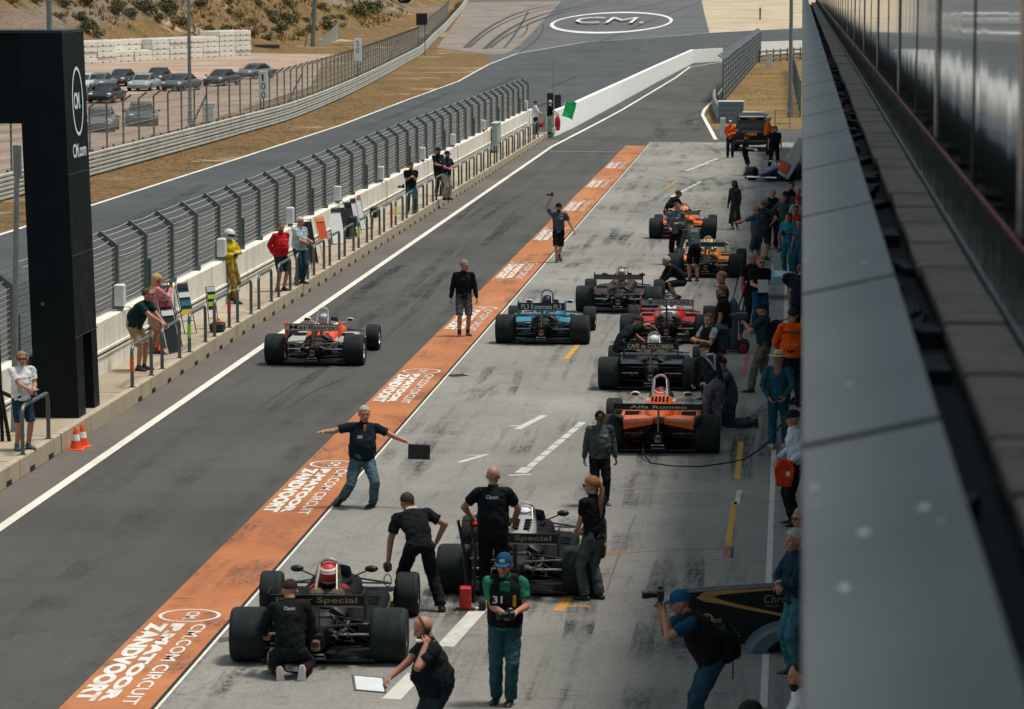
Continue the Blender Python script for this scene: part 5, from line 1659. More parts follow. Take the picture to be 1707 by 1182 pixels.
# parked cars behind the wire fence
for i, (px, py, yaw, col, lab) in enumerate([
    (141, 151, 168, '#aab4ba', 'silver grey sports coupe parked farthest left in the gravel car park'),
    (166, 150, 165, '#5d6a6e', 'grey green coupe between the silver coupe and the black coupe'),
    (178, 171, 162, '#1d2225', 'black coupe with yellow plate in the front of the gravel car park'),
    (203, 143, 166, '#2b2f31', 'dark grey coupe parked behind the pale grey ones'),
    (240, 151, 165, '#868f90', 'pale grey coupe with its nose toward the fence'),
    (264, 140, 160, '#24282a', 'black coupe parked behind the pale grey coupe'),
    (302, 151, 158, '#4a5253', 'dark green grey sports car beside the lamp post'),
    (369, 143, 155, '#3a4041', 'dark sports car alone behind the fence right of the lamp post'),
    (126, 168, 170, '#20272a', 'dark car half hidden by the black tower'),
    (168, 218, 176, '#666c69', 'grey green van like car close behind the fence by the tower'),
    (236, 208, 178, '#4f5654', 'dull green car close behind the fence near the lamp post'),
    (425, 131, 150, '#5d625f', 'grey car just behind the 100 board')]):
    road_car(lab, px, py, yaw + 14 + (i * 37 % 11) - 5, col)
road_car('black off road car with yellow number plate parked at the end of the apron', 1255, 249, -1, '#14191c', 'suv', '#e0a040', name='off_road_car').scale = (.93, .93, .97)
# blue tractor-like vehicle on the dune
q = hit(662, 6)
r = thing('tractor', 'blue vehicle with black wheels on top of the dune behind the fence', 'tractor', q, math.radians(80))
MB().box((0, 0, 1.0), (1.6, 4.2, .5), bev=.1).build('chassis', cmat('#2c3a3c', 'paint'), r)
MB().box((0, 1.4, 1.6), (1.3, 1.5, .9), bev=.15).build('hood', cmat('#24627e', 'paint'), r)
MB().box((0, -.6, 2.2), (1.4, 1.5, 1.6), bev=.15).build('cab', cmat('#24627e', 'paint'), r)
for sx in (-1, 1):
    for y_, rr in ((1.6, .6), (-1.1, .75), ):
        w_ = MB().lathe([(rr * .5, -.2), (rr * .95, -.22), (rr, -.1), (rr, .1), (rr * .95, .22), (rr * .5, .2)], (sx * .95, y_, rr), 'X', 20).build('wheel', M_tyre, r, True)
        MB().lathe([(rr * .5, sx * .2), (rr * .4, sx * .15), (0, sx * .16)], (sx * .95, y_, rr), 'X', 16).build('rim', cmat('#d0d4d4', 'metal'), w_)
# ================================================================== PEOPLE IN THE PHOTOGRAPH
PZ = .33
bh = dict(LH=(-.14, -.14, .94), RH=(.14, -.14, .95), epL=(-1, -.3, 0), epR=(1, -.3, 0))           # hands behind the back
ax = dict(LH=(-.02, .20, 1.15), RH=(.03, .225, 1.10), epL=(-1, .2, -.6), epR=(1, .2, -.6))          # arms crossed
ph = dict(LH=(-.03, .30, 1.13), RH=(.06, .31, 1.10))
# --- on the platform
p = person('woman in white polo and navy shorts with ear defenders beside the black tower', 38, 749, 1.66, 218, 'red', z=PZ, LH=(-.10, .34, 1.14), RH=(.00, .38, 1.10), top=('#e2e5e8', 'short', '#c9cfd4'), legs=('#22384c', 'shorts'), shoes='#2f4f63', hair=('#8f7452', 'short'), glasses='#1c1a18', headset='#8c9360', fat=.35, near=True, hturn=-18, nod=2)
sheet_thing('phone', 'white phone held by the woman in the white polo', 'phone', p['mid'], (.075, .15, .009), (20, 0, 218), '#dfe2e4')
pbox(p, 'chest_logo', p['Nk'] - p['up'] * .17 + p['fwd'] * .145 - p['right'] * .09, (.05, .006, .02), '#5a6468')
p = person('man in dark green shirt and beige shorts bending over a hoop', 236, 617, 1.78, 252, 'red', z=PZ, lean=40, nod=-18, po=(0, -.16), pz=.92, LH=(-.14, .52, .86), RH=(.16, .58, .98), top=('#14322f', 'short'), legs=('#a98e6c', 'shorts'), shoes='#23282c', hair=('#4f4036', 'receding'), glasses='#1c1a18', fat=.55, near=True, hturn=20)
MB().cap(p['root'].matrix_world.inverted() @ V((0, 0, 0)), V((0, 0, .001)), .001)
p = person('blonde woman in pink top filming the track with a phone by the wall', 257, 588, 1.66, 305, 'red', z=PZ, lean=8, LH=(-.06, .36, 1.42), RH=(.05, .40, 1.43), top=('#c9858a', 'long'), legs=('#b98a74', 'shorts'), shoes='#6a4a3c', hair=('#c09a66', 'long'), headset='#8c352c', fat=.15)
sheet_thing('phone', 'dark phone held up by the woman in the pink top', 'phone', p['mid'], (.15, .012, .08), (0, 0, 305), '#15181a')
p = person('fireman in yellow brown overalls and silver helmet leaning back against the wall', 392, 505, 1.80, 245, 'red', z=PZ, lean=-9, po=(0, -.12), nod=14, LH=(-.04, -.03, 1.18), RH=(.05, -.01, 1.13), epL=(-1, .2, -.6), epR=(1, .2, -.6), LF=(-.12, -.20, .12), RF=(.12, .12, .085), top=('#c7b62c', 'long'), legs=('#8a6c38', 'trousers'), shoes='#1d2123', hair=None, hat=('helmet', '#c3c9cc'), near=True)
for z_, w_ in ((.93, .30), (.40, .16), (.28, .16)):
    pass
pbox(p, 'yellow_stripe', p['P0'] + V((.07, .105, -.12)), (.07, .05, .62), '#d2c136')
pbox(p, 'yellow_cuff', p['P0'] + V((.105, .20, -.62)), (.17, .16, .06), '#d2c136')
pbox(p, 'radio', p['Nk'] - p['up'] * .36 + p['fwd'] * .16, (.15, .05, .08), '#1b1f21', 'plastic')
p = person('man in bright red jacket and navy shorts with his hands behind his back', 468, 485, 1.75, 228, 'red', z=PZ, hturn=-20, top=('#b81e28', 'long'), legs=('#26343c', 'shorts'), shoes='#24282a', hair=('#5f5248', 'short'), beard='#6d6258', fat=.55, near=True, **bh)
ptext(p, 'pirelli', 'front', .028, '#e4d8d8', -.16, -.07, .10, .165)
p = person('white haired man in pale floral shirt and jeans beside the red jacket', 499, 473, 1.74, 238, 'red', z=PZ, hturn=10, top=('#a5b9c0', 'short'), legs=('#2c4654', 'jeans'), shoes='#1c2023', hair=('#c6c1b8', 'short'), fat=.55, near=True, LH=(-.05, .36, 1.14), RH=(.02, .34, 1.08))
for i in range(26):
    a = random.uniform(0, 2 * PI); zz = random.uniform(.02, .36)
    c_ = p['Nk'] - p['up'] * (.06 + zz) + p['right'] * (.178 * math.cos(a)) + p['fwd'] * (.155 * math.sin(a))
    if i < 26: (MB().ell(c_, (.022, .022, .018), 6)).build('flower_print', cmat(random.choice(['#3d5a6c', '#d8dfe0', '#5e7a88']), 'cloth'), p['root'])
p = person('photographer in black shirt and jeans with a red face scarf looking at his phone', 685, 355, 1.72, 195, 'red', z=PZ, nod=18, LH=(-.06, .27, 1.26), RH=(.06, .28, 1.24), top=('#171d20', 'short'), legs=('#2b5462', 'jeans'), hair=('#1c1a1a', 'short'), beard='#b02c24', fat=.3)
c = camera_thing(p, 'camera with long lens hanging at the hip of the scarf photographer', p['w']((.27, .10, .92)), 100, True)
p = person('man in black shirt and cap leaning on the wall behind the arms crossed man', 731, 326, 1.76, 222, 'red', z=PZ, lean=-4, top=('#14181b', 'short'), legs=('#1f2528', 'trousers'), hair=('#33291f', 'short'), hat=('cap', '#2a1c1c'), beard='#4a3a2e', fat=.4, **ph)
pbox(p, 'lime_badge', p['Nk'] - p['up'] * .30 + p['fwd'] * .16, (.10, .02, .14), '#b9c43a')
p = person('man in navy shirt and stone trousers with crossed arms and a cap', 744, 333, 1.76, 236, 'red', z=PZ, top=('#1d2c36', 'short'), legs=('#a39c8e', 'trousers'), shoes='#1a1c1e', hair=('#4a3a2c', 'short'), hat=('cap', '#2a2224'), beard='#5a4538', fat=.3, **ax)
p = person('man in white polo and black trousers at the far end of the pit wall', 892, 224, 1.72, 285, 'red', z=PZ, hturn=40, top=('#e6e8ea', 'short'), legs=('#22282b', 'trousers'), hair=('#4a2a24', 'short'), fat=.6, **ph)
p = person('marshal in black and white top and pale jeans holding the green flag', 916, 223, 1.72, 285, 'red', z=PZ, hturn=30, LH=(-.1, .34, .98), RH=(.1, .46, 1.02), top=('#1b2023', 'short', '#e2e4e4'), legs=('#8fa4ac', 'jeans'), hair=('#9a948a', 'short'), hat=('cap', '#b7b2a8'), fat=.3)
pbox(p, 'white_panel', p['Nk'] - p['up'] * .22 + p['fwd'] * .125, (.14, .05, .26), '#dde0e0')
# --- in the lane and on the strip
p = person('grey haired man in black sweater and grey shorts walking on the orange strip', 773, 561, 1.77, 192, 'red', hturn=42, LH=(-.30, .10, .84), RH=(.30, .02, .84), LF=(-.10, -.06, .10), RF=(.11, .10, .085), top=('#151a1d', 'long'), legs=('#4d5355', 'shorts'), shoes='#24404f', socks='#2b4450', hair=('#8d8379', 'short'), fat=.15, near=True)
p = person('man in grey shirt and cap raising a camera above his head on the strip', 931, 438, 1.74, 188, 'fair', nod=0, RH=(.24, .02, 1.86), epR=(1, -.3, .2), LH=(-.46, .12, .92), LF=(-.04, -.28, .22), RF=(.05, .06, .085), kpL=(0, 1, -.2), top=('#4a565e', 'short'), legs=('#15191b', 'shorts'), shoes='#2a3330', hair=('#3a2c22', 'short'), hat=('cap', '#171b1d'), beard='#3a2a20', headset='#b58a4a', near=True)
pbox(p, 'chest_logo', p['Nk'] - p['up'] * .16 + p['fwd'] * .145 - p['right'] * .08, (.07, .006, .035), '#d8d0d0')
camera_thing(p, 'small black camera raised in the hand of the grey shirted man', p['R'] + V((0, 0, .05)), 90)
p = person('grey haired man in navy polo and jeans striding with both arms spread wide', 606, 846, 1.74, 200, 'red', lean=-2, side=-4, nod=8, pz=.80, po=(.02, 0), hturn=0, RH=(.66, .10, 1.24), LH=(-.66, .16, 1.04), epR=(.2, -1, -.4), epL=(-.2, -1, -.4), LF=(-.14, .06, .085), RF=(.30, -.14, .15), kpR=(.1, 1, 0), rfy=-30, lfy=-40, top=('#18252d', 'short'), legs=('#47626b', 'jeans'), shoes='#2a2220', hair=('#b5ada2', 'short'), fat=.6, near=True, curl=.25)
pbox(p, 'name_badge', p['Nk'] - p['up'] * .20 + p['fwd'] * .165 + p['right'] * .08, (.08, .006, .05), '#c9cfd2')
pbox(p, 'open_neck', p['Nk'] - p['up'] * .07 + p['fwd'] * .112, (.045, .02, .13), '#c9673a', bev=.008)
MB().tube([p['shL'] + V((0, 0, 0)), p['shL']], .001)
q = p['L']
sheet_thing('clipboard', 'black clipboard held out flat by the man with spread arms', 'clipboard', q + V((.10, -.04, -.11)), (.34, .02, .24), (8, 2, 4), '#14191c')
# --- around the front car
p = person('mechanic in black leaning forward with a gauge behind the front car', 697, 1020, 1.80, 20, 'tan', lean=62, side=-8, nod=0, pz=.90, po=(0, -.10), LH=(-.34, .22, .60), RH=(.30, .24, .84), LF=(-.24, .12, .085), RF=(.27, -.12, .085), epL=(-1, -.2, 0), epR=(1, -.3, .1), top=('#14181b', 'short'), legs=('#171b1e', 'trousers'), shoes='#2b2420', hair=('#3a3028', 'short'), near=True)
ptext(p, 'Classic', 'back', .035, '#c9d2da', -.10, 0, .14)
MB().box((0, 0, 0), (.06, .04, .10), bev=.01)
r = thing('tyre_gauge', 'black tyre gauge with a looped hose in the leaning mechanic\'s gloved hand', 'gauge', p['L'])
MB().lathe([(.0, -.02), (.045, -.018), (.045, .018), (0, .02)], axis='Y', n=14).build('dial', cmat('#1c2022', 'plastic'), r)
MB().tube([(.05 * math.sin(2 * PI * k / 10), 0, -.08 - .07 + .08 * math.cos(2 * PI * k / 10)) for k in range(11)], .007, 6).build('hose', cmat('#15181a', 'rubber'), r)
pbox(p, 'glove', (-.34, .24, .56), (.10, .10, .12), '#4a4a36', bev=.03)
p = person('crouching mechanic in black with red shoes at the left rear tyre of the front car', 484, 1131, 1.78, 8, 'tan', lean=24, nod=22, pz=.37, po=(0, -.06), LH=(-.30, .34, .46), RH=(.18, .36, .48), LF=(-.13, -.10, .11), RF=(.15, -.12, .12), kpL=(-.12, 1, .5), kpR=(.12, 1, .1), lfy=0, rfy=0, top=('#14191c', 'long'), legs=('#181c20', 'trousers'), shoes='#9c2f36', hair=('#221d1a', 'short'), near=True)
ptext(p, 'Classic', 'back', .04, '#c9a8b2', -.12, 0, .13)
q = at(452, 1122)
o = MB().box((0, 0, .14), (.05, .22, .27), bev=.01).build('metal_plate', cmat('#8f8a80', 'metal'), loc=q, parent=None); tag(o, 'small metal plate standing beside the crouching mechanic', 'plate')
o = MB().tube([at(470, 1105) + V((.0, 0, .02)), at(478, 1122) + V((0, 0, .02)), at(500, 1126) + V((0, 0, .03)), at(515, 1110) + V((0, 0, .12)), at(519, 1090) + V((0, 0, .3))], .012, 6).build('air_hose', cmat('#15181a', 'rubber')); tag(o, 'short black air hose looping beside the red shoed mechanic', 'hose')
p = person('bald heavy man in black with a headset pressing his ear and holding a clipboard', 722, 1290, 1.70, 112, 'red', lean=9, nod=16, fat=.9, pz=.92, po=(0, -.03), LH=(-.19, .13, 1.44), epL=(-.4, .9, -.6), RH=(.06, .52, 1.00), epR=(.4, -.6, -1), top=('#151b1f', 'short'), legs=('#27343a', 'trousers'), shoes='#1a1c1e', hair=None, headset='#1a1e20', beard='#3a2c24', near=True, curl=.9)
pbox(p, 'wrist_band', p['shL'] * 0 + V((-.17, .20, 1.49)), (.07, .07, .03), '#b9b6ac')
sheet_thing('clipboard', 'clipboard with white paper held by the bald man with the headset', 'clipboard', p['R'] + V((-.14, -.02, .0)), (.34, .25, .014), (27, 8, 18), '#23282a', 'plastic', '#cfd4d8')
p = person('man in green shirt and black vest numbered 31 holding a camera', 842, 1174, 1.75, 184, 'red', hturn=-12, nod=6, RH=(.02, .30, 1.12), LH=(-.14, .34, 1.14), LF=(-.06, .05, .085), RF=(.10, -.05, .085), lfy=-10, top=('#2c7a5c', 'short'), vest='#14181a', legs=('#2c5058', 'jeans'), shoes='#25221f', hair=('#7d6248', 'curly'), hat=('cap', '#1c4b70', '#c9d4dc'), glasses='#8a6a58', fat=.25, near=True)
ptext(p, '31', 'front', .085, '#e2e4e4', -.26, .08, .11, .185)
pbox(p, 'yellow_tag', p['Nk'] - p['up'] * .24 + p['fwd'] * .165 - p['right'] * .11, (.035, .015, .13), '#d3a92c')
pbox(p, 'green_chest', p['Nk'] - p['up'] * .10 + p['fwd'] * .135, (.11, .03, .16), '#2c7a5c')
camera_thing(p, 'black camera held low by the man in the numbered vest', None, 120)
p = person('bald mechanic in black polo seen from behind at the second car', 822, 1002, 1.80, 2, 'tan', LH=(-.27, .22, 1.02), RH=(.26, .28, .98), epL=(-1, -.3, 0), epR=(1, -.3, 0), top=('#14181b', 'short'), legs=('#14181b', 'trousers'), shoes='#1a1c1e', hair=None, fat=.45, near=True)
ptext(p, 'Classic', 'back', .05, '#d5dae0', -.12, 0, .16)
pbox(p, 'red_glove', (-.27, .24, .96), (.11, .11, .08), '#c0262c', bev=.03)
p = person('woman with long ginger ponytail in black polo and grey green trousers', 990, 1002, 1.66, 52, 'fair', hturn=14, LH=(-.03, .30, .96), RH=(.06, .28, .98), LF=(-.10, .08, .085), RF=(.11, -.02, .085), top=('#14181a', 'short'), legs=('#4c5654', 'trousers'), shoes='#1c2022', hair=('#8e5f38', 'pony'), glasses='#17191a', fat=.1, near=True)
p = person('short man in grey green jacket and black cap with orange badge', 999, 843, 1.50, 196, 'dark', hturn=-8, LH=(-.30, .06, .84), RH=(.30, .06, .84), top=('#46524f', 'long'), legs=('#15191b', 'trousers'), shoes='#2f4c60', hair=None, hat=('cap', '#16191a', '#e08a2c'), glasses='#1a1c1e', fat=.45, near=True)
pbox(p, 'name_badge', p['Nk'] - p['up'] * .15 + p['fwd'] * .155 - p['right'] * .08, (.09, .006, .045), '#c3cbd0')
# --- photographers and onlookers on the right
p = person('photographer in blue cap and black vest bending to shoot to the left', 1158, 1243, 1.80, 98, 'red', lean=38, nod=-2, po=(0, -.18), fat=.55, LH=(-.07, .34, 1.42), RH=(.09, .36, 1.44), epL=(-.5, .1, -1), epR=(.5, 0, -1), top=('#1f465e', 'short'), vest='#14181b', legs=('#27495a', 'jeans'), hair=('#6a5040', 'short'), hat=('cap', '#1f4f78', '#d5dde2'), near=True)
camera_thing(p, 'black camera at the eye of the bending photographer in the blue cap', p['mid'] + V((0, 0, .075)), 98, True)
pbox(p, 'camera_strap', p['Hc'] + V((-.09, .17, -.22)), (.012, .03, .24), '#15181a')
r = thing('backpack', 'black waist bag on the back of the bending photographer', 'bag', p['w'](p['W1'] + V((0, -.20, -.02))), math.radians(98))
MB().box((0, 0, 0), (.34, .20, .40), bev=.07).build('bag_body', cmat('#15191b', 'cloth'), r, True); MB().box((0, -.11, -.05), (.22, .06, .2), bev=.03).build('pocket', cmat('#1d2225', 'cloth'), r, True)
MB().box((.12, -.08, -.30), (.03, .01, .22)).build('strap', cmat('#101314', 'cloth'), r)
p = person('grey curly haired man in dark blue jacket with crossed arms at the ledge', 1328, 1128, 1.76, 112, 'red', top=('#1b3947', 'long'), legs=('#41707c', 'jeans'), shoes='#22282a', hair=('#b3b1aa', 'curly'), fat=.3, near=True, **ax)
p = person('grey haired man with glasses partly hidden by the ledge', 1338, 1085, 1.78, 118, 'red', top=('#8b9aa0', 'long'), legs=('#23282b', 'trousers'), hair=('#8f9190', 'short'), glasses='#22201e', near=True)
p = person('dark haired man in white shirt at the bottom edge by the ledge', 1337, 1412, 1.78, 100, 'red', top=('#d5dae0', 'long'), legs=('#23282b', 'trousers'), hair=('#2a2220', 'receding'), beard='#2a2220', near=True)
p = person('person in flat dark cap seen from above at the bottom edge', 1256, 1488, 1.76, 80, 'red', top=('#3a3f42', 'long'), legs=('#23282b', 'trousers'), hair=('#3a322c', 'short'), hat=('cap', '#33332f'), near=True)
p = person('older man in white shirt and navy cap with an orange jacket on his arm', 1325, 876, 1.76, 104, 'red', LH=(-.22, .16, .98), RH=(.1, .25, 1.0), top=('#c6ced6', 'long'), legs=('#191d20', 'trousers'), shoes='#1a1c1e', hair=('#b9b4aa', 'short'), hat=('cap', '#1d2a38'), near=True)
r = thing('orange_jacket', 'bright orange jacket carried by the man in the navy cap', 'jacket', p['L'] + V((.02, -.07, -.05)), math.radians(8))
o_ = MB().prism([(-.12, -.05, -.2), (.10, -.05, -.22), (.15, -.05, .02), (.11, -.05, .17), (-.07, -.05, .19), (-.15, -.05, .05)], (0, .10, 0)).build('cloth', cmat('#e0481e', 'cloth'), r, True); add_mods(o_, .012, 3, .05, .09)
MB().box((.05, -.062, -.02), (.06, .01, .07), bev=.004).build('white_patch', cmat('#e8e2dc', 'flat'), r)
p = person('woman in straw hat and denim jumpsuit standing with her hands behind her', 1296, 748, 1.72, 352, 'fair', top=('#25535f', 'long'), legs=('#28576a', 'trousers'), shoes='#cfc9bd', hair=('#8f7857', 'long'), hat=('sun', '#c9b592'), near=True, LF=(-.10, -.04, .085), RF=(.12, .14, .085), **bh)
pbox(p, 'orange_bracelet', (.09, -.20, .96), (.06, .06, .03), '#d8542a')
camera_thing(p, 'camera hanging beside the woman in the straw hat', p['w']((.28, -.05, .86)), 200)
p = person('marshal in orange jacket with grey band seen from behind beside the ledge', 1320, 679, 1.92, 356, 'tan', top=('#ff5a12', 'long'), legs=('#1d2528', 'trousers'), shoes='#1a1c1e', hair=('#2c2622', 'short'), hat=('cap', '#263034', 'back'), fat=.6, LH=(-.27, .16, 1.0), RH=(.26, .2, 1.02), near=True)
ptext(p, 'MARSHAL', 'back', .065, '#2a2a2a', -.17, 0, .34, .19)
m = MB(); 
for k_, dz in ((1, .30),):
    c_ = p['Nk'] - p['up'] * .36
    m.rings([[c_ + p['up'] * dd + p['right'] * (.205 * math.cos(2 * PI * j / 24)) + p['fwd'] * (.172 * math.sin(2 * PI * j / 24)) for j in range(24)] for dd in (-.025, .025)], (False, False))
m.build('reflective_band', cmat('#c9c9c2', 'flat'), p['root'], True)
p = person('cameraman in teal shirt and black cap raising a camera with straps on his back', 1273, 655, 1.80, 72, 'red', LH=(-.08, .36, 1.34), RH=(.08, .38, 1.30), epL=(-.6, 0, -1), epR=(.6, 0, -1), LF=(-.12, .22, .085), RF=(.12, -.10, .085), top=('#26404a', 'short'), legs=('#77705e', 'trousers'), shoes='#16191b', hair=('#3a2c24', 'short'), hat=('cap', '#1d2426'), fat=.25, near=True)
r = thing('video_camera', 'black video camera with vertical grip held by the cameraman in the black cap', 'camera', p['mid'], math.radians(72))
MB().box((0, 0, .10), (.12, .26, .14), bev=.02).build('camera_body', cmat('#121517', 'plastic'), r); MB().box((0, .02, -.12), (.07, .08, .26), bev=.02).build('grip', cmat('#121517', 'plastic'), r); MB().lathe([(.045, .12), (.05, .24)], (0, 0, .10), 'Y', 14).build('lens', cmat('#101214', 'plastic'), r)
r = thing('backpack', 'black backpack worn by the cameraman in the black cap', 'bag', p['w'](p['Nk'] - p['up'] * .28 - p['fwd'] * .24), math.radians(72))
MB().box((0, 0, 0), (.32, .20, .48), bev=.06).build('bag_body', cmat('#14191b', 'cloth'), r, True)
MB().tube([(.1, -.05, .2), (.16, -.25, .28), (.18, -.42, .1), (.14, -.40, -.15), (.08, -.2, -.1)], .012, 6).build('cable', cmat('#15181a', 'rubber'), r)
MB().box((.05, -.14, -.12), (.06, .05, .26), ry=.4, bev=.015).build('yellow_strap', cmat('#a8862c', 'cloth'), r)
p = person('man in dark navy shirt and headset near the ledge with his back turned', 1333, 574, 1.82, 335, 'tan', top=('#1a2732', 'short'), legs=('#1b2023', 'trousers'), hair=('#6a5444', 'receding'), headset='#1a1e20', fat=.45)
p = person('ginger haired man in sunglasses and black polo holding white papers', 1266, 556, 1.80, 198, 'fair', LH=(-.06, .26, 1.16), RH=(.10, .28, 1.08), top=('#14181a', 'short'), legs=('#20516e', 'jeans'), hair=('#a0653a', 'short'), glasses='#141414', near=True)
sheet_thing('paper_sheet', 'white sheet of papers held by the ginger haired man in sunglasses', 'papers', p['mid'] + V((-.02, -.03, .0)), (.24, .01, .30), (-12, 0, 12), '#c9cbcb', 'flat')
p = person('grey haired man in dark shirt behind the ginger haired man', 1250, 549, 1.80, 215, 'red', hturn=25, top=('#191e21', 'short'), legs=('#20282c', 'trousers'), hair=('#9a9288', 'receding'))
p = person('tall man in black polo and grey shorts looking left in the crowd', 1206, 622, 1.86, 84, 'red', LH=(-.24, .10, .88), RH=(.24, .18, .9), top=('#14181a', 'short'), legs=('#6b706e', 'shorts'), shoes='#24282a', hair=('#54463a', 'short'), beard='#54463a', glasses='#2a2826', fat=.4, near=True)
p = person('man with short brown hair and patterned black jacket behind the tall man', 1205, 590, 1.82, 92, 'red', top=('#262a28', 'long'), legs=('#1d2123', 'trousers'), hair=('#7c6049', 'short'))
p = person('photographer in grey shirt and dark vest with a large backpack aiming left', 1182, 668, 1.72, 128, 'tan', LH=(-.10, .36, 1.24), RH=(.06, .34, 1.26), epL=(-.6, .1, -1), epR=(.6, 0, -1), hturn=30, top=('#96a2a8', 'short'), vest='#191d1f', legs=('#23292c', 'trousers'), hair=('#4f3c30', 'short'), fat=.3, near=True)
camera_thing(p, 'black camera held by the photographer with the large backpack', p['mid'] + V((-.1, 0, .05)), 95, True)
r = thing('backpack', 'large grey green backpack on the photographer in the grey shirt', 'bag', p['w'](p['Nk'] - p['up'] * .25 - p['fwd'] * .27), math.radians(128))
MB().box((0, 0, 0), (.34, .26, .56), bev=.08).build('bag_body', cmat('#37444a', 'cloth'), r, True); MB().box((0, -.14, -.08), (.26, .06, .26), bev=.03).build('pocket', cmat('#2c373c', 'cloth'), r, True)
p = person('mechanic in grey bib overalls bending by the right rear tyre of the orange car', 1187, 727, 1.78, 24, 'tan', lean=30, side=-8, nod=26, po=(0, -.10), LH=(-.20, .44, .84), RH=(.10, .46, .86), top=('#1c2933', 'long'), legs=('#6b757d', 'overalls'), shoes='#22262a', hair=('#1d1a1a', 'short'), near=True)
m = MB(); 
for sx in (-1, 1): m.tube([p['W1'] + p['up'] * .02 - p['fwd'] * .15, p['W1'] + p['up'] * .15 - p['fwd'] * .155 + p['right'] * .03 * sx, p['Nk'] - p['up'] * .05 - p['fwd'] * .115 + p['right'] * .09 * sx, p['Nk'] + p['up'] * .035 + p['right'] * .10 * sx], .020, 6)
m.build('overall_straps', cmat('#7d868d', 'cloth'), p['root'])
pbox(p, 'white_collar', p['Nk'] - p['fwd'] * .05, (.12, .05, .05), '#c9cfd2')
p = person('kneeling man in grey blue shirt beside the mechanic in overalls', 1216, 712, 1.76, 96, 'red', lean=12, nod=16, pz=.50, LF=(-.12, -.42, .10), RF=(.12, -.30, .10), kpL=(0, 1, -1), kpR=(0, 1, -.6), LH=(-.16, .40, .80), RH=(.14, .42, .78), top=('#42525a', 'short'), legs=('#3b4b55', 'trousers'), shoes='#2b2624', hair=('#241f1c', 'short'), near=True, fat=.4)
p = person('mechanic in dark clothes leaning over the cockpit of the black car', 1043, 626, 1.74, 296, 'red', lean=50, nod=10, pz=.62, po=(0, -.16), LH=(-.14, .56, .62), RH=(.12, .60, .98), epR=(.6, -.3, .6), top=('#1b2226', 'short'), legs=('#1b2023', 'trousers'), hair=('#2b2522', 'short'))
p = person('crouching man in dark shirt and shorts beside the red car with the grey wing', 1126, 501, 1.76, 112, 'red', lean=52, nod=-6, pz=.50, po=(0, -.18), LF=(-.14, .02, .085), RF=(.15, -.10, .085), LH=(-.16, .50, .42), RH=(.14, .46, .40), kpL=(-.25, 1, .4), kpR=(.25, 1, .4), top=('#161c20', 'long'), legs=('#14181a', 'shorts'), shoes='#1b1d1f', hair=('#a9a39a', 'receding'))
p = person('mechanic in grey hooded top and black shorts bending at the orange white car', 1156, 470, 1.76, 26, 'red', lean=30, nod=14, po=(0, -.08), LH=(-.26, .42, .72), RH=(.10, .46, .80), top=('#4a5357', 'long'), legs=('#131719', 'shorts'), shoes='#23272a', hair=('#3a2e24', 'short'), hat=('cap', '#2a2c2c', '#d8b83a'))
pbox(p, 'back_logo', p['Nk'] - p['up'] * .13 - p['fwd'] * .15, (.20, .012, .05), '#d5ccc8')
p = person('mechanic in grey sweater and black trousers standing between the orange cars', 1127, 441, 1.80, 170, 'red', hturn=55, LH=(-.10, .24, 1.18), RH=(.14, .20, 1.04), top=('#57636a', 'long'), legs=('#14181a', 'trousers'), hair=('#4a3a2e', 'short'), fat=.2)
pbox(p, 'chest_logo', p['Nk'] - p['up'] * .14 + p['fwd'] * .15 - p['right'] * .07, (.08, .006, .035), '#cfd5d8')
p = person('mechanic in black bending over the cockpit of the farthest orange car', 1121, 385, 1.74, 300, 'tan', lean=45, pz=.66, po=(0, -.2), LH=(-.14, .5, .66), RH=(.14, .5, .66), top=('#14181a', 'long'), legs=('#14181a', 'trousers'), hair=('#2c2622', 'short'), hat=('cap', '#2a3234'))
p = person('woman with long braids in a dark patterned dress on the apron', 1225, 383, 1.62, 140, 'dark', hturn=-20, top=('#25312f', 'long'), legs=('#263230', 'skirt'), shoes='#d5d5d2', hair=('#1c1816', 'braids'))
p = person('man in grey shirt and pale cap pointing his arm to the left', 1262, 445, 1.76, 48, 'red', LH=(-.36, .50, 1.26), RH=(.25, .05, .88), epL=(-1, -.5, -.3), top=('#46535c', 'short'), legs=('#3a5264', 'shorts'), shoes='#1e2224', hair=('#6a5a4a', 'short'), hat=('cap', '#84806f'), fat=.4, near=True)
p = person('man in straw hat with one hand on his hip behind the pointing man', 1271, 434, 1.78, 350, 'red', RH=(.24, .02, 1.04), epR=(1, -.4, 0), LH=(-.2, .3, 1.1), top=('#2f3b42', 'short'), legs=('#2a3236', 'shorts'), shoes='#1e2224', hair=('#4a3a2e', 'short'), hat=('sun', '#9a8465'), fat=.3)
p = person('grey haired man with crossed arms in a black waistcoat over grey sleeves', 1287, 415, 1.84, 186, 'red', top=('#7d8588', 'short'), vest='#14181a', legs=('#161a1c', 'trousers'), shoes='#1e2022', hair=('#8a8580', 'receding'), beard='#9a948c', fat=.4, **ax)
p = person('young man in grey green sweater and black shorts with a hand on his hip', 1307, 420, 1.76, 160, 'red', RH=(.25, .02, 1.04), epR=(1, -.5, 0), LH=(-.18, .26, 1.0), top=('#38484a', 'long'), legs=('#14181a', 'shorts'), shoes='#263036', hair=('#3a2e26', 'short'))
p = person('tall bearded man in black at the back of the right hand crowd', 1318, 402, 1.86, 178, 'red', top=('#14181a', 'long'), legs=('#14181a', 'trousers'), hair=('#1f1b1a', 'short'), beard='#1f1b1a')
p = person('balding man behind the red cap in the right hand crowd', 1330, 407, 1.76, 172, 'red', top=('#4a3a3a', 'long'), legs=('#1d2123', 'trousers'), hair=('#a09488', 'receding'))
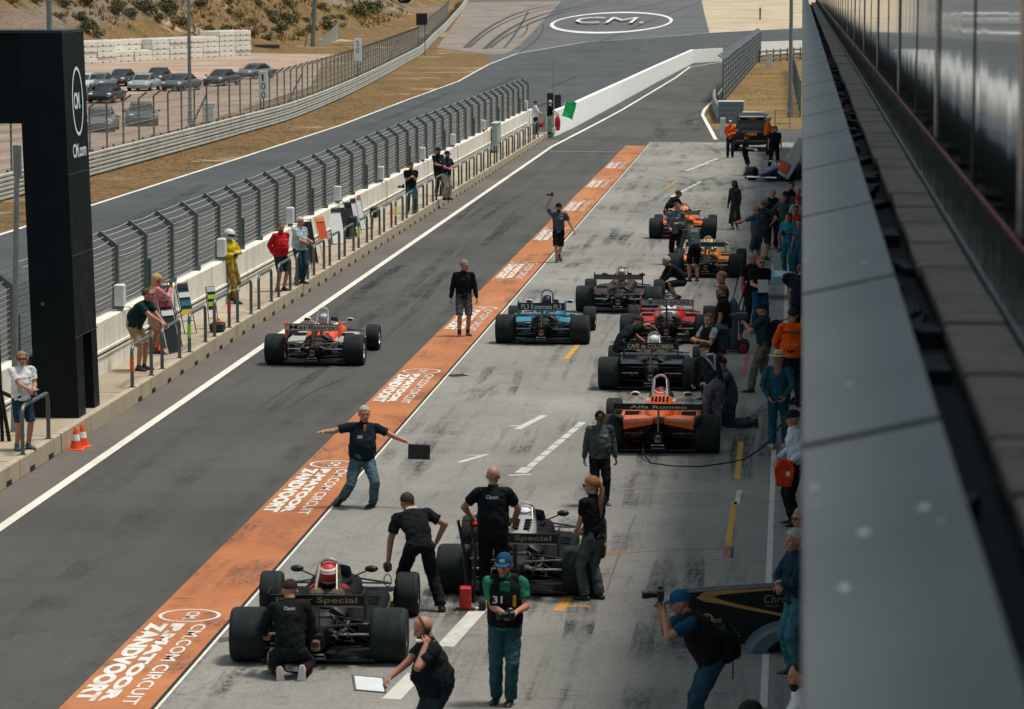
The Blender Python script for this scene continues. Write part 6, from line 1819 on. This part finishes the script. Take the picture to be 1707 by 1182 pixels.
p = person('man in red cap and pale grey shirt by the ledge', 1330, 424, 1.76, 170, 'red', top=('#8e979a', 'short'), legs=('#1d2123', 'trousers'), hair=('#6a5a4a', 'short'), hat=('cap', '#b0202c'))
p = person('person in sunglasses and an orange red vest in the right hand crowd', 1326, 443, 1.74, 168, 'red', LH=(-.14, .3, 1.15), RH=(.14, .3, 1.2), top=('#a84424', 'long'), legs=('#1d2123', 'trousers'), hair=('#2a221e', 'short'), glasses='#161616')
p = person('woman in turquoise jumper and jeans holding a camera near the ledge', 1314, 456, 1.70, 158, 'red', LH=(-.10, .28, 1.2), RH=(.12, .30, 1.16), LF=(-.14, .1, .085), RF=(.12, -.05, .085), top=('#2c8296', 'long'), legs=('#2b6a7c', 'jeans'), shoes='#2a3c44', hair=('#2c241f', 'long'))
camera_thing(p, 'camera held by the woman in the turquoise jumper', None, 160)
p = person('dark haired person in grey blue shirt beside the turquoise jumper', 1333, 462, 1.62, 140, 'tan', top=('#3e5866', 'short'), legs=('#28505f', 'jeans'), hair=('#1f1a18', 'short'))
# --- far end of the apron
p = person('marshal in orange jacket with headphones left of the off road car', 1217, 263, 1.74, 182, 'red', LH=(-.08, .24, 1.15), RH=(.10, .24, 1.1), top=('#ff5a18', 'long'), legs=('#1d2c38', 'trousers'), hair=('#c9c2ba', 'short'), headset='#24282a')
pbox(p, 'knee_band', p['P0'] + V((0, .03, -.50)), (.36, .17, .05), '#b9c2c6')
p = person('marshal in orange jacket and white cap standing against the off road car', 1279, 259, 1.86, 262, 'red', LH=(-.1, .3, 1.1), RH=(.1, .3, 1.1), top=('#ff6a1c', 'long'), legs=('#22282b', 'trousers'), hair=('#5a4a3c', 'short'), hat=('cap', '#d8dcda'), fat=.4)
p = person('heavy man in black shirt and trousers walking right of the off road car', 1291, 280, 1.84, 186, 'red', hturn=60, LF=(-.12, .22, .085), RF=(.2, -.12, .085), top=('#14181a', 'short'), legs=('#14181a', 'trousers'), hair=('#7a3a34', 'short'), fat=.5)
p = person('man in black with dark red cap holding papers in front of the off road car', 1242, 293, 1.76, 262, 'tan', LH=(-.06, .32, 1.1), RH=(.06, .34, 1.12), top=('#14181a', 'short'), legs=('#171b1d', 'shorts'), shoes='#17191b', hair=('#2a221e', 'short'), hat=('cap', '#5a2a2c'))
sheet_thing('paper_sheet', 'pale paper held by the man in front of the off road car', 'papers', p['mid'], (.2, .01, .14), (60, 0, 250), '#d0d2d0', 'flat')

# ================================================================== SMALL THINGS
# green flag and green wall end
fb = at_y(941, 205, 157.5)
r = thing('green_flag', 'large green flag held out over the end of the pit wall', 'flag', (0, 0, 0))
mb = MB(); A = [at_y(944, 169, 157.6), at_y(961, 171, 157.6), at_y(954, 201, 157.0), at_y(936, 193, 157.0)]
R_ = []
for i in range(9):
    row = []
    for j in range(9):
        u, v = i / 8, j / 8
        q = A[0].lerp(A[1], u).lerp(A[3].lerp(A[2], u), v)
        q = q + V((0, .12 * math.sin(u * 7 + v * 2), .05 * math.sin(v * 6 + u * 3))); row.append(q)
    R_.append(row)
mb.rings(R_, (False, False), closed=False); mb.build('cloth', cmat('#128a48', 'cloth'), r, True)
MB().tube([A[3] + V((-.3, 0, -.05)), A[0]], .012, 6).build('stick', cmat('#c9c4b8', 'flat'), r)
o = MB().box((0, 0, .66), (.30, .8, 1.34), bev=.01).build('green_wall_end', cmat('#6fa55a', 'paint'), loc=(-12.36, 158.4, 0)); tag(o, 'light green painted end of the white wall under the flag', 'wall')
# signal boxes at the wall end
for i, (px, py, lab) in enumerate([(917.5, 172, 'left black signal panel at the far end of the pit wall'), (930, 175, 'right black signal panel at the far end of the pit wall')]):
    q = at_y(px, py, 165)
    r = thing('signal_light', lab, 'signal', (q.x, q.y, 0))
    MB().box((0, 0, q.z), (.34, .18, 1.12), bev=.02).build('panel', cmat('#12191b', 'plastic'), r)
    MB().tube([(0, .02, 0), (0, .02, q.z - .5)], .04, 6).build('post', M_post, r)
    MB().tube([(-.16, 0, q.z + .56), (-.16, 0, q.z + .68), (.16, 0, q.z + .68), (.16, 0, q.z + .56)], .02, 5).build('bracket', cmat('#c3c9c6', 'metal'), r)
    m = MB(); 
    for k in range(3): m.lathe([(.10, 0), (.10, .03), (.08, .03)], (0, -.12, q.z - .35 + .35 * k), 'Y', 14)
    m.build('lamp_rings', cmat('#20282a', 'plastic'), r)
q = at_y(922, 128, 166); o = MB().tube([(0, 0, 0), (0, 0, q.z + .8)], .018, 6).build('antenna_mast', M_galv, loc=(q.x, q.y, 0)); tag(o, 'thin mast rising behind the black signal panels', 'mast')
# extinguishers and bucket at the far end
q = at(929, 218, PZ)
r = thing('fire_extinguisher', 'large red fire extinguisher behind the flag marshal', 'extinguisher', q)
MB().lathe([(.0, 0), (.13, .02), (.14, .1), (.14, .62), (.08, .74), (.03, .78), (0, .79)], n=16).build('cylinder', cmat('#b8202a', 'paint'), r, True); MB().tube([(0, 0, .78), (.06, -.1, .85), (.16, -.14, .5), (.15, -.14, .2)], .018, 6).build('hose', cmat('#15181a', 'rubber'), r)
q = at(922, 223, PZ)
o = MB().lathe([(0, 0), (.13, 0), (.16, .30), (.15, .31), (.12, .02)], n=16).build('bucket', cmat('#e2e2de', 'plastic'), loc=q, smooth=True); tag(o, 'white bucket standing at the far end of the platform', 'bucket')
q = at(902, 222, PZ)
r = thing('hose_reel', 'red hose reel trolley beside the man in the white polo', 'hose reel', q)
MB().lathe([(.22, -.1), (.26, -.12), (.26, -.09), (.12, -.08), (.12, .08), (.26, .09), (.26, .12), (.22, .1)], (0, 0, .42), 'X', 18).build('reel', cmat('#b0303a', 'paint'), r, True)
MB().tube([(-.18, -.2, 0), (-.18, 0, .42), (-.18, .1, .9), (.18, .1, .9), (.18, 0, .42), (.18, -.2, 0)], .02, 6).build('frame', M_steel, r)
# grey cabinet on the wall further away
q = at(838, 240, PZ)
r = thing('wall_cabinet', 'pale grey cabinet hanging on the far part of the pit wall', 'cabinet', (-13.40, 139.6, 1.02))
MB().box((0, 0, 0), (.26, 1.7, 1.25), bev=.02).build('body', cmat('#9fb0b0', 'paint'), r); MB().box((0, 0, .64), (.32, 1.8, .05), bev=.01).build('lid', cmat('#c3cccc', 'paint'), r)
# pit boards leaning on the wall
def pit_board(px, py, lab, L=1.15, Wd=.34, frame='#1c2022', panel='#22282a', p2=None, tilt=14, solid=False, yaw=0):
    q = at(px, py, PZ)
    r = thing('pit_board', lab, 'pit board', q, math.radians(90 + yaw))
    t = MB(); ti = math.radians(tilt)
    r.rotation_euler = (0, 0, math.radians(yaw - 38))
    # local: board stands in the x (towards wall = -x) / z plane, width along y
    up_ = V((-math.sin(ti), 0, math.cos(ti)))
    a, b = V((0, -Wd / 2, 0)), V((0, Wd / 2, 0))
    n = 5
    t.tube([a, a + up_ * L], .011, 6); t.tube([b, b + up_ * L], .011, 6)
    for k in range(n): t.tube([a + up_ * L * (k + .0) / (n - 1), b + up_ * L * (k + .0) / (n - 1)], .009, 6)
    t.build('frame', cmat(frame, 'steel'), r)
    M_ = MB(); z0 = .02 if solid else .45
    def pan(za, zb, col, off=.012, name='panel'):
        nn = V((math.cos(ti), 0, math.sin(ti))) * off
        pp = [a * .9 + up_ * za + nn, b * .9 + up_ * za + nn, b * .9 + up_ * zb + nn, a * .9 + up_ * zb + nn]
        MB().prism(pp, nn * .6).build(name, cmat(col, 'plastic'), r)
    pan(L * z0, L * .95, panel)
    if p2:
        for k, c_ in enumerate(p2):
            pan(L * (.88 - .17 * k), L * (.98 - .17 * k), c_, .024, 'plate')
    return r
pit_board(286, 580, 'large black padded pit board leaning on the wall behind the bending man', 1.45, .62, '#24292b', '#2c3236', None, 20, True)
pit_board(291, 590, 'steel framed pit board with a red plate in front of the black padded board', 1.15, .36, '#c9cfd2', '#23292c', ['#a04a48', '#d5d8d8'], 16, True)
pit_board(318, 556, 'black framed pit board with blue and yellow plates leaning on the wall', 1.15, .34, '#22272a', '#23403f', ['#2a2f30', '#cfd6d6', '#2e6a7a', '#c9ab2e'], 16)
pit_board(357, 548, 'narrow pit board with yellow green tape beside the small black box', .95, .26, '#5b6264', '#394144', ['#c9cdd0', '#a8c83a', '#a8c83a'], 8)
pit_board(512, 448, 'grey pit board next to the jeans of the floral shirted man', 1.0, .34, '#3a4042', '#2c3234', ['#d8672e'], 10)
pit_board(523, 440, 'tall plain black pit board leaning on the wall', 1.25, .36, '#16191a', '#14181a', None, 14, True)
pit_board(545, 428, 'orange framed pit board leaning on the wall', 1.15, .34, '#d8622a', '#c9562a', ['#e08a4a'], 16)
for i, (px, py, c1, c2) in enumerate([(566, 407, '#d8dada', '#2a2f30'), (574, 399, '#22282a', '#dcdede'), (585, 396, '#22282a', '#1a1f20'), (593, 389, '#d3c6c8', '#23282a'), (601, 383, '#c9cfd0', '#c45a5a')]):
    pit_board(px, py, ['white topped pit board, leftmost of the stacked row beyond the orange one', 'black and white pit board, second of the stacked row', 'all black pit board in the middle of the stacked row', 'pinkish white lettered pit board, fourth of the stacked row', 'pale pit board with a red plate at the far end of the stacked row'][i], 1.1, .5, '#24292b', c1, [c2], 16, i % 2 == 0, random.uniform(-6, 6))
for i, (px, py) in enumerate([(575, 397), (611, 380)]):
    q = at(px, py, PZ)
    r = thing('black_case', ['black equipment case hanging near the stacked pit boards', 'black square case further along near the stacked pit boards'][i], 'case', q + V((.25, 0, .0)))
    MB().box((0, 0, .5), (.22, .5, .34), bev=.03).build('body', cmat('#14191a', 'plastic'), r); MB().tube([(-.08, -.2, 0), (-.05, -.15, .34)], .015, 5).build('leg', M_steel, r); MB().tube([(-.08, .2, 0), (-.05, .15, .34)], .015, 5).build('leg', M_steel, r)
q = at(363, 553, PZ)
r = thing('tool_box', 'small black box with orange handle at the foot of a hoop', 'box', q)
MB().box((0, 0, .11), (.30, .34, .20), bev=.03).build('body', cmat('#1a1f22', 'plastic'), r); MB().tube([(-.05, -.12, .20), (0, -.1, .28), (.0, .1, .28), (.05, .12, .20)], .018, 6).build('handle', cmat('#d8622a', 'plastic'), r); MB().box((.05, -.02, .225), (.10, .14, .06), bev=.02).build('orange_cap', cmat('#d8622a', 'plastic'), r)
q = at(262, 584, PZ)
r = thing('traffic_cone', 'orange cone half hidden behind the bending man on the platform', 'cone', q)
MB().box((0, 0, .015), (.28, .28, .03), bev=.01).build('base', M_cone, r); MB().lathe([(.105, .03), (.022, .41), (0, .41)], n=18).build('body', M_cone, r, True); MB().lathe([(.079, .17), (.054, .28)], n=18).build('band', M_coneb, r, True)
# black trolley frame at left edge
q = at(4, 735, PZ)
r = thing('equipment_stand', 'black metal equipment stand at the left edge behind the woman', 'stand', q)
for a_, b_ in (((0, 0, 0), (-.12, .3, 1.9)), ((.12, 0, 0), (-.1, -.1, 1.6)), ((-.2, .1, .9), (.2, .0, .75)), ((-.25, 0, 0), (-.3, .1, 2.4)), ((-.3, .1, 2.3), (-.6, .3, 2.2))):
    MB().tube([a_, b_], .035, 6).build('bar', cmat('#14181a', 'paint'), r)
MB().box((-.35, .2, 1.5), (.5, .3, .9), bev=.03).build('panel', cmat('#14181a', 'paint'), r)
# dried pale spots on the nearest part of the ledge
M_drop = mat('bird_dropping', '#c4c6c3', .8, var=.3, scale=60)
m = MB(); random.seed(4)
for px, py, rr in ((1442, 892, .011), (1540, 853, .0105), (1408, 984, .008), (1568, 876, .005), (1357, 815, .006), (1362, 845, .003), (1500, 1010, .002), (1455, 470, .004)):
    h_ = .9 - .06 * max(0, min(1, ((px - 1345) / (py + 32.) * .87 / .30))); q = at(px, py, CAMZ - h_); q = Matrix.Rotation(RB, 3, 'Z') @ (q - V((0, 0, 0)))
    ring = []
    for k in range(14):
        a = 2 * PI * k / 14; k_ = random.uniform(.75, 1.15); x_ = q.x + rr * k_ * math.cos(a); y_ = q.y + rr * 2.8 * k_ * math.sin(a)
        ring.append((x_, y_, zA + (x_ - .012) * .06 / .263 + .0012))
    m.add(ring, [tuple(range(14))])
m.build('dried_spots', M_drop, bld)['kind'] = 'stuff'
# quick lift jack by the second car
q = at(776, 1018)
r = thing('car_jack', 'red and black quick lift jack with a tall handle behind the second car', 'jack', q, math.radians(4))
MB().box((0, 0, .17), (.15, .16, .30), bev=.02).build('red_housing', cmat('#c0242a', 'paint'), r); MB().box((0, 0, .012), (.26, .24, .024), bev=.006).build('base_plate', cmat('#15181a', 'plastic'), r)
MB().tube([(.10, .02, .1), (.13, .1, .75), (.06, .2, 1.15), (-.10, .2, 1.15), (-.02, .12, .75), (.02, .05, .3)], .022, 8).build('handle', cmat('#121517', 'paint'), r, True)
w_ = MB().lathe([(.03, -.04), (.085, -.045), (.095, 0), (.085, .045), (.03, .04)], (.22, -.02, .095), 'X', 18).build('wheel', M_tyre, r, True); MB().lathe([(.055, -.05), (.055, .05)], (.22, -.02, .095), 'X', 14).build('hub', cmat('#c9a52c', 'paint'), w_)
w_ = MB().lathe([(.03, -.03), (.07, -.035), (.08, 0), (.07, .035), (.03, .03)], (.34, .10, .08), 'X', 18).build('wheel', M_tyre, r, True)
# starter trolley
q = at(1238, 590)
r = thing('starter_trolley', 'red two wheeled starter trolley with a tall gas bottle', 'trolley', q)
w_ = MB().lathe([(.07, -.05), (.13, -.055), (.145, -.03), (.145, .03), (.13, .055), (.07, .05)], (0, 0, 0), 'Y', 22).build('wheel', M_tyre, r, True); w_.location = (.0, -.02, .15); MB().lathe([(.09, -.056), (.03, -.06), (0, -.06)], (0, 0, 0), 'Y', 18).build('hub', cmat('#8c2028', 'paint'), w_, True)
w_ = w_.copy(); COL.objects.link(w_); w_.location = (0, .42, .15)
MB().tube([(-.02, 0, .15), (-.06, 0, .55), (-.10, 0, 1.0), (.06, .0, 1.55)], .020, 8).build('frame_tube', cmat('#a8262c', 'paint'), r); MB().tube([(-.02, .4, .15), (-.10, .4, 1.0), (.06, .4, 1.55), (.06, 0, 1.55)], .020, 8).build('frame_tube', cmat('#a8262c', 'paint'), r)
MB().tube([(-.34, 0, .06), (0, 0, .06)], .02, 6).build('foot_bar', cmat('#a8262c', 'paint'), r)
MB().lathe([(0, 0), (.11, .02), (.115, .1), (.115, 1.0), (.06, 1.12), (.03, 1.15), (0, 1.15)], (-.22, .2, .05), n=18).build('gas_bottle', cmat('#4a5a66', 'paint'), r, True)
MB().tube([(-.22, .2, 1.2), (-.1, .1, 1.75), (.02, .0, 1.7), (.04, 0, 1.2), (-.02, 0, .9), (-.06, 0, .6)], .014, 6).build('hose', cmat('#15181a', 'rubber'), r)
# long air line from the orange car
pts = [(1070, 745), (1072, 765), (1085, 774), (1120, 779), (1165, 780), (1205, 775), (1240, 768), (1265, 752), (1282, 736), (1294, 718), (1302, 700)]
P3 = [at(*p_) + V((0, 0, .02)) for p_ in pts]; P3[0].z = .35; P3[1].z = .1; P3[-1] = at_y(1305, 703, P3[-3].y - .1); P3[-2] = at_y(1296, 716, P3[-3].y - .05)
o = MB().tube([V(p_) for p_ in P3], .014, 6).build('air_line', cmat('#15191b', 'rubber'), smooth=True); tag(o, 'long black air line curving over the apron behind the orange car', 'hose')
# battery lead by the orange car cockpit
o = MB().tube([at_y(1128, 655, 66) , at_y(1145, 652, 66), at_y(1160, 660, 66), at_y(1166, 648, 66)], .012, 6).build('battery_lead', cmat('#15191b', 'rubber'), smooth=True); tag(o, 'thin black lead beside the cockpit of the orange car', 'cable')
# black and gold bodywork lying on the apron
q = at(1240, 1082)
r = thing('engine_cover_bodywork', 'large black and gold engine cover bodywork lying on the apron by the ledge', 'bodywork', q, math.radians(3))
BX = lambda px, py: ((px - 1240) / 137.5, (1086 - py) / 137.5)
out = [BX(*p_) for p_ in [(1135, 991), (1190, 986), (1260, 981), (1330, 977), (1385, 978), (1400, 1010), (1402, 1060), (1350, 1075), (1250, 1076), (1196, 1074), (1165, 1050)]]
m = MB(); nb = len(out)
m.rings([[V((x, -.02, z)) for x, z in out], [V((x, .10, z + .03)) for x, z in out], [V((x * .98, .30, z * .78 + .04)) for x, z in out], [V((x * .95, .42, z * .45 + .04)) for x, z in out]])
b_ = m.build('shell', cmat('#10171a', 'paint'), r, True)
def gline(pts, w, col, name):
    m = MB(); pts = [BX(*p_) for p_ in pts]
    n = len(pts)
    L_, R_ = [], []
    for i, p_ in enumerate(pts):
        a = V(pts[max(0, i - 1)]); c_ = V(pts[min(n - 1, i + 1)]); t = (c_ - a).normalized(); ww = w[i] if isinstance(w, list) else w
        L_.append((p_[0] - t.y * ww / 2, p_[1] + t.x * ww / 2)); R_.append((p_[0] + t.y * ww / 2, p_[1] - t.x * ww / 2))
    m.rings([[V((x, -.026, z)) for x, z in L_], [V((x, -.026, z)) for x, z in R_]], (False, False), closed=False)
    m.build(name, cmat(col, 'paint'), r)
gline([(1330, 979), (1270, 983.5), (1200, 989), (1174, 994), (1166, 996), (1176, 999), (1205, 1006), (1240, 1014), (1290, 1024), (1345, 1033)], [.02, .03, .05, .09, .11, .09, .045, .04, .035, .03], '#b08a48', 'gold_line')
gline([(1165, 1074), (1195, 1079), (1250, 1081), (1290, 1082)], .045, '#8b949a', 'sill')
gline([(1148, 1024), (1157, 1028), (1165, 1040), (1170, 1036)], .016, '#c9b98c', 'gold_sweep')
m = MB(); cx, cz = BX(1178, 1035)
R1 = [V((cx + .075 * math.cos(a), -.028, cz + .075 * math.sin(a))) for a in [(-.3 + 4.3 * k / 16) for k in range(17)]]; R2 = [V((cx + .055 * math.cos(a), -.028, cz + .055 * math.sin(a))) for a in [(-.3 + 4.3 * k / 16) for k in range(17)]]
m.rings([R1, R2], (False, False), closed=False); m.build('round_emblem', cmat('#c9985a', 'paint'), r)
m = MB(); x, z = BX(1171, 1042); text_mb(m, '1', (x + .03, -.028, z), (1, 0, 0), (0, 0, 1), .09, .03, .002); text_mb(m, 'MINUTE', (x + .07, -.03, z + .01), (1, 0, 0), (0, 0, 1), .05, .15, .002, .02); x, z = BX(1182, 1064); text_mb(m, 'oxfink', (x, -.028, z), (1, 0, 0), (0, .0, 1), .095, .37, .002, -.012); m.build('lettering', cmat('#b99a62', 'paint'), r)
m = MB(); x, z = BX(1272, 1006); text_mb(m, 'Chrono', (x, -.028, z), (1, 0, 0), (.15, 0, 1), .10, .42, .002, -.008); x, z = BX(1275, 1013); text_mb(m, 'CIRCUIT', (x, -.028, z), (1, 0, 0), (0, 0, 1), .025, .17, .002); m.build('lettering', cmat('#8d9090', 'paint'), r)
m = MB(); R_ = []
for k in range(13):
    a = PI * k / 12; cx, cz = BX(1330, 1088)
    R_.append([V((cx + 1.0 * rr * math.cos(PI - a * .62), yy, max(.01, -.0 + cz + rr * .62 * math.sin(a * .62)))) for rr, yy in ((.62, -.30), (.58, -.34), (.40, -.34), (.44, -.06), (.66, -.04))])
m.rings(R_); m.build('wheel_arch', cmat('#56666c', 'paint'), r, True)
# light blue bodywork under covers in the right hand crowd
q = at(1285, 498)
r = thing('light_blue_bodywork', 'light blue racing bodywork with black covers among the right hand crowd', 'bodywork', q, math.radians(4))
MB().rings([rrect(0, .50, hw_, hh, y, 18, 3) for hw_, hh, y in ((.75, .10, -.3), (.80, .16, .2), (.72, .15, .9))]).build('shell', cmat('#8fb4c6', 'paint'), r, True)
MB().prism([(-.02, -.1, .6), (.10, -.1, .6), (.02, -.1, 1.05)], (0, .03, 0)).build('fin', cmat('#c3d0d6', 'paint'), r)
for sx in (-.42, .48): 
    o = MB().ell((sx, -.15, .52), (.26, .30, .17), 14).build('black_cover', cmat('#14181a', 'cloth'), r, True)
for x in (-.5, .5):
    for y in (0, .6): MB().tube([(x, y, 0), (x * .9, y, .42)], .02, 6).build('trestle_leg', M_steel, r)
q = at(1243, 520)
r = thing('blue_panel', 'upright light blue panel standing beside the red trolley', 'body panel', q, math.radians(10)); MB().box((0, 0, .55), (.20, .5, 1.05), bev=.03, ry=.12).build('shell', cmat('#9dbccb', 'paint'), r)
# white cover board by the far marshal
q = at(1204.5, 232)
o = MB().box((0, 0, .55), (.26, .06, 1.1), bev=.02).build('white_board', M_wbox, loc=q); tag(o, 'upright white board behind the marshal with headphones', 'board')

# ================================================================== DUNE PLANTS
random.seed(21)
M_bush = mat('bush_leaf', '#565636', .9, var=.5, scale=3); M_bush2 = mat('olive_bush_leaf', '#7a6d42', .9, var=.5, scale=3); M_twig = mat('bush_twig', '#5a4634', .9)
def bush_mesh(name, R_, H_, n, m, label):
    mb = MB(); blobs = [(random.uniform(-.6, .6) * R_, random.uniform(-.5, .5) * R_, random.uniform(.25, .75) * H_, random.uniform(.3, .55) * R_) for _ in range(7)]
    for i in range(n):
        bx, by, bz, br = random.choice(blobs)
        a, b_ = random.uniform(0, 2 * PI), random.uniform(-1, 1); rr = br * random.uniform(.6, 1.05)
        c_ = V((bx + rr * math.cos(a) * math.sqrt(1 - b_ * b_), by + rr * math.sin(a) * math.sqrt(1 - b_ * b_), max(.05, bz + rr * b_ * .7)))
        s_ = random.uniform(.10, .2) * (R_ / 1.5); u = V((random.uniform(-1, 1), random.uniform(-1, 1), random.uniform(-.3, 1))).normalized(); w_ = u.cross(V((random.uniform(-1, 1), random.uniform(-1, 1), random.uniform(-1, 1)))).normalized()
        mb.add([c_ - u * s_, c_ + w_ * s_ * .5, c_ + u * s_, c_ - w_ * s_ * .5], [(0, 1, 2, 3)])
    r = thing('bush', label, 'bush', (0, 0, 0), 0, 'bushes on the dune')
    mb.build('foliage', m, r)
    t = MB()
    for k in range(5): a = 2 * PI * k / 5; t.tube([(0, 0, -.3), (.3 * R_ * math.cos(a), .3 * R_ * math.sin(a), H_ * .5)], [.06, .02], 4)
    t.build('stems', M_twig, r)
    return r
b1 = bush_mesh('bush', 2.2, 1.5, 420, M_bush, 'dark green bush growing on the dune behind the barrier blocks')
b2 = bush_mesh('bush', 1.6, 1.0, 320, M_bush2, 'dark green bush growing on the dune behind the barrier blocks')
random.seed(33)
spots = [(random.uniform(130, 640), random.uniform(4, 62)) for _ in range(26)]
spots = [q_ for q_ in spots if q_[1] < 78 - max(0, q_[0] - 420) * .26]
spots = [(146, 36), (205, 12), (142, 8), (110, 10), (15, 6), (262, 36), (215, 30), (285, 14), (330, 10), (430, 12), (405, 45), (455, 30), (482, 40), (500, 60), (515, 55), (545, 36), (560, 30), (575, 34), (590, 26), (605, 28), (618, 22), (632, 18), (570, 46), (552, 52), (380, 24), (350, 38), (420, 62), (448, 66), (100, 30), (60, 8), (536, 16), (474, 14), (300, 44), (245, 20)] + spots
for i, (px, py) in enumerate(spots):
    src = b1 if i % 3 != 1 else b2
    q = hit(px + random.uniform(-4, 4), py)
    if i == 0: o = b1; o.location = q
    elif i == 1: o = b2; o.location = q
    else: o = dup(src, q, random.uniform(0, 6))
    k = random.uniform(.35, .8) if i not in (19, 20) else 1.2
    o.scale = (k, k, k * random.uniform(.8, 1.1))
# tufts of dry grass as one mass
def tufts(name, label, n, pick, h, w, mats_, seed):
    random.seed(seed); mb = MB()
    for i in range(n):
        q = pick()
        if q is None: continue
        mb.mats(random.choice(range(len(mats_))))
        hh = h * random.uniform(.5, 1.3)
        for k in range(5):
            a = random.uniform(0, 2 * PI); d = V((math.cos(a), math.sin(a), 0)); s_ = V((-d.y, d.x, 0)) * w
            b0 = q + d * random.uniform(0, w * 3)
            mb.add([b0 - s_, b0 + s_, b0 + d * hh * random.uniform(.2, .6) + V((0, 0, hh))], [(0, 1, 2)])
    o = mb.build(name, mats_); tag(o, label, 'grass', kind='stuff'); return o
GM = [mat('dry_blade_a', '#a58452', .95, var=.3), mat('dry_blade_b', '#7d6a3c', .95, var=.3), mat('dry_blade_c', '#5b5a34', .95, var=.3), mat('dry_blade_d', '#bf9f6c', .95, var=.3)]
def pk1():
    x = random.uniform(-128, -54); y = random.uniform(300, 440)
    if dune(x, y) < .3 or noise.noise(V((x / 9, y / 9, 2.2))) < -.05: return None
    return V((x, y, ter(x, y)))
tufts('dune_grass', 'dry tufts of ochre and olive grass covering the dune slope', 20000, pk1, .55, .07, GM, 5)
def pk2():
    x = random.uniform(-29.2, -25.6); y = random.uniform(110, 235)
    return V((x, y, 0)) if noise.noise(V((x / 3, y / 7, 5.2))) > -.1 else None
tufts('verge_grass', 'short dry ochre grass on the verge between track and crash barrier', 900, pk2, .05, .02, [GM[0], GM[3], GM[0]], 6)
def pk3():
    q = V((random.uniform(-6, 4), random.uniform(172, 320), 0)); px = 1320 + q.x * FPX / q.y; py = CAMZ * FPX / q.y - 32
    if q.x < at(1205, py).x + (.0 if py < 170 else 1.5): return None
    return q
tufts('paddock_grass', 'tall dry orange grass behind the off road car and grey fence', 1200, pk3, .13, .010, [mat('orange_blade', '#b98a4c', .95, var=.3), GM[0]], 8)
def pk4():
    i = random.randrange(4, len(AP2) - 8); a, b_ = V(AP2[i]), V(AP2[i + 1]); q = a.lerp(b_, random.random())
    return V((q.x - random.uniform(.3, 1.4), q.y, base_z(q.y)))
tufts('barrier_weeds', 'green brown weeds growing behind the crash barrier under the wire fence', 1500, pk4, .55, .05, [GM[2], GM[1], GM[2]], 9)
# ================================================================== CAMERA AND LIGHT
cd = bpy.data.cameras.new('camera'); cam = bpy.data.objects.new('camera', cd); COL.objects.link(cam)
cd.sensor_fit = 'HORIZONTAL'; cd.sensor_width = 36; cd.lens = FPX * 36 / W0; cd.clip_start = .1; cd.clip_end = 6000
R = Matrix((Xc, Yc, Zc))  # rows: world axes in camera space = camera-to-world
cam.matrix_world = Matrix.Translation(CAM) @ R.to_4x4()
cd.dof.use_dof = True; cd.dof.focus_distance = 72; cd.dof.aperture_fstop = cd.lens / 1000 / .018
scene.camera = cam
w = bpy.data.worlds.new('World'); scene.world = w; w.use_nodes = True
nt = w.node_tree; bg = nt.nodes['Background']
sk = nt.nodes.new('ShaderNodeTexSky'); sk.sky_type = 'NISHITA'; sk.sun_disc = False
SE, SA = math.radians(71), math.radians(75)   # elevation, azimuth from +Y towards +X
sk.sun_elevation = SE; sk.sun_rotation = SA; sk.air_density = 1.0; sk.dust_density = 3.0
hs = nt.nodes.new('ShaderNodeHueSaturation'); hs.inputs['Saturation'].default_value = .4
mx = nt.nodes.new('ShaderNodeMix'); mx.data_type = 'RGBA'; mx.blend_type = 'MULTIPLY'; mx.inputs[0].default_value = 1; mx.inputs[7].default_value = (.88, 1, 1, 1)
nt.links.new(sk.outputs[0], hs.inputs['Color']); nt.links.new(hs.outputs[0], mx.inputs[6]); nt.links.new(mx.outputs[2], bg.inputs[0]); bg.inputs[1].default_value = .122
sl_ = bpy.data.lights.new('sun', 'SUN'); sl_.energy = 3.3; sl_.angle = math.radians(12); sl_.color = (1, .93, .83)
so = bpy.data.objects.new('sun', sl_); COL.objects.link(so)
sd = V((math.sin(SA) * math.cos(SE), math.cos(SA) * math.cos(SE), math.sin(SE)))
so.rotation_euler = sd.to_track_quat('Z', 'Y').to_euler()
so.location = (20, 40, 40)
scene.view_settings.view_transform = 'Standard'; scene.view_settings.look = 'None'; scene.view_settings.exposure = 0
scene.render.engine = 'CYCLES'; scene.cycles.use_denoising = True
scene.cycles.max_bounces = 6; scene.cycles.transparent_max_bounces = 24
